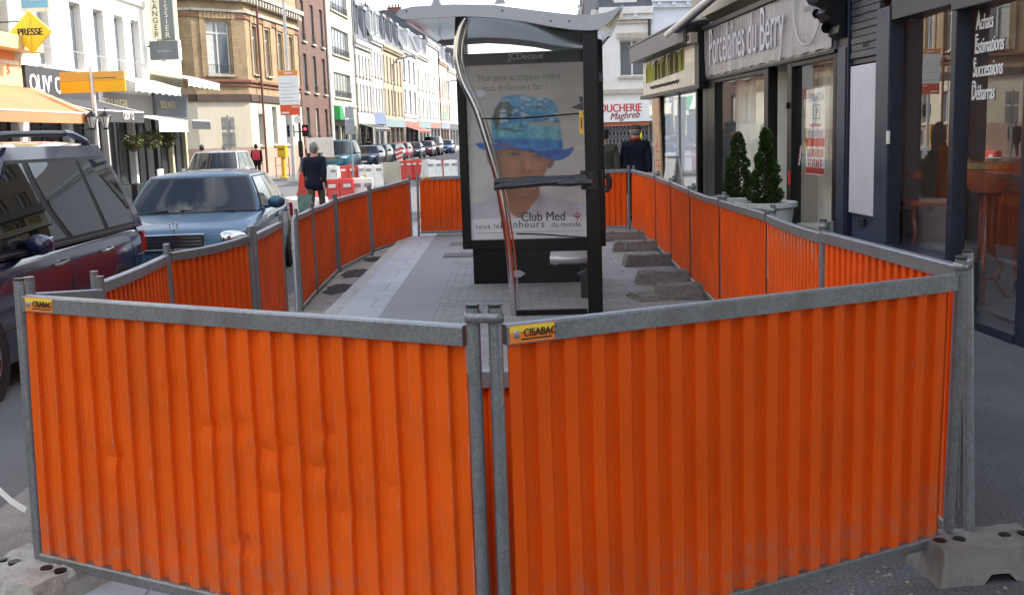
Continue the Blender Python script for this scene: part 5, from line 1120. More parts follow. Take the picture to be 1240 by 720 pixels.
# hanging flower baskets at the bakery
FLE, t, p, o = nodes('basket_leaf'); gi = N(t, 'NewGeometry'); c = mixc(t, gi.outputs['Random Per Island'], (.035, .05, .015), (.16, .17, .05)); t.links.new(c, p.inputs['Base Color']); p.inputs['Roughness'].default_value = .7
random.seed(33)
for x, y, z, s, lab in ((-11.2, 32.3, 1.9, .26, 'dark hanging flower basket left of the bakery door'), (-11.2, 33.9, 2.0, .36, 'large green hanging flower basket in front of the bakery window'), (-11.2, 35.5, 1.95, .27, 'brownish hanging flower basket at the right of the bakery')):
    r = empty('flower_basket', (x, y, z), 0, lab, 'flower basket', 'hanging baskets at the bakery'); g = MB()
    for k in range(650):
        v = Vector((random.gauss(0, 1), random.gauss(0, 1), random.gauss(0, 1))).normalized(); rr = s * random.random() ** .4; q = v * rr; q.z *= .75; q.z -= .1 * (q.x ** 2 + q.y ** 2) / s
        leaf(g, q, v + Vector((0, 0, random.uniform(-.8, .4))), random.uniform(.05, .11), random.uniform(0, 3))
    g.build('foliage', FLE, r, normals=False); g = MB(); g.lathe([(.05, -.3), (.16, -.2), (.2, -.05)], (0, 0, 0), 12); g.tube([(0, 0, -.05), (0, 0, .7)], .01, 5); g.build('basket', BARK, r)
for y, c_, lab in ((34.6, WHITEPL, 'white menu board in front of the bakery'), (39.6, mat('green_plastic', (.12, .5, .14), .5), 'small bright green notice by the bakery corner')):
    g = MB(); g.box(-.02, .02, -.3 if y < 36 else -.2, .3 if y < 36 else .2, .35 if y > 36 else .1, 1.0 if y < 36 else 1.25, .01); o = g.build('notice_board', c_, None, loc=(-11.2, y, .02)); tag(o, lab, 'notice board')
    g = MB(); g.box(-.015, .015, -.02, .02, 0, .4); g.build('stand', DARKM, o)
for k, y in enumerate((31.5, 33.0, 35.9)):
    g = MB(); g.box(-.2, .2, -.5, .5, 0, .62, .02); o = g.build('planter_box', DARKM, None, loc=(-11.45, y, .02)); tag(o, ('dark planter box left of the bakery door', 'dark planter box under the big hanging basket', 'dark planter box at the right of the bakery')[k], 'planter', 'dark planter boxes at the bakery')

# --- brick corner house across the side street
K = empty('brick_corner_house', (-14.7, 51.6, 0), 0, 'yellow brick corner house with cream plinth and cut corner', 'house')
def bwall(p0, p1, holes_low, holes_up, tagname):
    d = Vector((p1[0] - p0[0], p1[1] - p0[1], 0)); L_ = d.length; rz = math.atan2(d.y, d.x); loc = (p0[0] + 14.7, p0[1] - 51.6, 0)
    def put(o): o.location = loc; o.rotation_euler = (0, 0, rz); return o
    g = MB(); wall_mesh(g, L_, 1.55, 3.78, [h for h in holes_low]); put(g.build('wall', CREAMW, K))
    g = MB(); wall_mesh(g, L_, 0, 1.548, [], y=-.03); g._add([(0, -.03, 1.548), (L_, -.03, 1.548), (L_, .02, 1.548), (0, .02, 1.548)], [(0, 1, 2, 3)]); put(g.build('plinth', PINKW, K))
    g = MB(); g.box(0, L_, -.10, .02, 3.78, 4.12); put(g.build('dark_band', mat('dark_brown_band', (.07, .045, .035), .7, var=.25), K))
    g = MB(); wall_mesh(g, L_, 4.12, 8.5, holes_up); put(g.build('brick_wall', YBRICK, K))
    g = MB(); wall_mesh(g, L_, 9.0, 12.2, [(L_ * .5 - .5, L_ * .5 + .5, 9.5, 11.4)] if L_ < 4 else [(L_ * k / 4 - .45, L_ * k / 4 + .45, 9.5, 11.4) for k in (1, 2, 3)]); put(g.build('brick_wall', YBRICK, K))
    g = MB(); g.box(-.1, L_ + .1, -.42, .05, 8.78, 9.0); g.box(-.06, L_ + .06, -.28, .05, 8.5, 8.779); g.box(-.02, L_ + .02, -.12, .01, 8.0, 8.12)
    for k in range(int(L_ / .45)): g.box(.12 + .45 * k, .32 + .45 * k, -.36, -.281, 8.55, 8.779)
    put(g.build('cornice', STONE, K))
    for q in ((-.13, 4.70, 4.82), (-.07, 4.5, 4.58), (-.06, 7.72, 7.86)): g = MB(); g.box(-.02, L_ + .02, q[0], .01, q[1], q[2]); put(g.build('red_course', RBRICK, K))
    for h in holes_low + holes_up: put(window(K, h, trans=.55 if h in holes_up else 0, sill=STONE, bars=h in holes_up and L_ < 4, curtain=.3))
    g = MB()
    for h in holes_up:
        for x0, x1 in ((h[0] - .32, h[0] - .1), (h[1] + .1, h[1] + .32)): g.box(x0, x1, -.05, -.003, h[2] - .1, h[3] + .1)
        for j in range(9): x = h[0] - .32 + (h[1] - h[0] + .64) * j / 9; g.box(x, x + (h[1] - h[0] + .64) / 9 * .86, -.07, -.003, h[3] + .12, h[3] + .42)
    if holes_up: put(g.build('window_surround', RBRICK if L_ > 12 else YBRICK, K))
    return put, L_
_q = 0
bwall((-34, 51.4), (-14.7, 51.6), [], [(4., 5., 5.2, 7.5), (9, 10, 5.2, 7.5), (14, 15, 5.2, 7.5)], 'side')
put, L_ = bwall((-14.698, 51.602), (-12.6, 53.4), [], [(.72, 1.92, 5.05, 7.55)], 'corner')
bwall((-12.598, 53.402), (-11.75, 62.35), [(1.2, 1.9, 1.6, 3.2), (3.4, 4.2, 1.62, 3.6), (5.6, 6.6, 1.6, 3.4)], [(1.0, 1.7, 5.15, 7.5), (3.0, 3.7, 5.15, 7.5), (5.2, 5.9, 5.15, 7.5), (7.2, 7.9, 5.15, 7.5)], 'street')
g = MB()   # red framed blind panel on the side wall
for x0, x1, z0, z1 in ((17.35, 17.62, 5.25, 7.55), (18.45, 18.72, 5.25, 7.55), (17.62, 18.45, 7.28, 7.55), (17.62, 18.45, 5.25, 5.52)): g.box(x0 - 34 + 14.7, x1 - 34 + 14.7, -.10 - .02, -.02, z0, z1)
o = g.build('blind_panel_frame', RBRICK, K); o.location = (0, 0, 0)
g = MB(); g.box(-1.05, -.62, -.09, -.06, 5.02, 5.34); pl_ = g.build('street_plate', mat('street_plate_blue', (.02, .05, .25), .4), K)
g = MB(); g.box(-.95, -.72, -.095, -.0905, 5.12, 5.2); g.build('plate_text', WL, pl_)
g = MB(); g.tube([(.0 + 2.45, 3.1, .2), (2.45, 3.1, 8.6)], .06, 8); g.build('downpipe', mat('red_brown_pipe', (.16, .07, .05), .5), K)
g = MB(); pts = [(-19.3, -.2), (0, 0), (2.1, 1.8), (2.95, 10.75), (-19.3, 10.75)]; n = 5
g._add([(x, y, 12.2) for x, y in pts] + [(-17, 3, 14.2), (-1, 3.2, 14.2), (.6, 4, 14.2), (1, 8.5, 14.2), (-17, 8.5, 14.2)], [(5, 6, 7, 8, 9)] + [(i, (i + 1) % n, n + (i + 1) % n, n + i) for i in range(n)]); g.build('roof', SLATE, K)
# --- row continuing down the street on the left
def rowX(Y): return -15.08 + .054 * Y
BLUEF = mat('blue_shop_fascia', (.16, .20, .32), .5); GREENF = mat('green_shop_fascia', (.02, .30, .08), .5, var=.2); REDF = mat('red_shop_fascia', (.30, .12, .09), .5)
TEAL = mat('teal_fascia', (.20, .27, .29), .5)
H = house
H('tall brown brick house with slim windows next to the corner house', (rowX(62.4), 62.4), (rowX(69.7), 69.7), 12.6, 3, ((1.7, 3.7), (4.6, 6.8), (7.5, 9.8)), BBRICK, 'gable', 3, .82, None, bars=True, trim=BBRICK, seed=1)
cr = H('cream rendered house with wide triple windows and balconies', (rowX(69.75), 69.75), (rowX(78.5), 78.5), 13.2, 1, ((4.55, 6.2), (7.35, 9.1), (10.2, 11.8)), CREAMW, 'flat', .4, 5.6, dict(bays=3, fascia=None, top=2.7), mull=5, bars=True, chim=0, trim=CREAMW, seed=2)
g = MB(); g.box(.6, 5.2, -.5, -.005, 3.05, 3.95, .02); f = g.build('pharmacy_sign', GREENF, cr); g = MB(); g.prism([(2.2, 3.05), (3.4, 3.05), (2.4, 3.95), (1.2, 3.95)], -.515, -.502); g.build('white_slash', WL, f)
g = MB(); g.tube([(-.0, -.12, 0), (-.0, -.12, 13)], .1, 8); g.build('downpipe', WHITEPL, cr)
H('low white house with dark slate mansard and one big dormer', (rowX(78.55), 78.55), (rowX(85.2), 85.2), 8.9, 5, ((3.9, 5.8), (6.4, 7.9)), FARW, 'mansard', 3.4, .62, dict(bays=2, fascia=mat('cream_shop_fascia', (.6, .6, .4), .5), top=2.7, awning=(GREYA, 1.2, 2.9, 2.5)), dorm=2, seed=3, chim=2)
H('narrow bluish white house between the low house and the tan one', (rowX(85.25), 85.25), (rowX(90.5), 90.5), 9.7, 4, ((3.9, 5.8), (6.7, 8.6)), PALEW, 'mansard', 2.7, .6, dict(bays=2, fascia=BLUEF, top=2.8, fh=.9), seed=4)
H('tan rendered house with white attic windows and a chimney', (rowX(90.55), 90.55), (rowX(101.4), 101.4), 9.6, 6, ((3.9, 5.9), (6.6, 8.7)), TANW, 'mansard', 3., .75, dict(bays=4, fascia=TEAL, top=2.6, fh=.7), seed=5, chim=2)
H('grey narrow fronted house with tall banded windows', (rowX(101.45), 101.45), (rowX(111.4), 111.4), 10.2, 3, ((4.2, 6.3), (7.2, 9.2)), PALEW, 'mansard', 2.4, 1.3, dict(bays=3, fascia=REDF, top=2.6, awning=(mat('red_awning', (.26, .06, .04), .8), 1.2, 2.8, 2.4)), seed=6)
YS = [(111.5, 120.5, 10.4, FARW, 'white house with dark mansard, first beyond the grey fronted house'), (120.55, 131, 12.4, PALEW, 'taller white house with slate roof, second beyond the grey fronted house'), (131.05, 141, 11, mat('pinkish_render', (.5, .36, .30), .85), 'pinkish rendered house between white ones far down the street'), (141.05, 153, 10.6, FARW, 'white house behind the far street lamp'), (153.05, 166, 10.6, CREAMW, 'cream far house with two chimneys'),
      (166.05, 180, 12.3, FARW, 'far white house just left of the advert frame'), (180.05, 196, 11, PALEW, 'far grey house partly behind the advert frame'), (196.05, 215, 13.5, TANW, 'far tan house seen through the shelter glass'), (215.05, 240, 12, FARW, 'far white house behind the shelter glass'), (240.05, 270, 11, PALEW, 'farthest grey house at the end of the left row')]
for k, (a, b_, h, m, lab) in enumerate(YS):
    H(lab, (rowX(a), a), (rowX(b_), b_), h, max(3, int((b_ - a) / 2.4)), ((3.9, 5.8), (6.7, 8.7)), m, 'mansard', 2.4, .85, dict(bays=3, fascia=[TEAL, REDF, BLUEF, GREYF][k % 4], top=2.6), seed=10 + k, chim=1 + k % 2)
# --- right side beyond the side street
Bu = house('white butcher shop house with mansard roof and red lettered sign', (3.95, 45), (6.12, 45), 6.75, 1, (), WHITEWALL, None or 'mansard', 2.2, .9, None, depth=8, name='butcher_shop', cat='shop', dorm=1, chim=0, seed=30)
bpy.data.objects.remove([c for c in Bu.children if c.name.startswith('wall')][0])
hb = [(.82, 1.88, 3.98, 5.45)]; hd = [(.15, 2.0, .05, 1.95)]
g = MB(); wall_mesh(g, 2.17, 0, 6.75, hb + hd, reveal=.25); g.build('wall', WHITEWALL, Bu)
window(Bu, hb[0], reveal=.25, mull=1, curtain=None, sill=STONE)
for q in ((.72, 1.98, -.08, 5.5, 5.72), (-.05, 2.2, -.16, 3.28, 3.45), (-.02, 2.19, -.10, 6.1, 6.2)): g = MB(); g.box(q[0], q[1], q[2], -.003, q[3], q[4]); g.build('stone_trim', STONE, Bu)
g = MB(); g.box(-.2, 2.12, -.22, -.003, 2.12, 2.98, .012); sb_ = g.build('sign_board', WL, Bu)
text('BOUCHERIE', .46, REDINK, sb_, (-.3, -.225, 2.54), sx=.80, bold=.012, ext=.006); text('Maghreb', .40, mat('dark_red_script', (.22, .03, .03), .5), sb_, (.35, -.225, 2.22), (math.pi / 2, R(-3), 0), sx=.88, shear=.35, ext=.006, bold=.006)
g = MB(); g.box(-.1, 2.1, -.12, -.003, 1.98, 2.1); g.box(.0, .14, -.05, -.003, 0, 1.98); g.box(2.01, 2.12, -.05, -.003, 0, 1.98); g.build('red_frame', mat('orange_red_frame', (.45, .11, .04), .5), Bu)
g = MB()
for k in range(12):
    for j in range(6): x, z_ = .16 + .152 * k, .1 + .31 * j; g.tube([(x, .1, z_), (x + .15, .1, z_ + .3)], .012, 4); g.tube([(x + .15, .1, z_), (x, .1, z_ + .3)], .012, 4)
for k in range(13): g.tube([(.16 + .152 * k, .1, .05), (.16 + .152 * k, .1, 1.94)], .012, 4)
g.build('folding_grille', GREYM, Bu); g = MB(); g.box(.14, 2.0, .26, .3, .05, 1.95); g.build('shop_interior', mat('dark_interior', (.06, .055, .05), .8), Bu)
g = MB(); g.box(1.28, 1.36, .05, .09, 1.15, 1.7); g.box(1.62, 1.70, .05, .09, 1.15, 1.7); g.build('yellow_notice', mat('yellow_notice', (.7, .72, .05), .5), Bu)
for xx, yy, d_ in ((6.122, 45.0, 'x'),):
    pass
H('white side house right of the butcher sign, bluish shade painted in', (6.125, 45.02), (16, 46.4), 7.2, 4, (), mat('shade_tinted_render', (.62, .65, .70), .85, var=.06), 'gable', 3, .9, None, dorm=0, chim=0, seed=31)  # base colour carries the bluish tint of the wall's shade
bs = H('white street front of the butcher house with small red flower box', (3.95 + .054 * 7 + .0, 52), (3.96, 45.4), 6.75, 3, ((3.95, 5.5),), WHITEWALL, 'mansard', 2.2, .8, dict(bays=2, fascia=REDF, top=2.4), seed=32, depth=2.2, chim=0)
g = MB(); g.box(5.4, 6.2, -.25, -.02, 3.7, 3.92, .01); g.build('flower_box', mat('red_flowers', (.45, .06, .04), .8, var=.5, scale=30), bs)
def rx(Y): return 3.95 + .054 * (Y - 45)
for k, (a, b_, h, m, lab) in enumerate(((52.05, 60, 10.5, PALEW, 'grey house behind the black shelter post'), (60.05, 70, 9.5, TANW, 'tan house second behind the shelter post'), (70.05, 82, 12.0, PALEW, 'taller pale house behind the shelter glass on the right'), (82.05, 95, 11, WHITEWALL, 'white house on the far right row behind the advert'), (95.05, 115, 11, CREAMW, 'cream house on the far right row behind the advert'), (115.05, 140, 11, PALEW, 'far grey house at the right row end behind the advert'))):
    H(lab, (rx(b_), b_), (rx(a), a), h, max(3, int((b_ - a) / 2.5)), ((3.9, 5.8), (6.7, 8.6)), m, 'mansard', 2.4, .9, dict(bays=3, fascia=[BLUEF, GREYF, TEAL][k % 3], top=2.6), seed=40 + k)

# --- the street goes on behind the camera (seen in reflections)
for k, (p0, p1, h, m, lab) in enumerate((((-12.4, -14), (-12.4, 11.95), 9.5, CREAMW, 'cream house on the left side level with the camera'), ((-12.6, -40), (-12.5, -14.05), 10.5, YBRICK, 'yellow brick house on the left side behind the camera'),
                                 ((5.6, -10.2), (6.6, -34), 11, TANW, 'tan house on the right side behind the camera'), ((6.7, -34.1), (7.6, -58), 10, WHITEWALL, 'white house on the right side behind the camera'))):
    H(lab, p0, p1, h, 9, ((3.9, 5.8), (6.7, 8.6)), m, 'mansard', 3, .95, dict(bays=5, fascia=[BLUEF, GREYF, TEAL][k % 3], top=2.6), seed=60 + k)
# ------------------------------------------------------------------ vehicles
def carpaint(name, c, rough=.22, metal=.35, coat=.35):
    m, t, p, o = nodes(name); f = noise(t, 1.5, 6, .6)
    t.links.new(mixc(t, ramp(t, noise(t, 9, 8, .7), .45, .8), c, tuple(x * .8 + .02 for x in c)), p.inputs['Base Color'])
    p.inputs['Metallic'].default_value = metal; p.inputs['Roughness'].default_value = rough; p.inputs['Coat Weight'].default_value = coat; p.inputs['Coat Roughness'].default_value = .05
    if coat < .5: p.inputs['Specular IOR Level'].default_value = .3
    rr = N(t, 'MapRange'); rr.inputs['To Min'].default_value = rough - .06; rr.inputs['To Max'].default_value = rough + .1; t.links.new(f, rr.inputs['Value']); t.links.new(rr.outputs['Result'], p.inputs['Roughness'])
    return m
LIGHTGL = mat('headlight_glass', (.55, .57, .60), .08, .5, .2, 12, coat=.8); TAILGL = mat('tail_light_glass', (.35, .01, .01), .1, 0, .2, coat=.8)
RIM = mat('alloy_rim', (.45, .45, .46), .3, .8, .1); PLAST = mat('black_plastic_trim', (.025, .026, .028), .5, var=.2)
SALOON = dict(st=[(0, .70, .56, .26), (.012, .80, .66, .20), (.05, .92, .74, .17), (.12, .98, .81, .16), (.25, 1, .89, .16), (.34, 1, .93, .16), (.5, 1, .95, .16), (.7, 1, .96, .16), (.8, .99, .97, .17), (.92, .95, .95, .2), (.985, .87, .88, .25), (1, .78, .78, .3)],
              gh=dict(yf=.275, yr=.83, yfr=.415, yrr=.70, zb=.92, wb=.90, wr=.70, bf=.16, br=.12), win=[(.06, .40, .05, .40), (.43, .72, .43, .74), (.75, .88, .77, .90)], wheels=(.17, .80), r=.32)
SALOON2 = dict(st=[(0, .72, .66, .26), (.010, .80, .78, .20), (.04, .90, .86, .17), (.09, .96, .91, .16), (.16, .99, .95, .16), (.25, 1, .99, .16), (.34, 1, 1.03, .16), (.5, 1, 1.04, .16), (.7, 1, 1.04, .16), (.8, .99, 1.04, .17), (.92, .95, 1.01, .2), (.985, .87, .92, .25), (1, .78, .8, .3)],
               gh=dict(yf=.275, yr=.86, yfr=.40, yrr=.70, zb=1.01, wb=.90, wr=.70, bf=.20, br=.16), win=[(.06, .40, .05, .40), (.43, .72, .43, .74), (.75, .86, .77, .86)], wheels=(.17, .80), r=.32)
HATCH = dict(st=[(0, .72, .58, .26), (.012, .82, .70, .2), (.06, .93, .80, .17), (.14, .98, .88, .16), (.25, 1, .95, .16), (.4, 1, .98, .16), (.6, 1, 1.0, .16), (.8, .99, 1.02, .17), (.93, .96, 1.0, .2), (.985, .9, .92, .25), (1, .82, .82, .3)],
             gh=dict(yf=.24, yr=.97, yfr=.40, yrr=.86, zb=.95, wb=.92, wr=.74, bf=.14, br=.08), win=[(.05, .36, .05, .36), (.39, .68, .39, .68), (.71, .92, .71, .92)], wheels=(.18, .80), r=.31)
VAN = dict(st=[(0, .74, .72, .26), (.012, .84, .84, .2), (.05, .93, .94, .17), (.12, .98, 1.02, .16), (.2, 1, 1.06, .16), (.4, 1, 1.07, .16), (.6, 1, 1.08, .16), (.8, 1, 1.09, .17), (.94, .98, 1.07, .2), (.988, .93, .99, .25), (1, .86, .85, .3)],
           gh=dict(yf=.14, yr=.975, yfr=.33, yrr=.845, zb=1.03, wb=.95, wr=.77, bf=.16, br=.08), win=[(.06, .30, .05, .31), (.335, .62, .345, .635), (.645, .93, .665, .93)], wheels=(.19, .80), r=.33, mir=.22, wt=.765)
VAN2 = dict(VAN, gh=dict(VAN['gh'], yfr=.43), win=[(.08, .465, .03, .14), (.50, .70, .19, .60), (.73, .93, .635, .95)], mir=.235)
def crv(st, n):
    out = []
    for i in range(len(st) - 1):
        a, b_, c, d = [Vector(st[j] + (0,)[:0]) if False else st[j] for j in (max(i - 1, 0), i, i + 1, min(i + 2, len(st) - 1))]
        for k in range(n):
            t = k / n; q = []
            for e in range(4):
                v = .5 * (2 * b_[e] + (c[e] - a[e]) * t + (2 * a[e] - 5 * b_[e] + 4 * c[e] - d[e]) * t * t + (3 * b_[e] - a[e] - 3 * c[e] + d[e]) * t ** 3) if e else b_[0] + (c[0] - b_[0]) * t
                q.append(v)
            out.append(tuple(q))
    out.append(st[-1]); return out
def car(label, x, y, rz, L_, W_, H_, paint, sp, group='cars parked along the street', name='parked_car', cat='car', detail=True, z=-.1, glassm=None, grille=True, plate=True):
    root = empty(name, (x, y, z), rz, label, cat, group); hw = W_ / 2; gh = sp['gh']; Y = lambda f: (f - .5) * L_
    gm = glassm or CARGLASS
    st = crv(sp['st'], 4 if detail else 2); g = MB(); rings = []
    for (f, wf, zt, zb) in st:
        w_ = hw * wf; hh = zt - zb
        half = [(0, zb), (w_ * .84, zb), (w_ * .95, zb + .06), (w_ * .975, zb + .16), (w_, zb + .45 * hh), (w_ * .998, zb + .62 * hh), (w_ * .985, zt - .15 * hh), (w_ * .95, zt - .05 * hh), (w_ * .87, zt), (w_ * .5, zt + .022), (0, zt + .03)]
        pts = half + [(-a, b_) for a, b_ in half[-2:0:-1]]
        rings.append([g.b.verts.new((a, Y(f), b_)) for a, b_ in pts])
    n = len(rings[0])
    for A_, B_ in zip(rings, rings[1:]):
        for j in range(n): g.b.faces.new((A_[j], A_[(j + 1) % n], B_[(j + 1) % n], B_[j]))
    g.b.faces.new(rings[0][::-1]); g.b.faces.new(rings[-1])
    # greenhouse
    zb, zt = gh['zb'], H_ - .055
    def GW(b_): return hw * (gh['wb'] + (gh['wr'] - gh['wb']) * b_ ** 1.35)
    def GZ(b_): return zb + (zt - zb) * b_
    def GF(a, b_, o=0): return (a * GW(b_), Y(gh['yf'] + (gh['yfr'] - gh['yf']) * b_ ** .95) - gh['bf'] * (1 - a * a) - o, GZ(b_) + o * .4)
    def GR(a, b_, o=0): return (a * GW(b_), Y(gh['yr'] + (gh['yrr'] - gh['yr']) * b_ ** 1.15) + gh['br'] * (1 - a * a) + o, GZ(b_) + o * .4)
    def GS(s, b_, side, o=0):
        y0, y1 = GF(1, b_)[1], GR(1, b_)[1]; return (side * (GW(b_) + .035 * math.sin(math.pi * s) * (1 - .3 * b_) + o), y0 + (y1 - y0) * s, GZ(b_) + o * .3)
    nb, na = (10, 16) if detail else (5, 8)
    g.grid(lambda u, v: GF(2 * u - 1, v), na, nb); g.grid(lambda u, v: GR(2 * u - 1, v), na, nb, True)
    for s_ in (-1, 1): g.grid(lambda u, v: GS(u, v, s_), na, nb, s_ < 0)
    def RO(u, v):
        a = 2 * u - 1; f_, r_ = GF(a, 1), GR(a, 1); sy = v; k = .055 * (1 - abs(a) ** 3.2) * min(1, 6 * v, 6 * (1 - v)) ** .6
        wx = a * (GW(1) + .035 * math.sin(math.pi * v) * .7); return (wx, f_[1] + (r_[1] - f_[1]) * sy, zt + k)
    g.grid(RO, na, na)
    bmesh.ops.remove_doubles(g.b, verts=g.b.verts, dist=.0015)
    body = g.build('body', paint, root, smooth=True, angle=42)
    # panes
    def pane(nm, F, n1, n2, o=.006, frame=True):
        g = MB(); g.grid(F, n1, n2); w = g.build(nm, gm, root, smooth=True); return w
    GB = mat('window_rubber', (.012, .012, .013), .5)
    def band(F_edge):
        pass
    m0, m1 = .06, .93
    pane('windscreen', lambda u, v: GF((2 * u - 1) * .93, .03 + .90 * v, .012), na, nb)
    pane('rear_window', lambda u, v: GR((2 * u - 1) * .88, .10 + .80 * v, .012), na, nb)
    g = MB(); g.grid(lambda u, v: GF((2 * u - 1) * .96, .005 + .955 * v, .006), na, nb); g.grid(lambda u, v: GR((2 * u - 1) * .92, .07 + .86 * v, .006), na, nb)
    for s_ in (-1, 1):
        a0, a1 = sp['win'][0][0] - .015, sp['win'][-1][1] + .015; c0, c1 = sp['win'][0][2] - .01, sp['win'][-1][3] + .01
        g.grid(lambda u, v: GS((a0 + (c0 - a0) * v) + ((a1 + (c1 - a1) * v) - (a0 + (c0 - a0) * v)) * u, .04 + (sp.get('wt', .83) + .07) * v, s_, .006), na, nb)
    g.build('window_surround', GB, root, smooth=True)
    for s_ in (-1, 1):
        for (a0, a1, c0, c1) in sp['win']:
            pane('side_window', lambda u, v: GS((a0 + (c0 - a0) * v) + ((a1 + (c1 - a1) * v) - (a0 + (c0 - a0) * v)) * u, .075 + sp.get('wt', .83) * v, s_, .012), na, nb)
    # cabin darkness: seats and dash read through the glass
    # wheels
    r = sp['r']
    for f in sp['wheels']:
        for s_ in (-1, 1):
            g = MB(); g.lathe([(r * .55, 0), (r * .9, 0), (r, .03), (r, .17), (r * .9, .2), (r * .5, .2)], (0, 0, 0), 28, 'x')
            wh = g.build('wheel', RUBBER, root, smooth=True, loc=((hw - .185) if s_ > 0 else -(hw - .185) - .0, Y(f), r + .0), rot=(0, 0, 0 if s_ > 0 else math.pi))
            g = MB(); g.lathe([(r * .62, .196), (r * .62, .205), (r * .56, .19), (r * .2, .185), (r * .16, .2), (.01, .2)], (0, 0, 0), 28, 'x')
            for k in range(7): a = 2 * math.pi * k / 7; g.hexa([(.19, math.cos(a + d) * q, math.sin(a + d) * q) for q, d in ((r * .15, -.3), (r * .15, .3), (r * .58, .09), (r * .58, -.09))] + [(.208, math.cos(a + d) * q, math.sin(a + d) * q) for q, d in ((r * .15, -.25), (r * .15, .25), (r * .58, .07), (r * .58, -.07))])
            g.build('rim', RIM, wh, smooth=True)
    for f in sp['wheels']:
        for s_ in (-1, 1): g = MB(); g.lathe([(r * 1.16, s_ * (hw - .26)), (r * 1.16, s_ * (hw + .003)), (r * 1.10, s_ * (hw + .006)), (.02, s_ * (hw - .12))], (0, Y(f), r), 28, 'x'); g.build('wheel_arch', PLAST, root, smooth=True)
    # lights, grille, bumpers, plate
    zf = sp['st'][2][2]
    for s_ in (-1, 1):
        g = MB(); g.ball((s_ * hw * .70, Y(.035), zf - .09), .19, .13, .085, 18, 10); lg = g.build('headlight', LIGHTGL, root, smooth=True)
        g = MB(); g.ball((s_ * hw * .66, Y(.0) + .03, zf - .09), .06, .05, .055, 12, 8); g.ball((s_ * hw * .82, Y(.015) + .05, zf - .09), .045, .05, .045, 12, 8); g.build('lamp', CHROME, lg, smooth=True)
        g = MB(); zt_ = sp['st'][-3][2] - .12; g.box(s_ * hw * .86 - .09, s_ * hw * .86 + .09, Y(.972), Y(.992), zt_ - .2, zt_ + .03, .02); g.build('tail_light', TAILGL, root)
        g = MB(); y_ = Y(gh['yf'] + sp.get('mir', .075)); zm = zb + .08; X = s_ * (hw * .99 + .10)
        g.ball((X, y_, zm), .115, .075, .085, 16, 10); g.tube([(s_ * hw * .93, y_ + .03, zm - .06), (X - s_ * .03, y_ + .01, zm - .03)], .03, 8); mr = g.build('mirror', paint, root, smooth=True)
        g = MB(); g.box(X - .09, X + .09, y_ + .055, y_ + .064, zm - .06, zm + .06, .01); g.build('mirror_glass', CHROME, mr)
    if grille:
        g = MB(); g.box(-.36, .36, Y(0) - .012, Y(.03), zf - .20, zf - .03, .02); gr = g.build('grille', PLAST, root)
        g = MB(); [g.box(-.33, .33, Y(0) - .022, Y(0) - .0125, zf - .19 + .04 * k, zf - .178 + .04 * k) for k in range(4)]; g.box(-.01, .01, Y(0) - .026, Y(0) - .0225, zf - .19, zf - .04)
        g.tube([(-.37, Y(0) - .015, zf - .2), (-.37, Y(0) - .015, zf - .03), (.37, Y(0) - .015, zf - .03), (.37, Y(0) - .015, zf - .2), (-.37, Y(0) - .015, zf - .2)], .014, 6); g.build('grille_bars', CHROME, gr)
    g = MB(); g.box(-hw * .72, hw * .72, Y(0) - .03, Y(.03), .30, .46, .03); g.build('bumper_intake', PLAST, root)
    if plate: g = MB(); g.box(-.26, .26, Y(0) - .045, Y(0) - .031, .38, .49, .004); g.build('number_plate', WHITEPL, root)
    # doors: seams and handles
    g = MB(); 
    fs = (gh['yf'] + .06, (gh['yf'] + gh['yr']) / 2 - .02, gh['yr'] - .10)
    def side_x(f, zf_):   # approximate body half width
        k = [s for s in st if s[0] <= f][-1]; zt_ = k[2]; q = (zf_ - k[3]) / (zt_ - k[3]); return hw * k[1] * (1 if q < .65 else .998 - .018 * (q - .62) / .23 if q < .85 else .98 - .03 * (q - .85) / .1)
    for s_ in (-1, 1):
        for f in fs: g.tube([(s_ * (side_x(f, z_) + .0005), Y(f) + .04 * math.sin(z_ * 2), z_) for z_ in [.25 + .06 * k for k in range(int((zb - .27) / .06) + 1)]], .004, 4)
        g.tube([(s_ * (side_x(f, .5) + .001), Y(f), .50) for f in [gh['yf'] + .06 + k * .05 for k in range(int((gh['yr'] - gh['yf'] - .14) / .05) + 1)]], .012, 4)
    g.build('door_seam', PLAST, root)
    if detail:
        for s_ in (-1, 1):
            for f in (fs[1] - .035, fs[2] - .03 if sp not in (VAN, VAN2) else fs[2] - .15):
                z_ = zb - .14; xx = side_x(f, z_); g = MB(); g.tube([(s_ * xx, Y(f) - .11, z_), (s_ * (xx + .035), Y(f) - .09, z_ + .003), (s_ * (xx + .038), Y(f) + .08, z_ + .02), (s_ * xx, Y(f) + .11, z_ + .02)], .016, 8); g.build('door_handle', CHROME if sp is VAN2 else paint, root, smooth=True)
        for s_ in (-1, 1):
            g = MB(); g.tube([Vector(GS(u, .03, s_, .012)) for u in [k / 20 for k in range(1, 20)]], .010, 6); g.build('belt_trim', CHROME if sp is SALOON2 else PLAST, root, smooth=True)
        g = MB(); 
        for s_ in (-1, 1):
            f = .02; a_ = GF(.2 * s_ - .2, .05, .02); b2 = GF(.75 * s_ - .1 if s_ > 0 else -.2, .12, .02); g.tube([GF(.75 * s_ * .9, .02, .022), GF(.1 * s_ - .25, .07, .024)], .008, 5)
        g.build('wiper', PLAST, root)
        # seats and dashboard inside
        g = MB(); 
        for s_ in (-1, 1):
            for f in (.47, .68): g.box(s_ * .36 - .24, s_ * .36 + .24, Y(f), Y(f) + .16, .5, zb + .16, .05); g.box(s_ * .36 - .12, s_ * .36 + .12, Y(f) + .05, Y(f) + .14, zb + .19, zb + .36, .04)
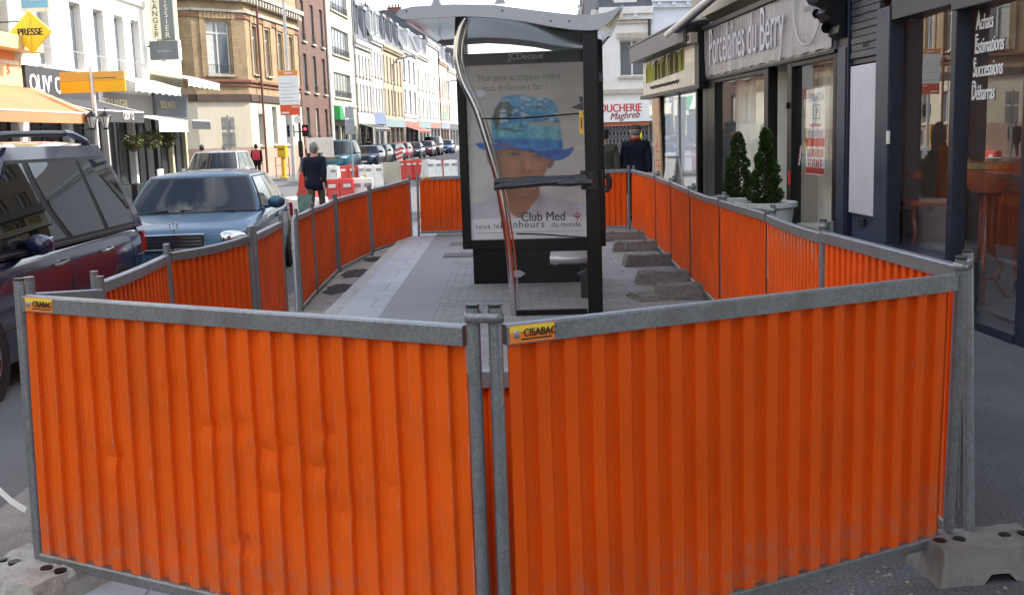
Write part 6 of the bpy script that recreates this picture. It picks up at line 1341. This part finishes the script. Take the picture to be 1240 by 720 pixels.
        g.box(-hw * .8, hw * .8, Y(gh['yf'] + .06), Y(gh['yf'] + .14), .6, zb - .02, .04); g.build('seats', PLAST, root)
    return root
NAVYP = carpaint('dark_violet_blue_paint', (.010, .012, .05), .16, .05, .7); BLUEP = carpaint('steel_blue_paint', (.026, .085, .15), .34, .12, .4); SILV = carpaint('silver_paint', (.42, .43, .44), .25, .7)
TEALP = carpaint('teal_paint', (.02, .12, .17), .3, .4); DKP = carpaint('near_black_paint', (.012, .013, .016), .2, .2); DBP = carpaint('dark_blue_paint', (.015, .03, .07), .2, .3); REDP = carpaint('red_car_paint', (.35, .03, .05), .25, .2); PLUM = carpaint('plum_paint', (.08, .012, .03), .22, .3); MIDB = carpaint('mid_blue_paint', (.05, .11, .24), .22, .4)
van = car('dark violet blue minivan with roof rails and chrome door handles', -4.83, 9.18, 0, 4.75, 1.88, 1.95, NAVYP, VAN2, name='minivan', cat='minivan', glassm=glass('van_glass', (.22, .25, .26), .07, 0, .02, 1.6))
for s_ in (-1, 1):
    g = MB(); g.tube(crom([(s_ * .66, -.55, 1.91), (s_ * .66, -.42, 1.97), (s_ * .66, -.2, 2.0), (s_ * .66, .9, 2.01), (s_ * .665, 1.15, 2.0), (s_ * .67, 1.45, 1.93), (s_ * .67, 1.5, 1.90)], 5), .028, 8); rr_ = g.build('roof_rail', DARKM, van, smooth=True)
    g = MB(); g.tube(crom([(s_ * .66, .98, 2.01), (s_ * .665, 1.16, 2.0), (s_ * .67, 1.42, 1.94), (s_ * .672, 1.52, 1.89)], 5), [.034] * 12 + [.03] * 4, 10); g.build('rail_end', BLUEP, rr_, smooth=True)
sal = car('steel blue saloon with chrome grille parked behind the minivan', -4.14, 14.75, R(5), 4.75, 1.84, 1.51, BLUEP, SALOON2, name='saloon_car')
g = MB(); c_ = (0, -2.30, .925); g.tube([(.045 * math.cos(a), -2.27, .935 + .045 * math.sin(a)) for a in [2 * math.pi * k / 20 for k in range(21)]], .006, 6)
for a in (math.pi / 2, math.pi * 7 / 6, math.pi * 11 / 6): g.tube([(0, -2.27, .935), (.045 * math.cos(a), -2.27, .935 + .045 * math.sin(a))], .005, 5)
g.tube([(0, -2.27, .86), (0, -2.27, .89)], .008, 6); g.build('bonnet_emblem', CHROME, sal, smooth=True)
car('silver estate car parked behind the blue saloon', -9.45, 35.2, R(4), 4.5, 1.78, 1.66, SILV, HATCH, name='estate_car')
car('teal blue van facing the camera beside the walking man', -9.75, 62.6, R(-3), 4.4, 1.80, 1.86, TEALP, VAN, name='teal_van', cat='van')
for lab, x, y, L_, h, p, sp in (('near black car just right of the teal van', -9.3, 77.5, 4.2, 1.46, DKP, HATCH), ('dark blue car half hidden behind the near black car', -9.0, 84, 4.0, 1.46, DBP, HATCH), ('red car behind the striped sign in the far row', -9.0, 90.5, 4.0, 1.5, REDP, HATCH), ('black saloon right of the red car in the far row', -8.45, 97, 4.5, 1.46, DKP, SALOON),
                                 ('plum coloured car right of the black saloon', -7.9, 104, 4.2, 1.5, PLUM, HATCH), ('dark tall off road car towering over the far row', -7.55, 110, 4.5, 1.9, DKP, VAN), ('mid blue car farthest right before the advert frame', -6.75, 118, 4.2, 1.5, MIDB, HATCH), ('dark grey blue car tucked behind the teal van', -9.1, 70.5, 4.1, 1.45, DBP, HATCH)):
    car(lab, x, y, R(-3), L_, 1.74, h, p, sp, detail=False)

# ------------------------------------------------------------------ people (seen from behind, facing +y)
def person(label, x, y, rz, H_, coat, trousers, hair, z=0., stride=.10, armb=.0, cap=None, lean=0., swing=.12, bulk=1., extra=None, coatlen=.46):
    root = empty('person', (x, y, z), rz, label, 'person', None)
    s = H_ / 1.0; J = {}
    hip, knee, ank = .52, .285, .045
    J['pel'] = (0, 0, .545); J['wai'] = (0, lean * .3, .62); J['che'] = (0, lean * .7, .73); J['sho'] = (0, lean * .9, .80); J['nek'] = (0, lean, .845); J['hd1'] = (0, lean + .012, .885); J['hd2'] = (0, lean + .012, .945); J['hd3'] = (0, lean + .005, .972)
    for k, sd_ in (('L', -1), ('R', 1)):
        st_ = stride * sd_
        J['hip' + k] = (.052 * sd_, 0, hip); J['kne' + k] = (.055 * sd_, st_ * .55 + .015, knee); J['ank' + k] = (.055 * sd_, st_ - (.03 if st_ < 0 else 0), ank + (.02 if st_ < 0 else 0)); J['toe' + k] = (.06 * sd_, st_ + .075, .018 + (.0 if st_ < 0 else 0))
        sw = -swing * sd_
        J['shl' + k] = (.105 * sd_, lean * .9, .795); J['elb' + k] = (.135 * sd_, lean * .6 + sw * .4 - .02, .63); J['wri' + k] = (.135 * sd_ - armb * sd_, lean * .4 + sw + .02, .50); 
    rad = dict(pel=.082, wai=.075, che=.088, sho=.06, nek=.033, hd1=.046, hd2=.055, hd3=.035, hip=.056, kne=.036, ank=.024, toe=.02, shl=.042, elb=.027, wri=.018)
    def skin(names, edges, radf, m, nm, sub=2):
        idx = {n_: i for i, n_ in enumerate(names)}; me = bpy.data.meshes.new(nm)
        me.from_pydata([Vector(J[n_]) * s for n_ in names], [(idx[a], idx[b_]) for a, b_ in edges], []); o = bpy.data.objects.new(nm, me); col.objects.link(o)
        o.modifiers.new('skin', 'SKIN'); o.modifiers.new('sub', 'SUBSURF').levels = sub
        for i, n_ in enumerate(names):
            v = me.skin_vertices[0].data[i]; r_ = radf(n_); v.radius = (r_[0] * s, r_[1] * s); v.use_root = (i == 0)
        dg = bpy.context.evaluated_depsgraph_get(); m2 = bpy.data.meshes.new_from_object(o.evaluated_get(dg)); bpy.data.objects.remove(o)
        for f in m2.polygons: f.use_smooth = True
        m2.materials.clear(); m2.materials.append(m); m2.name = nm; q = bpy.data.objects.new(nm, m2); col.objects.link(q); q.parent = root; return q
    base = lambda n_: rad[n_.rstrip('LR')] if n_ not in rad else rad[n_]
    names = ['pel', 'wai', 'che', 'sho', 'nek', 'hd1', 'hd2', 'hd3']; edges = list(zip(names, names[1:]))
    for k in 'LR': names += [c + k for c in ('hip', 'kne', 'ank', 'toe', 'shl', 'elb', 'wri')]; edges += [('pel', 'hip' + k), ('hip' + k, 'kne' + k), ('kne' + k, 'ank' + k), ('ank' + k, 'toe' + k), ('sho', 'shl' + k), ('shl' + k, 'elb' + k), ('elb' + k, 'wri' + k)]
    for k, sd_ in (('L', -1), ('R', 1)):
        wx, wy, wz = J['wri' + k]
        J['plm' + k] = (wx - .002 * sd_, wy + .012, wz - .035); rad['plm'] = .016; names.append('plm' + k); edges.append(('wri' + k, 'plm' + k))
        for q, (dx, ln) in enumerate(((-.012, .040), (-.004, .046), (.005, .044), (.012, .036), (-.014, .0))):
            if q < 4: J['f%d' % q + k] = (wx, wy + .012 + dx, wz - .035 - ln)
            else: J['f4' + k] = (wx - .014 * sd_, wy + .03, wz - .052)
            rad['f%d' % q] = .0058; names.append('f%d' % q + k); edges.append(('plm' + k, 'f%d' % q + k))
    body = skin(names, edges, lambda n_: (base(n_) * (1.18 if n_ in ('che', 'wai', 'pel') else 1), base(n_) * (.8 if n_ in ('che', 'wai', 'pel', 'sho') else 1)), SKIN, 'body')
    # nose, ears added to the same mesh
    g = MB(); g.b.from_mesh(body.data); hx_, hy_, hz_ = Vector(J['hd2']) * s
    for sd_ in (-1, 1): g.ball((hx_ + sd_ * .054 * s, hy_ + .0 * s, hz_ - .012 * s), .008 * s, .014 * s, .02 * s, 8, 6); g.ball((hx_ + sd_ * .02 * s, hy_ + .05 * s, hz_ + .004 * s), .008 * s, .006 * s, .005 * s, 8, 5)
    g.ball((hx_, hy_ + .058 * s, hz_ - .014 * s), .010 * s, .014 * s, .016 * s, 8, 6); g.ball((hx_, hy_ + .05 * s, hz_ - .042 * s), .018 * s, .008 * s, .006 * s, 8, 5)
    g.b.to_mesh(body.data); g.b.free()
    for f in body.data.polygons: f.use_smooth = True
    # trousers, coat, shoes, hair
    n2 = ['pel']; e2 = []
    for k in 'LR': n2 += ['hip' + k, 'kne' + k, 'ank' + k]; e2 += [('pel', 'hip' + k), ('hip' + k, 'kne' + k), ('kne' + k, 'ank' + k)]
    skin(n2, e2, lambda n_: (base(n_) * (1.16 if n_ != 'pel' else .95) + .004 + (.010 if n_.startswith('ank') else 0), base(n_) * 1.08 + .006), trousers, 'trousers')
    J['cob'] = (0, 0, coatlen - .06); rad['cob'] = .092
    n3 = ['cob', 'pel', 'wai', 'che', 'sho', 'col']; J['col'] = (0, lean, .838); rad['col'] = .038; e3 = list(zip(n3, n3[1:]))
    for k in 'LR': n3 += ['shl' + k, 'elb' + k, 'wri' + k]; e3 += [('sho', 'shl' + k), ('shl' + k, 'elb' + k), ('elb' + k, 'wri' + k)]
    ct = skin(n3, e3, lambda n_: ((base(n_) * 1.22 + .006) * bulk * (1.4 if n_ in ('pel', 'cob') else 1.15 if n_ in ('che', 'wai') else 1), (base(n_) * 1.05 + .008) * bulk * (1.12 if n_ in ('pel', 'cob') else .95 if n_ in ('che', 'wai') else 1)), coat, 'coat')
    g = MB()
    for k in 'LR': a = Vector(J['ank' + k]) * s; g.ball((a.x, a.y + .045 * s, max(.025 * s, a.z - .012 * s)), .032 * s, .078 * s, .026 * s, 12, 8)
    g.build('shoes', BLACK, root, smooth=True)
    g = MB(); h_ = Vector(J['hd2']) * s
    if cap is None:
        g.ball((h_.x, h_.y - .014 * s, h_.z + .004 * s), .053 * s, .060 * s, .066 * s, 16, 10); g.ball((h_.x, h_.y - .022 * s, h_.z - .03 * s), .045 * s, .042 * s, .045 * s, 12, 8)
        rnd = random.Random(int(x * 100)); 
        for v in g.b.verts: v.co += Vector((rnd.uniform(-1, 1), rnd.uniform(-1, 1), rnd.uniform(-1, 1))) * .009 * s
        g.build('hair', hair, root, smooth=True)
    else:
        g.ball((h_.x, h_.y - .014 * s, h_.z - .01 * s), .057 * s, .055 * s, .05 * s, 14, 8); g.build('hair', hair, root, smooth=True)
        g = MB(); g.lathe([(.058 * s, -.008 * s), (.063 * s, .0), (.064 * s, .014 * s), (.056 * s, .034 * s), (.03 * s, .046 * s), (.004 * s, .048 * s)], (h_.x, h_.y - .002, h_.z + .014 * s), 20); g.ball((h_.x, h_.y + .06 * s, h_.z + .016 * s), .045 * s, .035 * s, .007 * s, 12, 6); g.build('cap', cap, root, smooth=True)
    return root, J, s
cl = lambda n, c: mat('cloth_' + n, c, .9, var=.18, scale=25, bmp=.3, bscale=18, spec=.2)
GREYH = mat('grey_hair', (.19, .18, .165), .8, var=.3, scale=40); DKH = mat('dark_hair', (.02, .016, .013), .7, var=.3, scale=40)
person('man in dark navy coat walking away beside the red and white blocks', -4.42, 24.6, R(-6), 1.80, cl('navy', (.010, .012, .026)), cl('grey_trousers', (.09, .085, .075)), GREYH, z=-.1, bulk=1.08, coatlen=.45)
g = MB(); 
g.hexa([(-.15, -.05, 0), (.15, -.05, 0), (.15, .05, 0), (-.15, .05, 0), (-.17, -.03, .40), (.17, -.03, .40), (.17, .03, .40), (-.17, .03, .40)]); bmesh.ops.bevel(g.b, geom=list(g.b.edges), offset=.02, segments=2, affect='EDGES'); 
for s_ in (-1, 1): g.tube(crom([(-.08, .03 * s_, .39), (-.06, .03 * s_, .52), (.06, .03 * s_, .52), (.08, .03 * s_, .39)], 4), .008, 6)
o = g.build('shopping_bag', mat('green_grey_bag', (.12, .20, .17), .6, var=.25, scale=8), None, smooth=True, loc=(-4.66, 24.42, .16), rot=(0, 0, R(12))); tag(o, 'grey green shopping bag held by the man in navy', 'bag')
person('man in grey green coat and cap left of the navy coated man with the scarf', 1.86, 20.75, R(4), 1.80, cl('grey_green', (.055, .055, .045)), cl('dark_trousers', (.03, .03, .032)), DKH, cap=cl('dark_cap', (.025, .024, .022)), bulk=1.12, z=0.005, stride=.06)
rp_, J_, s_p = person('man in navy coat, flat cap and red scarf in front of the butcher grille', 2.50, 20.95, R(-4), 1.86, cl('deep_navy', (.008, .010, .022)), cl('dark_trousers', (.03, .03, .032)), GREYH, cap=cl('tweed_cap', (.07, .062, .055)), bulk=1.16, z=0.005, stride=.06)
g = MB(); g.lathe([(.05 * s_p, -.02), (.062 * s_p, -.01), (.062 * s_p, .02), (.048 * s_p, .035)], (0, 0, .852 * s_p), 18); g.build('scarf', cl('red_scarf', (.28, .03, .02)), rp_, smooth=True)
g = MB(); g.ball((0, 0, 0), .10, .14, .12, 14, 8); g.tube(crom([(-.05, 0, .1), (-.04, 0, .35), (0, -.02, .52)], 4), .012, 6); o = g.build('shoulder_bag', FILM, None, smooth=True, loc=(1.60, 20.62, .95)); tag(o, 'black shoulder bag at the side of the grey green coated man', 'bag')
bp, J_, s_p = person('person with a bright red backpack by the cream plinth', -11.75, 50.4, R(10), 1.66, cl('dark_parka', (.015, .016, .022)), cl('dark_jeans', (.02, .022, .035)), DKH, z=.02, stride=.05, bulk=1.1)
g = MB(); g.box(-.17, .17, -.34, -.14, .92, 1.34, .06); [g.tube(crom([(x, -.14, 1.32), (x, .0, 1.38), (x, .12, 1.25), (x, .1, 1.0)], 4), .018, 6) for x in (-.12, .12)]; o = g.build('backpack', mat('red_backpack', (.48, .02, .03), .6, var=.15), None, smooth=True, loc=(-11.75, 50.4, .02), rot=(0, 0, R(10))); tag(o, 'bright red backpack worn by the person near the corner', 'backpack')
person('dark haired person seen over the silver estate, left one', -12.75, 45, R(8), 1.82, cl('charcoal', (.03, .03, .035)), cl('dark_jeans', (.02, .022, .035)), DKH, z=-.1, bulk=1.05)
person('grey haired person seen over the silver estate, right one', -12.2, 46.5, R(8), 1.80, cl('black_coat', (.014, .014, .016)), cl('dark_jeans', (.02, .022, .035)), GREYH, z=-.1, bulk=1.05)
person('dark haired pedestrian far off beside the parked cars', -10.3, 80, R(8), 1.75, cl('black_coat', (.014, .014, .016)), cl('dark_jeans', (.02, .022, .035)), DKH, z=.02)

# ------------------------------------------------------------------ traffic blocks, signs, street furniture
CONCB = grime_wall('beige_block_concrete', (.40, .37, .29), (.2, .17, .13), .5, 2.5)
def block(label, x, y, rz, m, L_=1.0, h=.86, slots=True, z=-.105, tilt=0.):
    g = MB(); w = .26; pr = [(-w, 0), (w, 0), (w, .14), (.15, .32), (.11, h - .03), (.09, h), (-.09, h), (-.11, h - .03), (-.15, .32), (-w, .14)]
    n = len(pr); va = [g.b.verts.new((-L_ / 2, yy, zz)) for yy, zz in pr]; vb = [g.b.verts.new((L_ / 2, yy, zz)) for yy, zz in pr]
    g.b.faces.new(va); g.b.faces.new(vb[::-1])
    for i in range(n): g.b.faces.new((va[i], vb[i], vb[(i + 1) % n], va[(i + 1) % n]))
    bmesh.ops.bevel(g.b, geom=list(g.b.edges), offset=.018, segments=2, affect='EDGES')
    o = g.build('traffic_block', m, None, smooth=True, loc=(x, y, z), rot=(tilt, 0, rz), angle=40); tag(o, label, 'traffic block', 'red and white traffic blocks' if m is not CONCB else None)
    if slots:
        g = MB(); 
        for xx in (-L_ * .27, L_ * .27): g.box(xx - .10, xx + .10, -.155, -.118, h - .22, h - .13, .012)
        g.build('handle_slot', mat('slot_shadow_plastic', (.30, .29, .28), .6) if m is not REDPL else WHITEPL, o)
        g = MB(); g.lathe([(.05, h), (.055, h + .02), (.03, h + .03), (.005, h + .03)], (0, 0, 0), 12); g.build('filler_cap', m, o, smooth=True)
        g = MB(); [g.tube([(xx, -.152, .34), (xx, -.118, h - .04)], .012, 5) for xx in (-L_ * .45, 0, L_ * .45)]; g.build('rib', m, o, smooth=True)
    return o
BL = [(-4.40, 28.0, 4, REDPL, .72, 'red traffic block right behind the walking man'), (-3.85, 28.3, 6, WHITEPL, .55, 'small white traffic block beside the red one nearest the man'), (-6.95, 42, -20, WHITEPL, .75, 'white traffic block at the left of the back row by the teal van'), (-6.25, 42.3, -15, REDPL, .7, 'red traffic block touching the white one in the back row'),
      (-5.72, 42.4, 30, WHITEPL, .5, 'greyish white traffic block turned aside right of the back red one'), (-5.25, 42, 8, WHITEPL, .72, 'clean white traffic block between the yellow foot and the concrete block'), (-4.62, 48.2, 10, REDPL, .62, 'red traffic block under the striped sign'), (-4.02, 48.4, -8, REDPL, .62, 'red traffic block second right of the striped sign'),
      (-3.55, 48, 60, WHITEPL, .7, 'white traffic block end on between red and white ones'), (-3.12, 46, 5, WHITEPL, .62, 'white traffic block left of the narrow red one near the advert'), (-2.72, 46.2, 75, REDPL, .6, 'narrow red traffic block end on near the advert'), (-2.45, 46, 3, WHITEPL, .6, 'white traffic block touching the advert frame'), (-6.55, 35, 80, REDPL, .9, 'red traffic block end on left of the walking man')]
for x, y, a, m, L_, lab in BL: block(lab, x, y, R(a), m, L_)
block('beige concrete traffic block in the middle of the back row', -4.72, 43, R(-6), CONCB, .82, .92, slots=False)
block('fallen white traffic block lying left of the walking man', -5.35, 26.3, R(70), WHITEPL, .9, .8, tilt=R(80), z=.15)
g = MB(); g.box(-.9, .9, -.1, .1, 0, .04, .004); tag(g.build('plank', WOOD, None, loc=(-4.95, 25.6, -.06), rot=(0, R(-12), R(55))), 'light wooden plank lying by the fallen white block', 'plank')
g = MB(); g.box(-.22, .22, -.16, .16, 0, .16, .03); g.box(-.06, .06, -.06, .06, .16, .5, .02); tag(g.build('sign_foot', YELLOW, None, loc=(-5.55, 41.6, -.105)), 'yellow plastic sign foot among the white traffic blocks', 'sign foot')
# bring the foot up to where the pole stands
r = empty('striped_sign', (-4.78, 47.6, -.105), R(4), 'red and white striped road works sign behind the red blocks', 'sign')
g = MB(); g.box(-.02, .02, .02, .05, 0, 1.55); g.build('post', GREYM, r); g = MB(); g.box(-.15, .15, -.01, .015, .85, 1.58, .004); bd = g.build('board', WHITEPL, r)
g = MB(); [g.prism([(-.148, .88 + .2 * k), (.148, .98 + .2 * k), (.148, 1.08 + .2 * k), (-.148, .98 + .2 * k)], -.0125, -.0105) for k in range(3)]; g.build('red_stripe', REDPL, bd)
r = empty('round_sign_pole', (-5.85, 40.5, -.105), 0, 'grey pole with sign plates seen from the side before the teal van', 'road sign')
g = MB(); g.tube([(0, 0, 0), (0, 0, 3.1)], .035, 10); g.build('pole', GREYM, r, smooth=True)
g = MB(); g.box(-.20, .17, -.03, -.01, 2.05, 2.62, .01); g.box(-.18, .15, -.03, -.01, 2.66, 3.08, .01); g.build('sign_plate', mat('sign_back', (.30, .32, .36), .45, .4), r)
r = empty('road_sign', (-11.85, 46, -.105), 0, 'pair of grey sign plates seen from behind before the cream plinth', 'road sign')
g = MB(); g.tube([(0, 0, 0), (0, 0, 3.05)], .055, 10); g.build('pole', GREYM, r, smooth=True)
SB = mat('pale_sign_back', (.48, .48, .46), .45, .3)
for z0, z1 in ((2.42, 2.98), (1.68, 2.36)):
    g = MB(); g.box(-.30, .28, .06, .08, z0, z1, .01); q = g.build('sign_plate', SB, r); g = MB(); [g.box(-.28, .26, .03, .059, zz, zz + .03) for zz in (z0 + .12, z1 - .15)]; g.build('rail', GREYM, q)
r = empty('mail_box', (-10.85, 52, .02), R(-10), 'yellow letter box on a yellow post by the corner house', 'letter box')
g = MB(); g.box(-.21, .21, -.18, .18, 1.0, 1.50, .03); g.box(-.23, .23, -.2, .2, 1.501, 1.57, .03); bx = g.build('box', YELLOW, r); g = MB(); g.box(-.15, .15, -.186, -.1805, 1.36, 1.41); g.build('slot', BLACK, bx); g = MB(); g.box(-.08, .08, -.1, .1, 0, .999, .02); g.box(-.16, .16, -.16, .16, 0, .06, .01); g.build('post', YELLOW, r)
r = empty('street_lamp', (-10.02, 50.3, .02), 0, 'tall pale street lamp carrying the orange and white banner', 'street lamp')
g = MB(); g.tube([(0, 0, 0), (0, 0, 1.2), (0, 0, 9), (.3, -.05, 9.6), (1.4, -.1, 9.9)], [.1, .085, .06, .05, .04], 12); g.build('pole', mat('pale_pole', (.50, .50, .49), .5, .2), r, smooth=True); g = MB(); g.box(1.2, 2.0, -.25, .1, 9.82, 9.98, .04); g.build('lamp_head', GREYM, r)
o = MB(); o.box(-.46, .46, -.02, .02, 0, 2.03, .005); o = o.build('banner', WHITE, None, loc=(-9.98, 50.1, 2.96)); tag(o, 'long white banner with orange top and red bottom on the street lamp', 'banner')
g = MB(); g.box(-.457, .457, -.0235, -.0205, 1.80, 2.025); g.build('orange_band', mat('banner_orange', (.75, .25, .04), .6), o); g = MB(); g.box(-.457, .457, -.0235, -.0205, .005, .47); g.build('red_band', mat('banner_red', (.70, .09, .03), .6), o)
g = MB(); [g.box(-.38, .38 - .2 * (k % 2), -.0225, -.0205, .62 + .16 * k, .66 + .16 * k) for k in range(6)]; g.build('printed_line', mat('banner_grey_print', (.50, .50, .55), .6), o); g = MB(); g.box(.1, .4, -.025, -.0236, .36, .40); g.box(-.4, -.05, -.025, -.0236, .08, .15); g.box(-.15, .2, -.025, -.0236, 1.88, 1.93); g.build('white_print', WL, o)
r = empty('traffic_light', (-9.75, 50.9, .02), 0, 'dark blue traffic light post with red light below the banner', 'traffic light')
DBL = mat('dark_blue_post', (.02, .03, .06), .4)
g = MB(); g.tube([(0, 0, 0), (0, 0, 2.95)], .06, 12); g.build('post', DBL, r, smooth=True)
for x, rot in ((-.42, 0), (.28, 0)):
    g = MB(); g.box(x - .16, x + .16, -.12, .12, 1.95, 2.5, .03); hd = g.build('signal_head', BLACK, r)
    g = MB(); g.lathe([(.07, -.135), (.06, -.121)], (x, 0, 2.3), 14, 'y'); g.build('lens', mat('lit_red', (.6, .02, .03), .4, emit=((1, .05, .08), 1.2)) if x > 0 else mat('dark_lens', (.03, .05, .04), .3), hd)
g = MB(); g.lathe([(.17, -.1), (.18, -.085), (.17, -.07)], (-.06, 0, 2.74), 20, 'y'); g.build('round_sign', WHITEPL, r); g = MB(); g.box(-.5, .4, -.02, .02, 2.15, 2.2); g.build('arm', DBL, r)
g = MB(); g.box(-.1, .1, -.12, .05, 1.0, 1.75, .03); g.build('control_box', BLACK, r)
g = MB(); g.box(-.35, .35, -.35, .35, .08, 1.02, .04); g.box(-.38, .38, -.4, .38, 1.021, 1.12, .03); bn = g.build('bin', mat('dark_bin', (.03, .035, .035), .5, var=.2), None, loc=(-9.95, 55.5, .02)); tag(bn, 'dark wheeled bin standing behind the walking man', 'bin')
g = MB(); [g.lathe([(.1, x), (.1, x + .05)], (0, .3, .1), 14, 'x') for x in (-.36, .31)]; g.build('wheel', RUBBER, bn)
g = MB(); g.box(-.75, .75, -.02, .02, .8, 1.9, .01); [g.box(x, x + .06, .021, .06, 0, 1.9) for x in (-.7, .64)]; tag(g.build('notice_board', WHITEPL, None, loc=(-10.5, 60.5, .02)), 'white blank notice panel between the bin and the teal van', 'notice board')
r = empty('railing', (-11.35, 52.6, .02), R(70), 'low rusty brown pavement railing beside the letter box', 'railing')
g = MB(); g.tube([(0, 0, 0), (0, 0, 1.0), (1.2, 0, 1.0), (1.2, 0, 0)], .025, 8); g.tube([(0, 0, .6), (1.2, 0, .6)], .02, 8); g.build('bars', mat('rusty_brown_rail', (.20, .10, .08), .6), r, smooth=True)
for x, y, lab in ((-7.6, 140, 'thin street lamp far down the row of white houses'), (-9.3, 96, 'slim white street lamp before the tan house')):
    r = empty('street_lamp', (x - .6, y, .02), 0, lab, 'street lamp', 'distant street lamps'); g = MB(); g.tube([(0, 0, 0), (0, 0, 8), (.5, 0, 8.6), (1.6, 0, 8.8)], .08, 8); g.build('pole', GREYM, r, smooth=True); g = MB(); g.box(1.3, 2.1, -.15, .15, 8.72, 8.9, .03); g.build('lamp_head', GREYM, r)
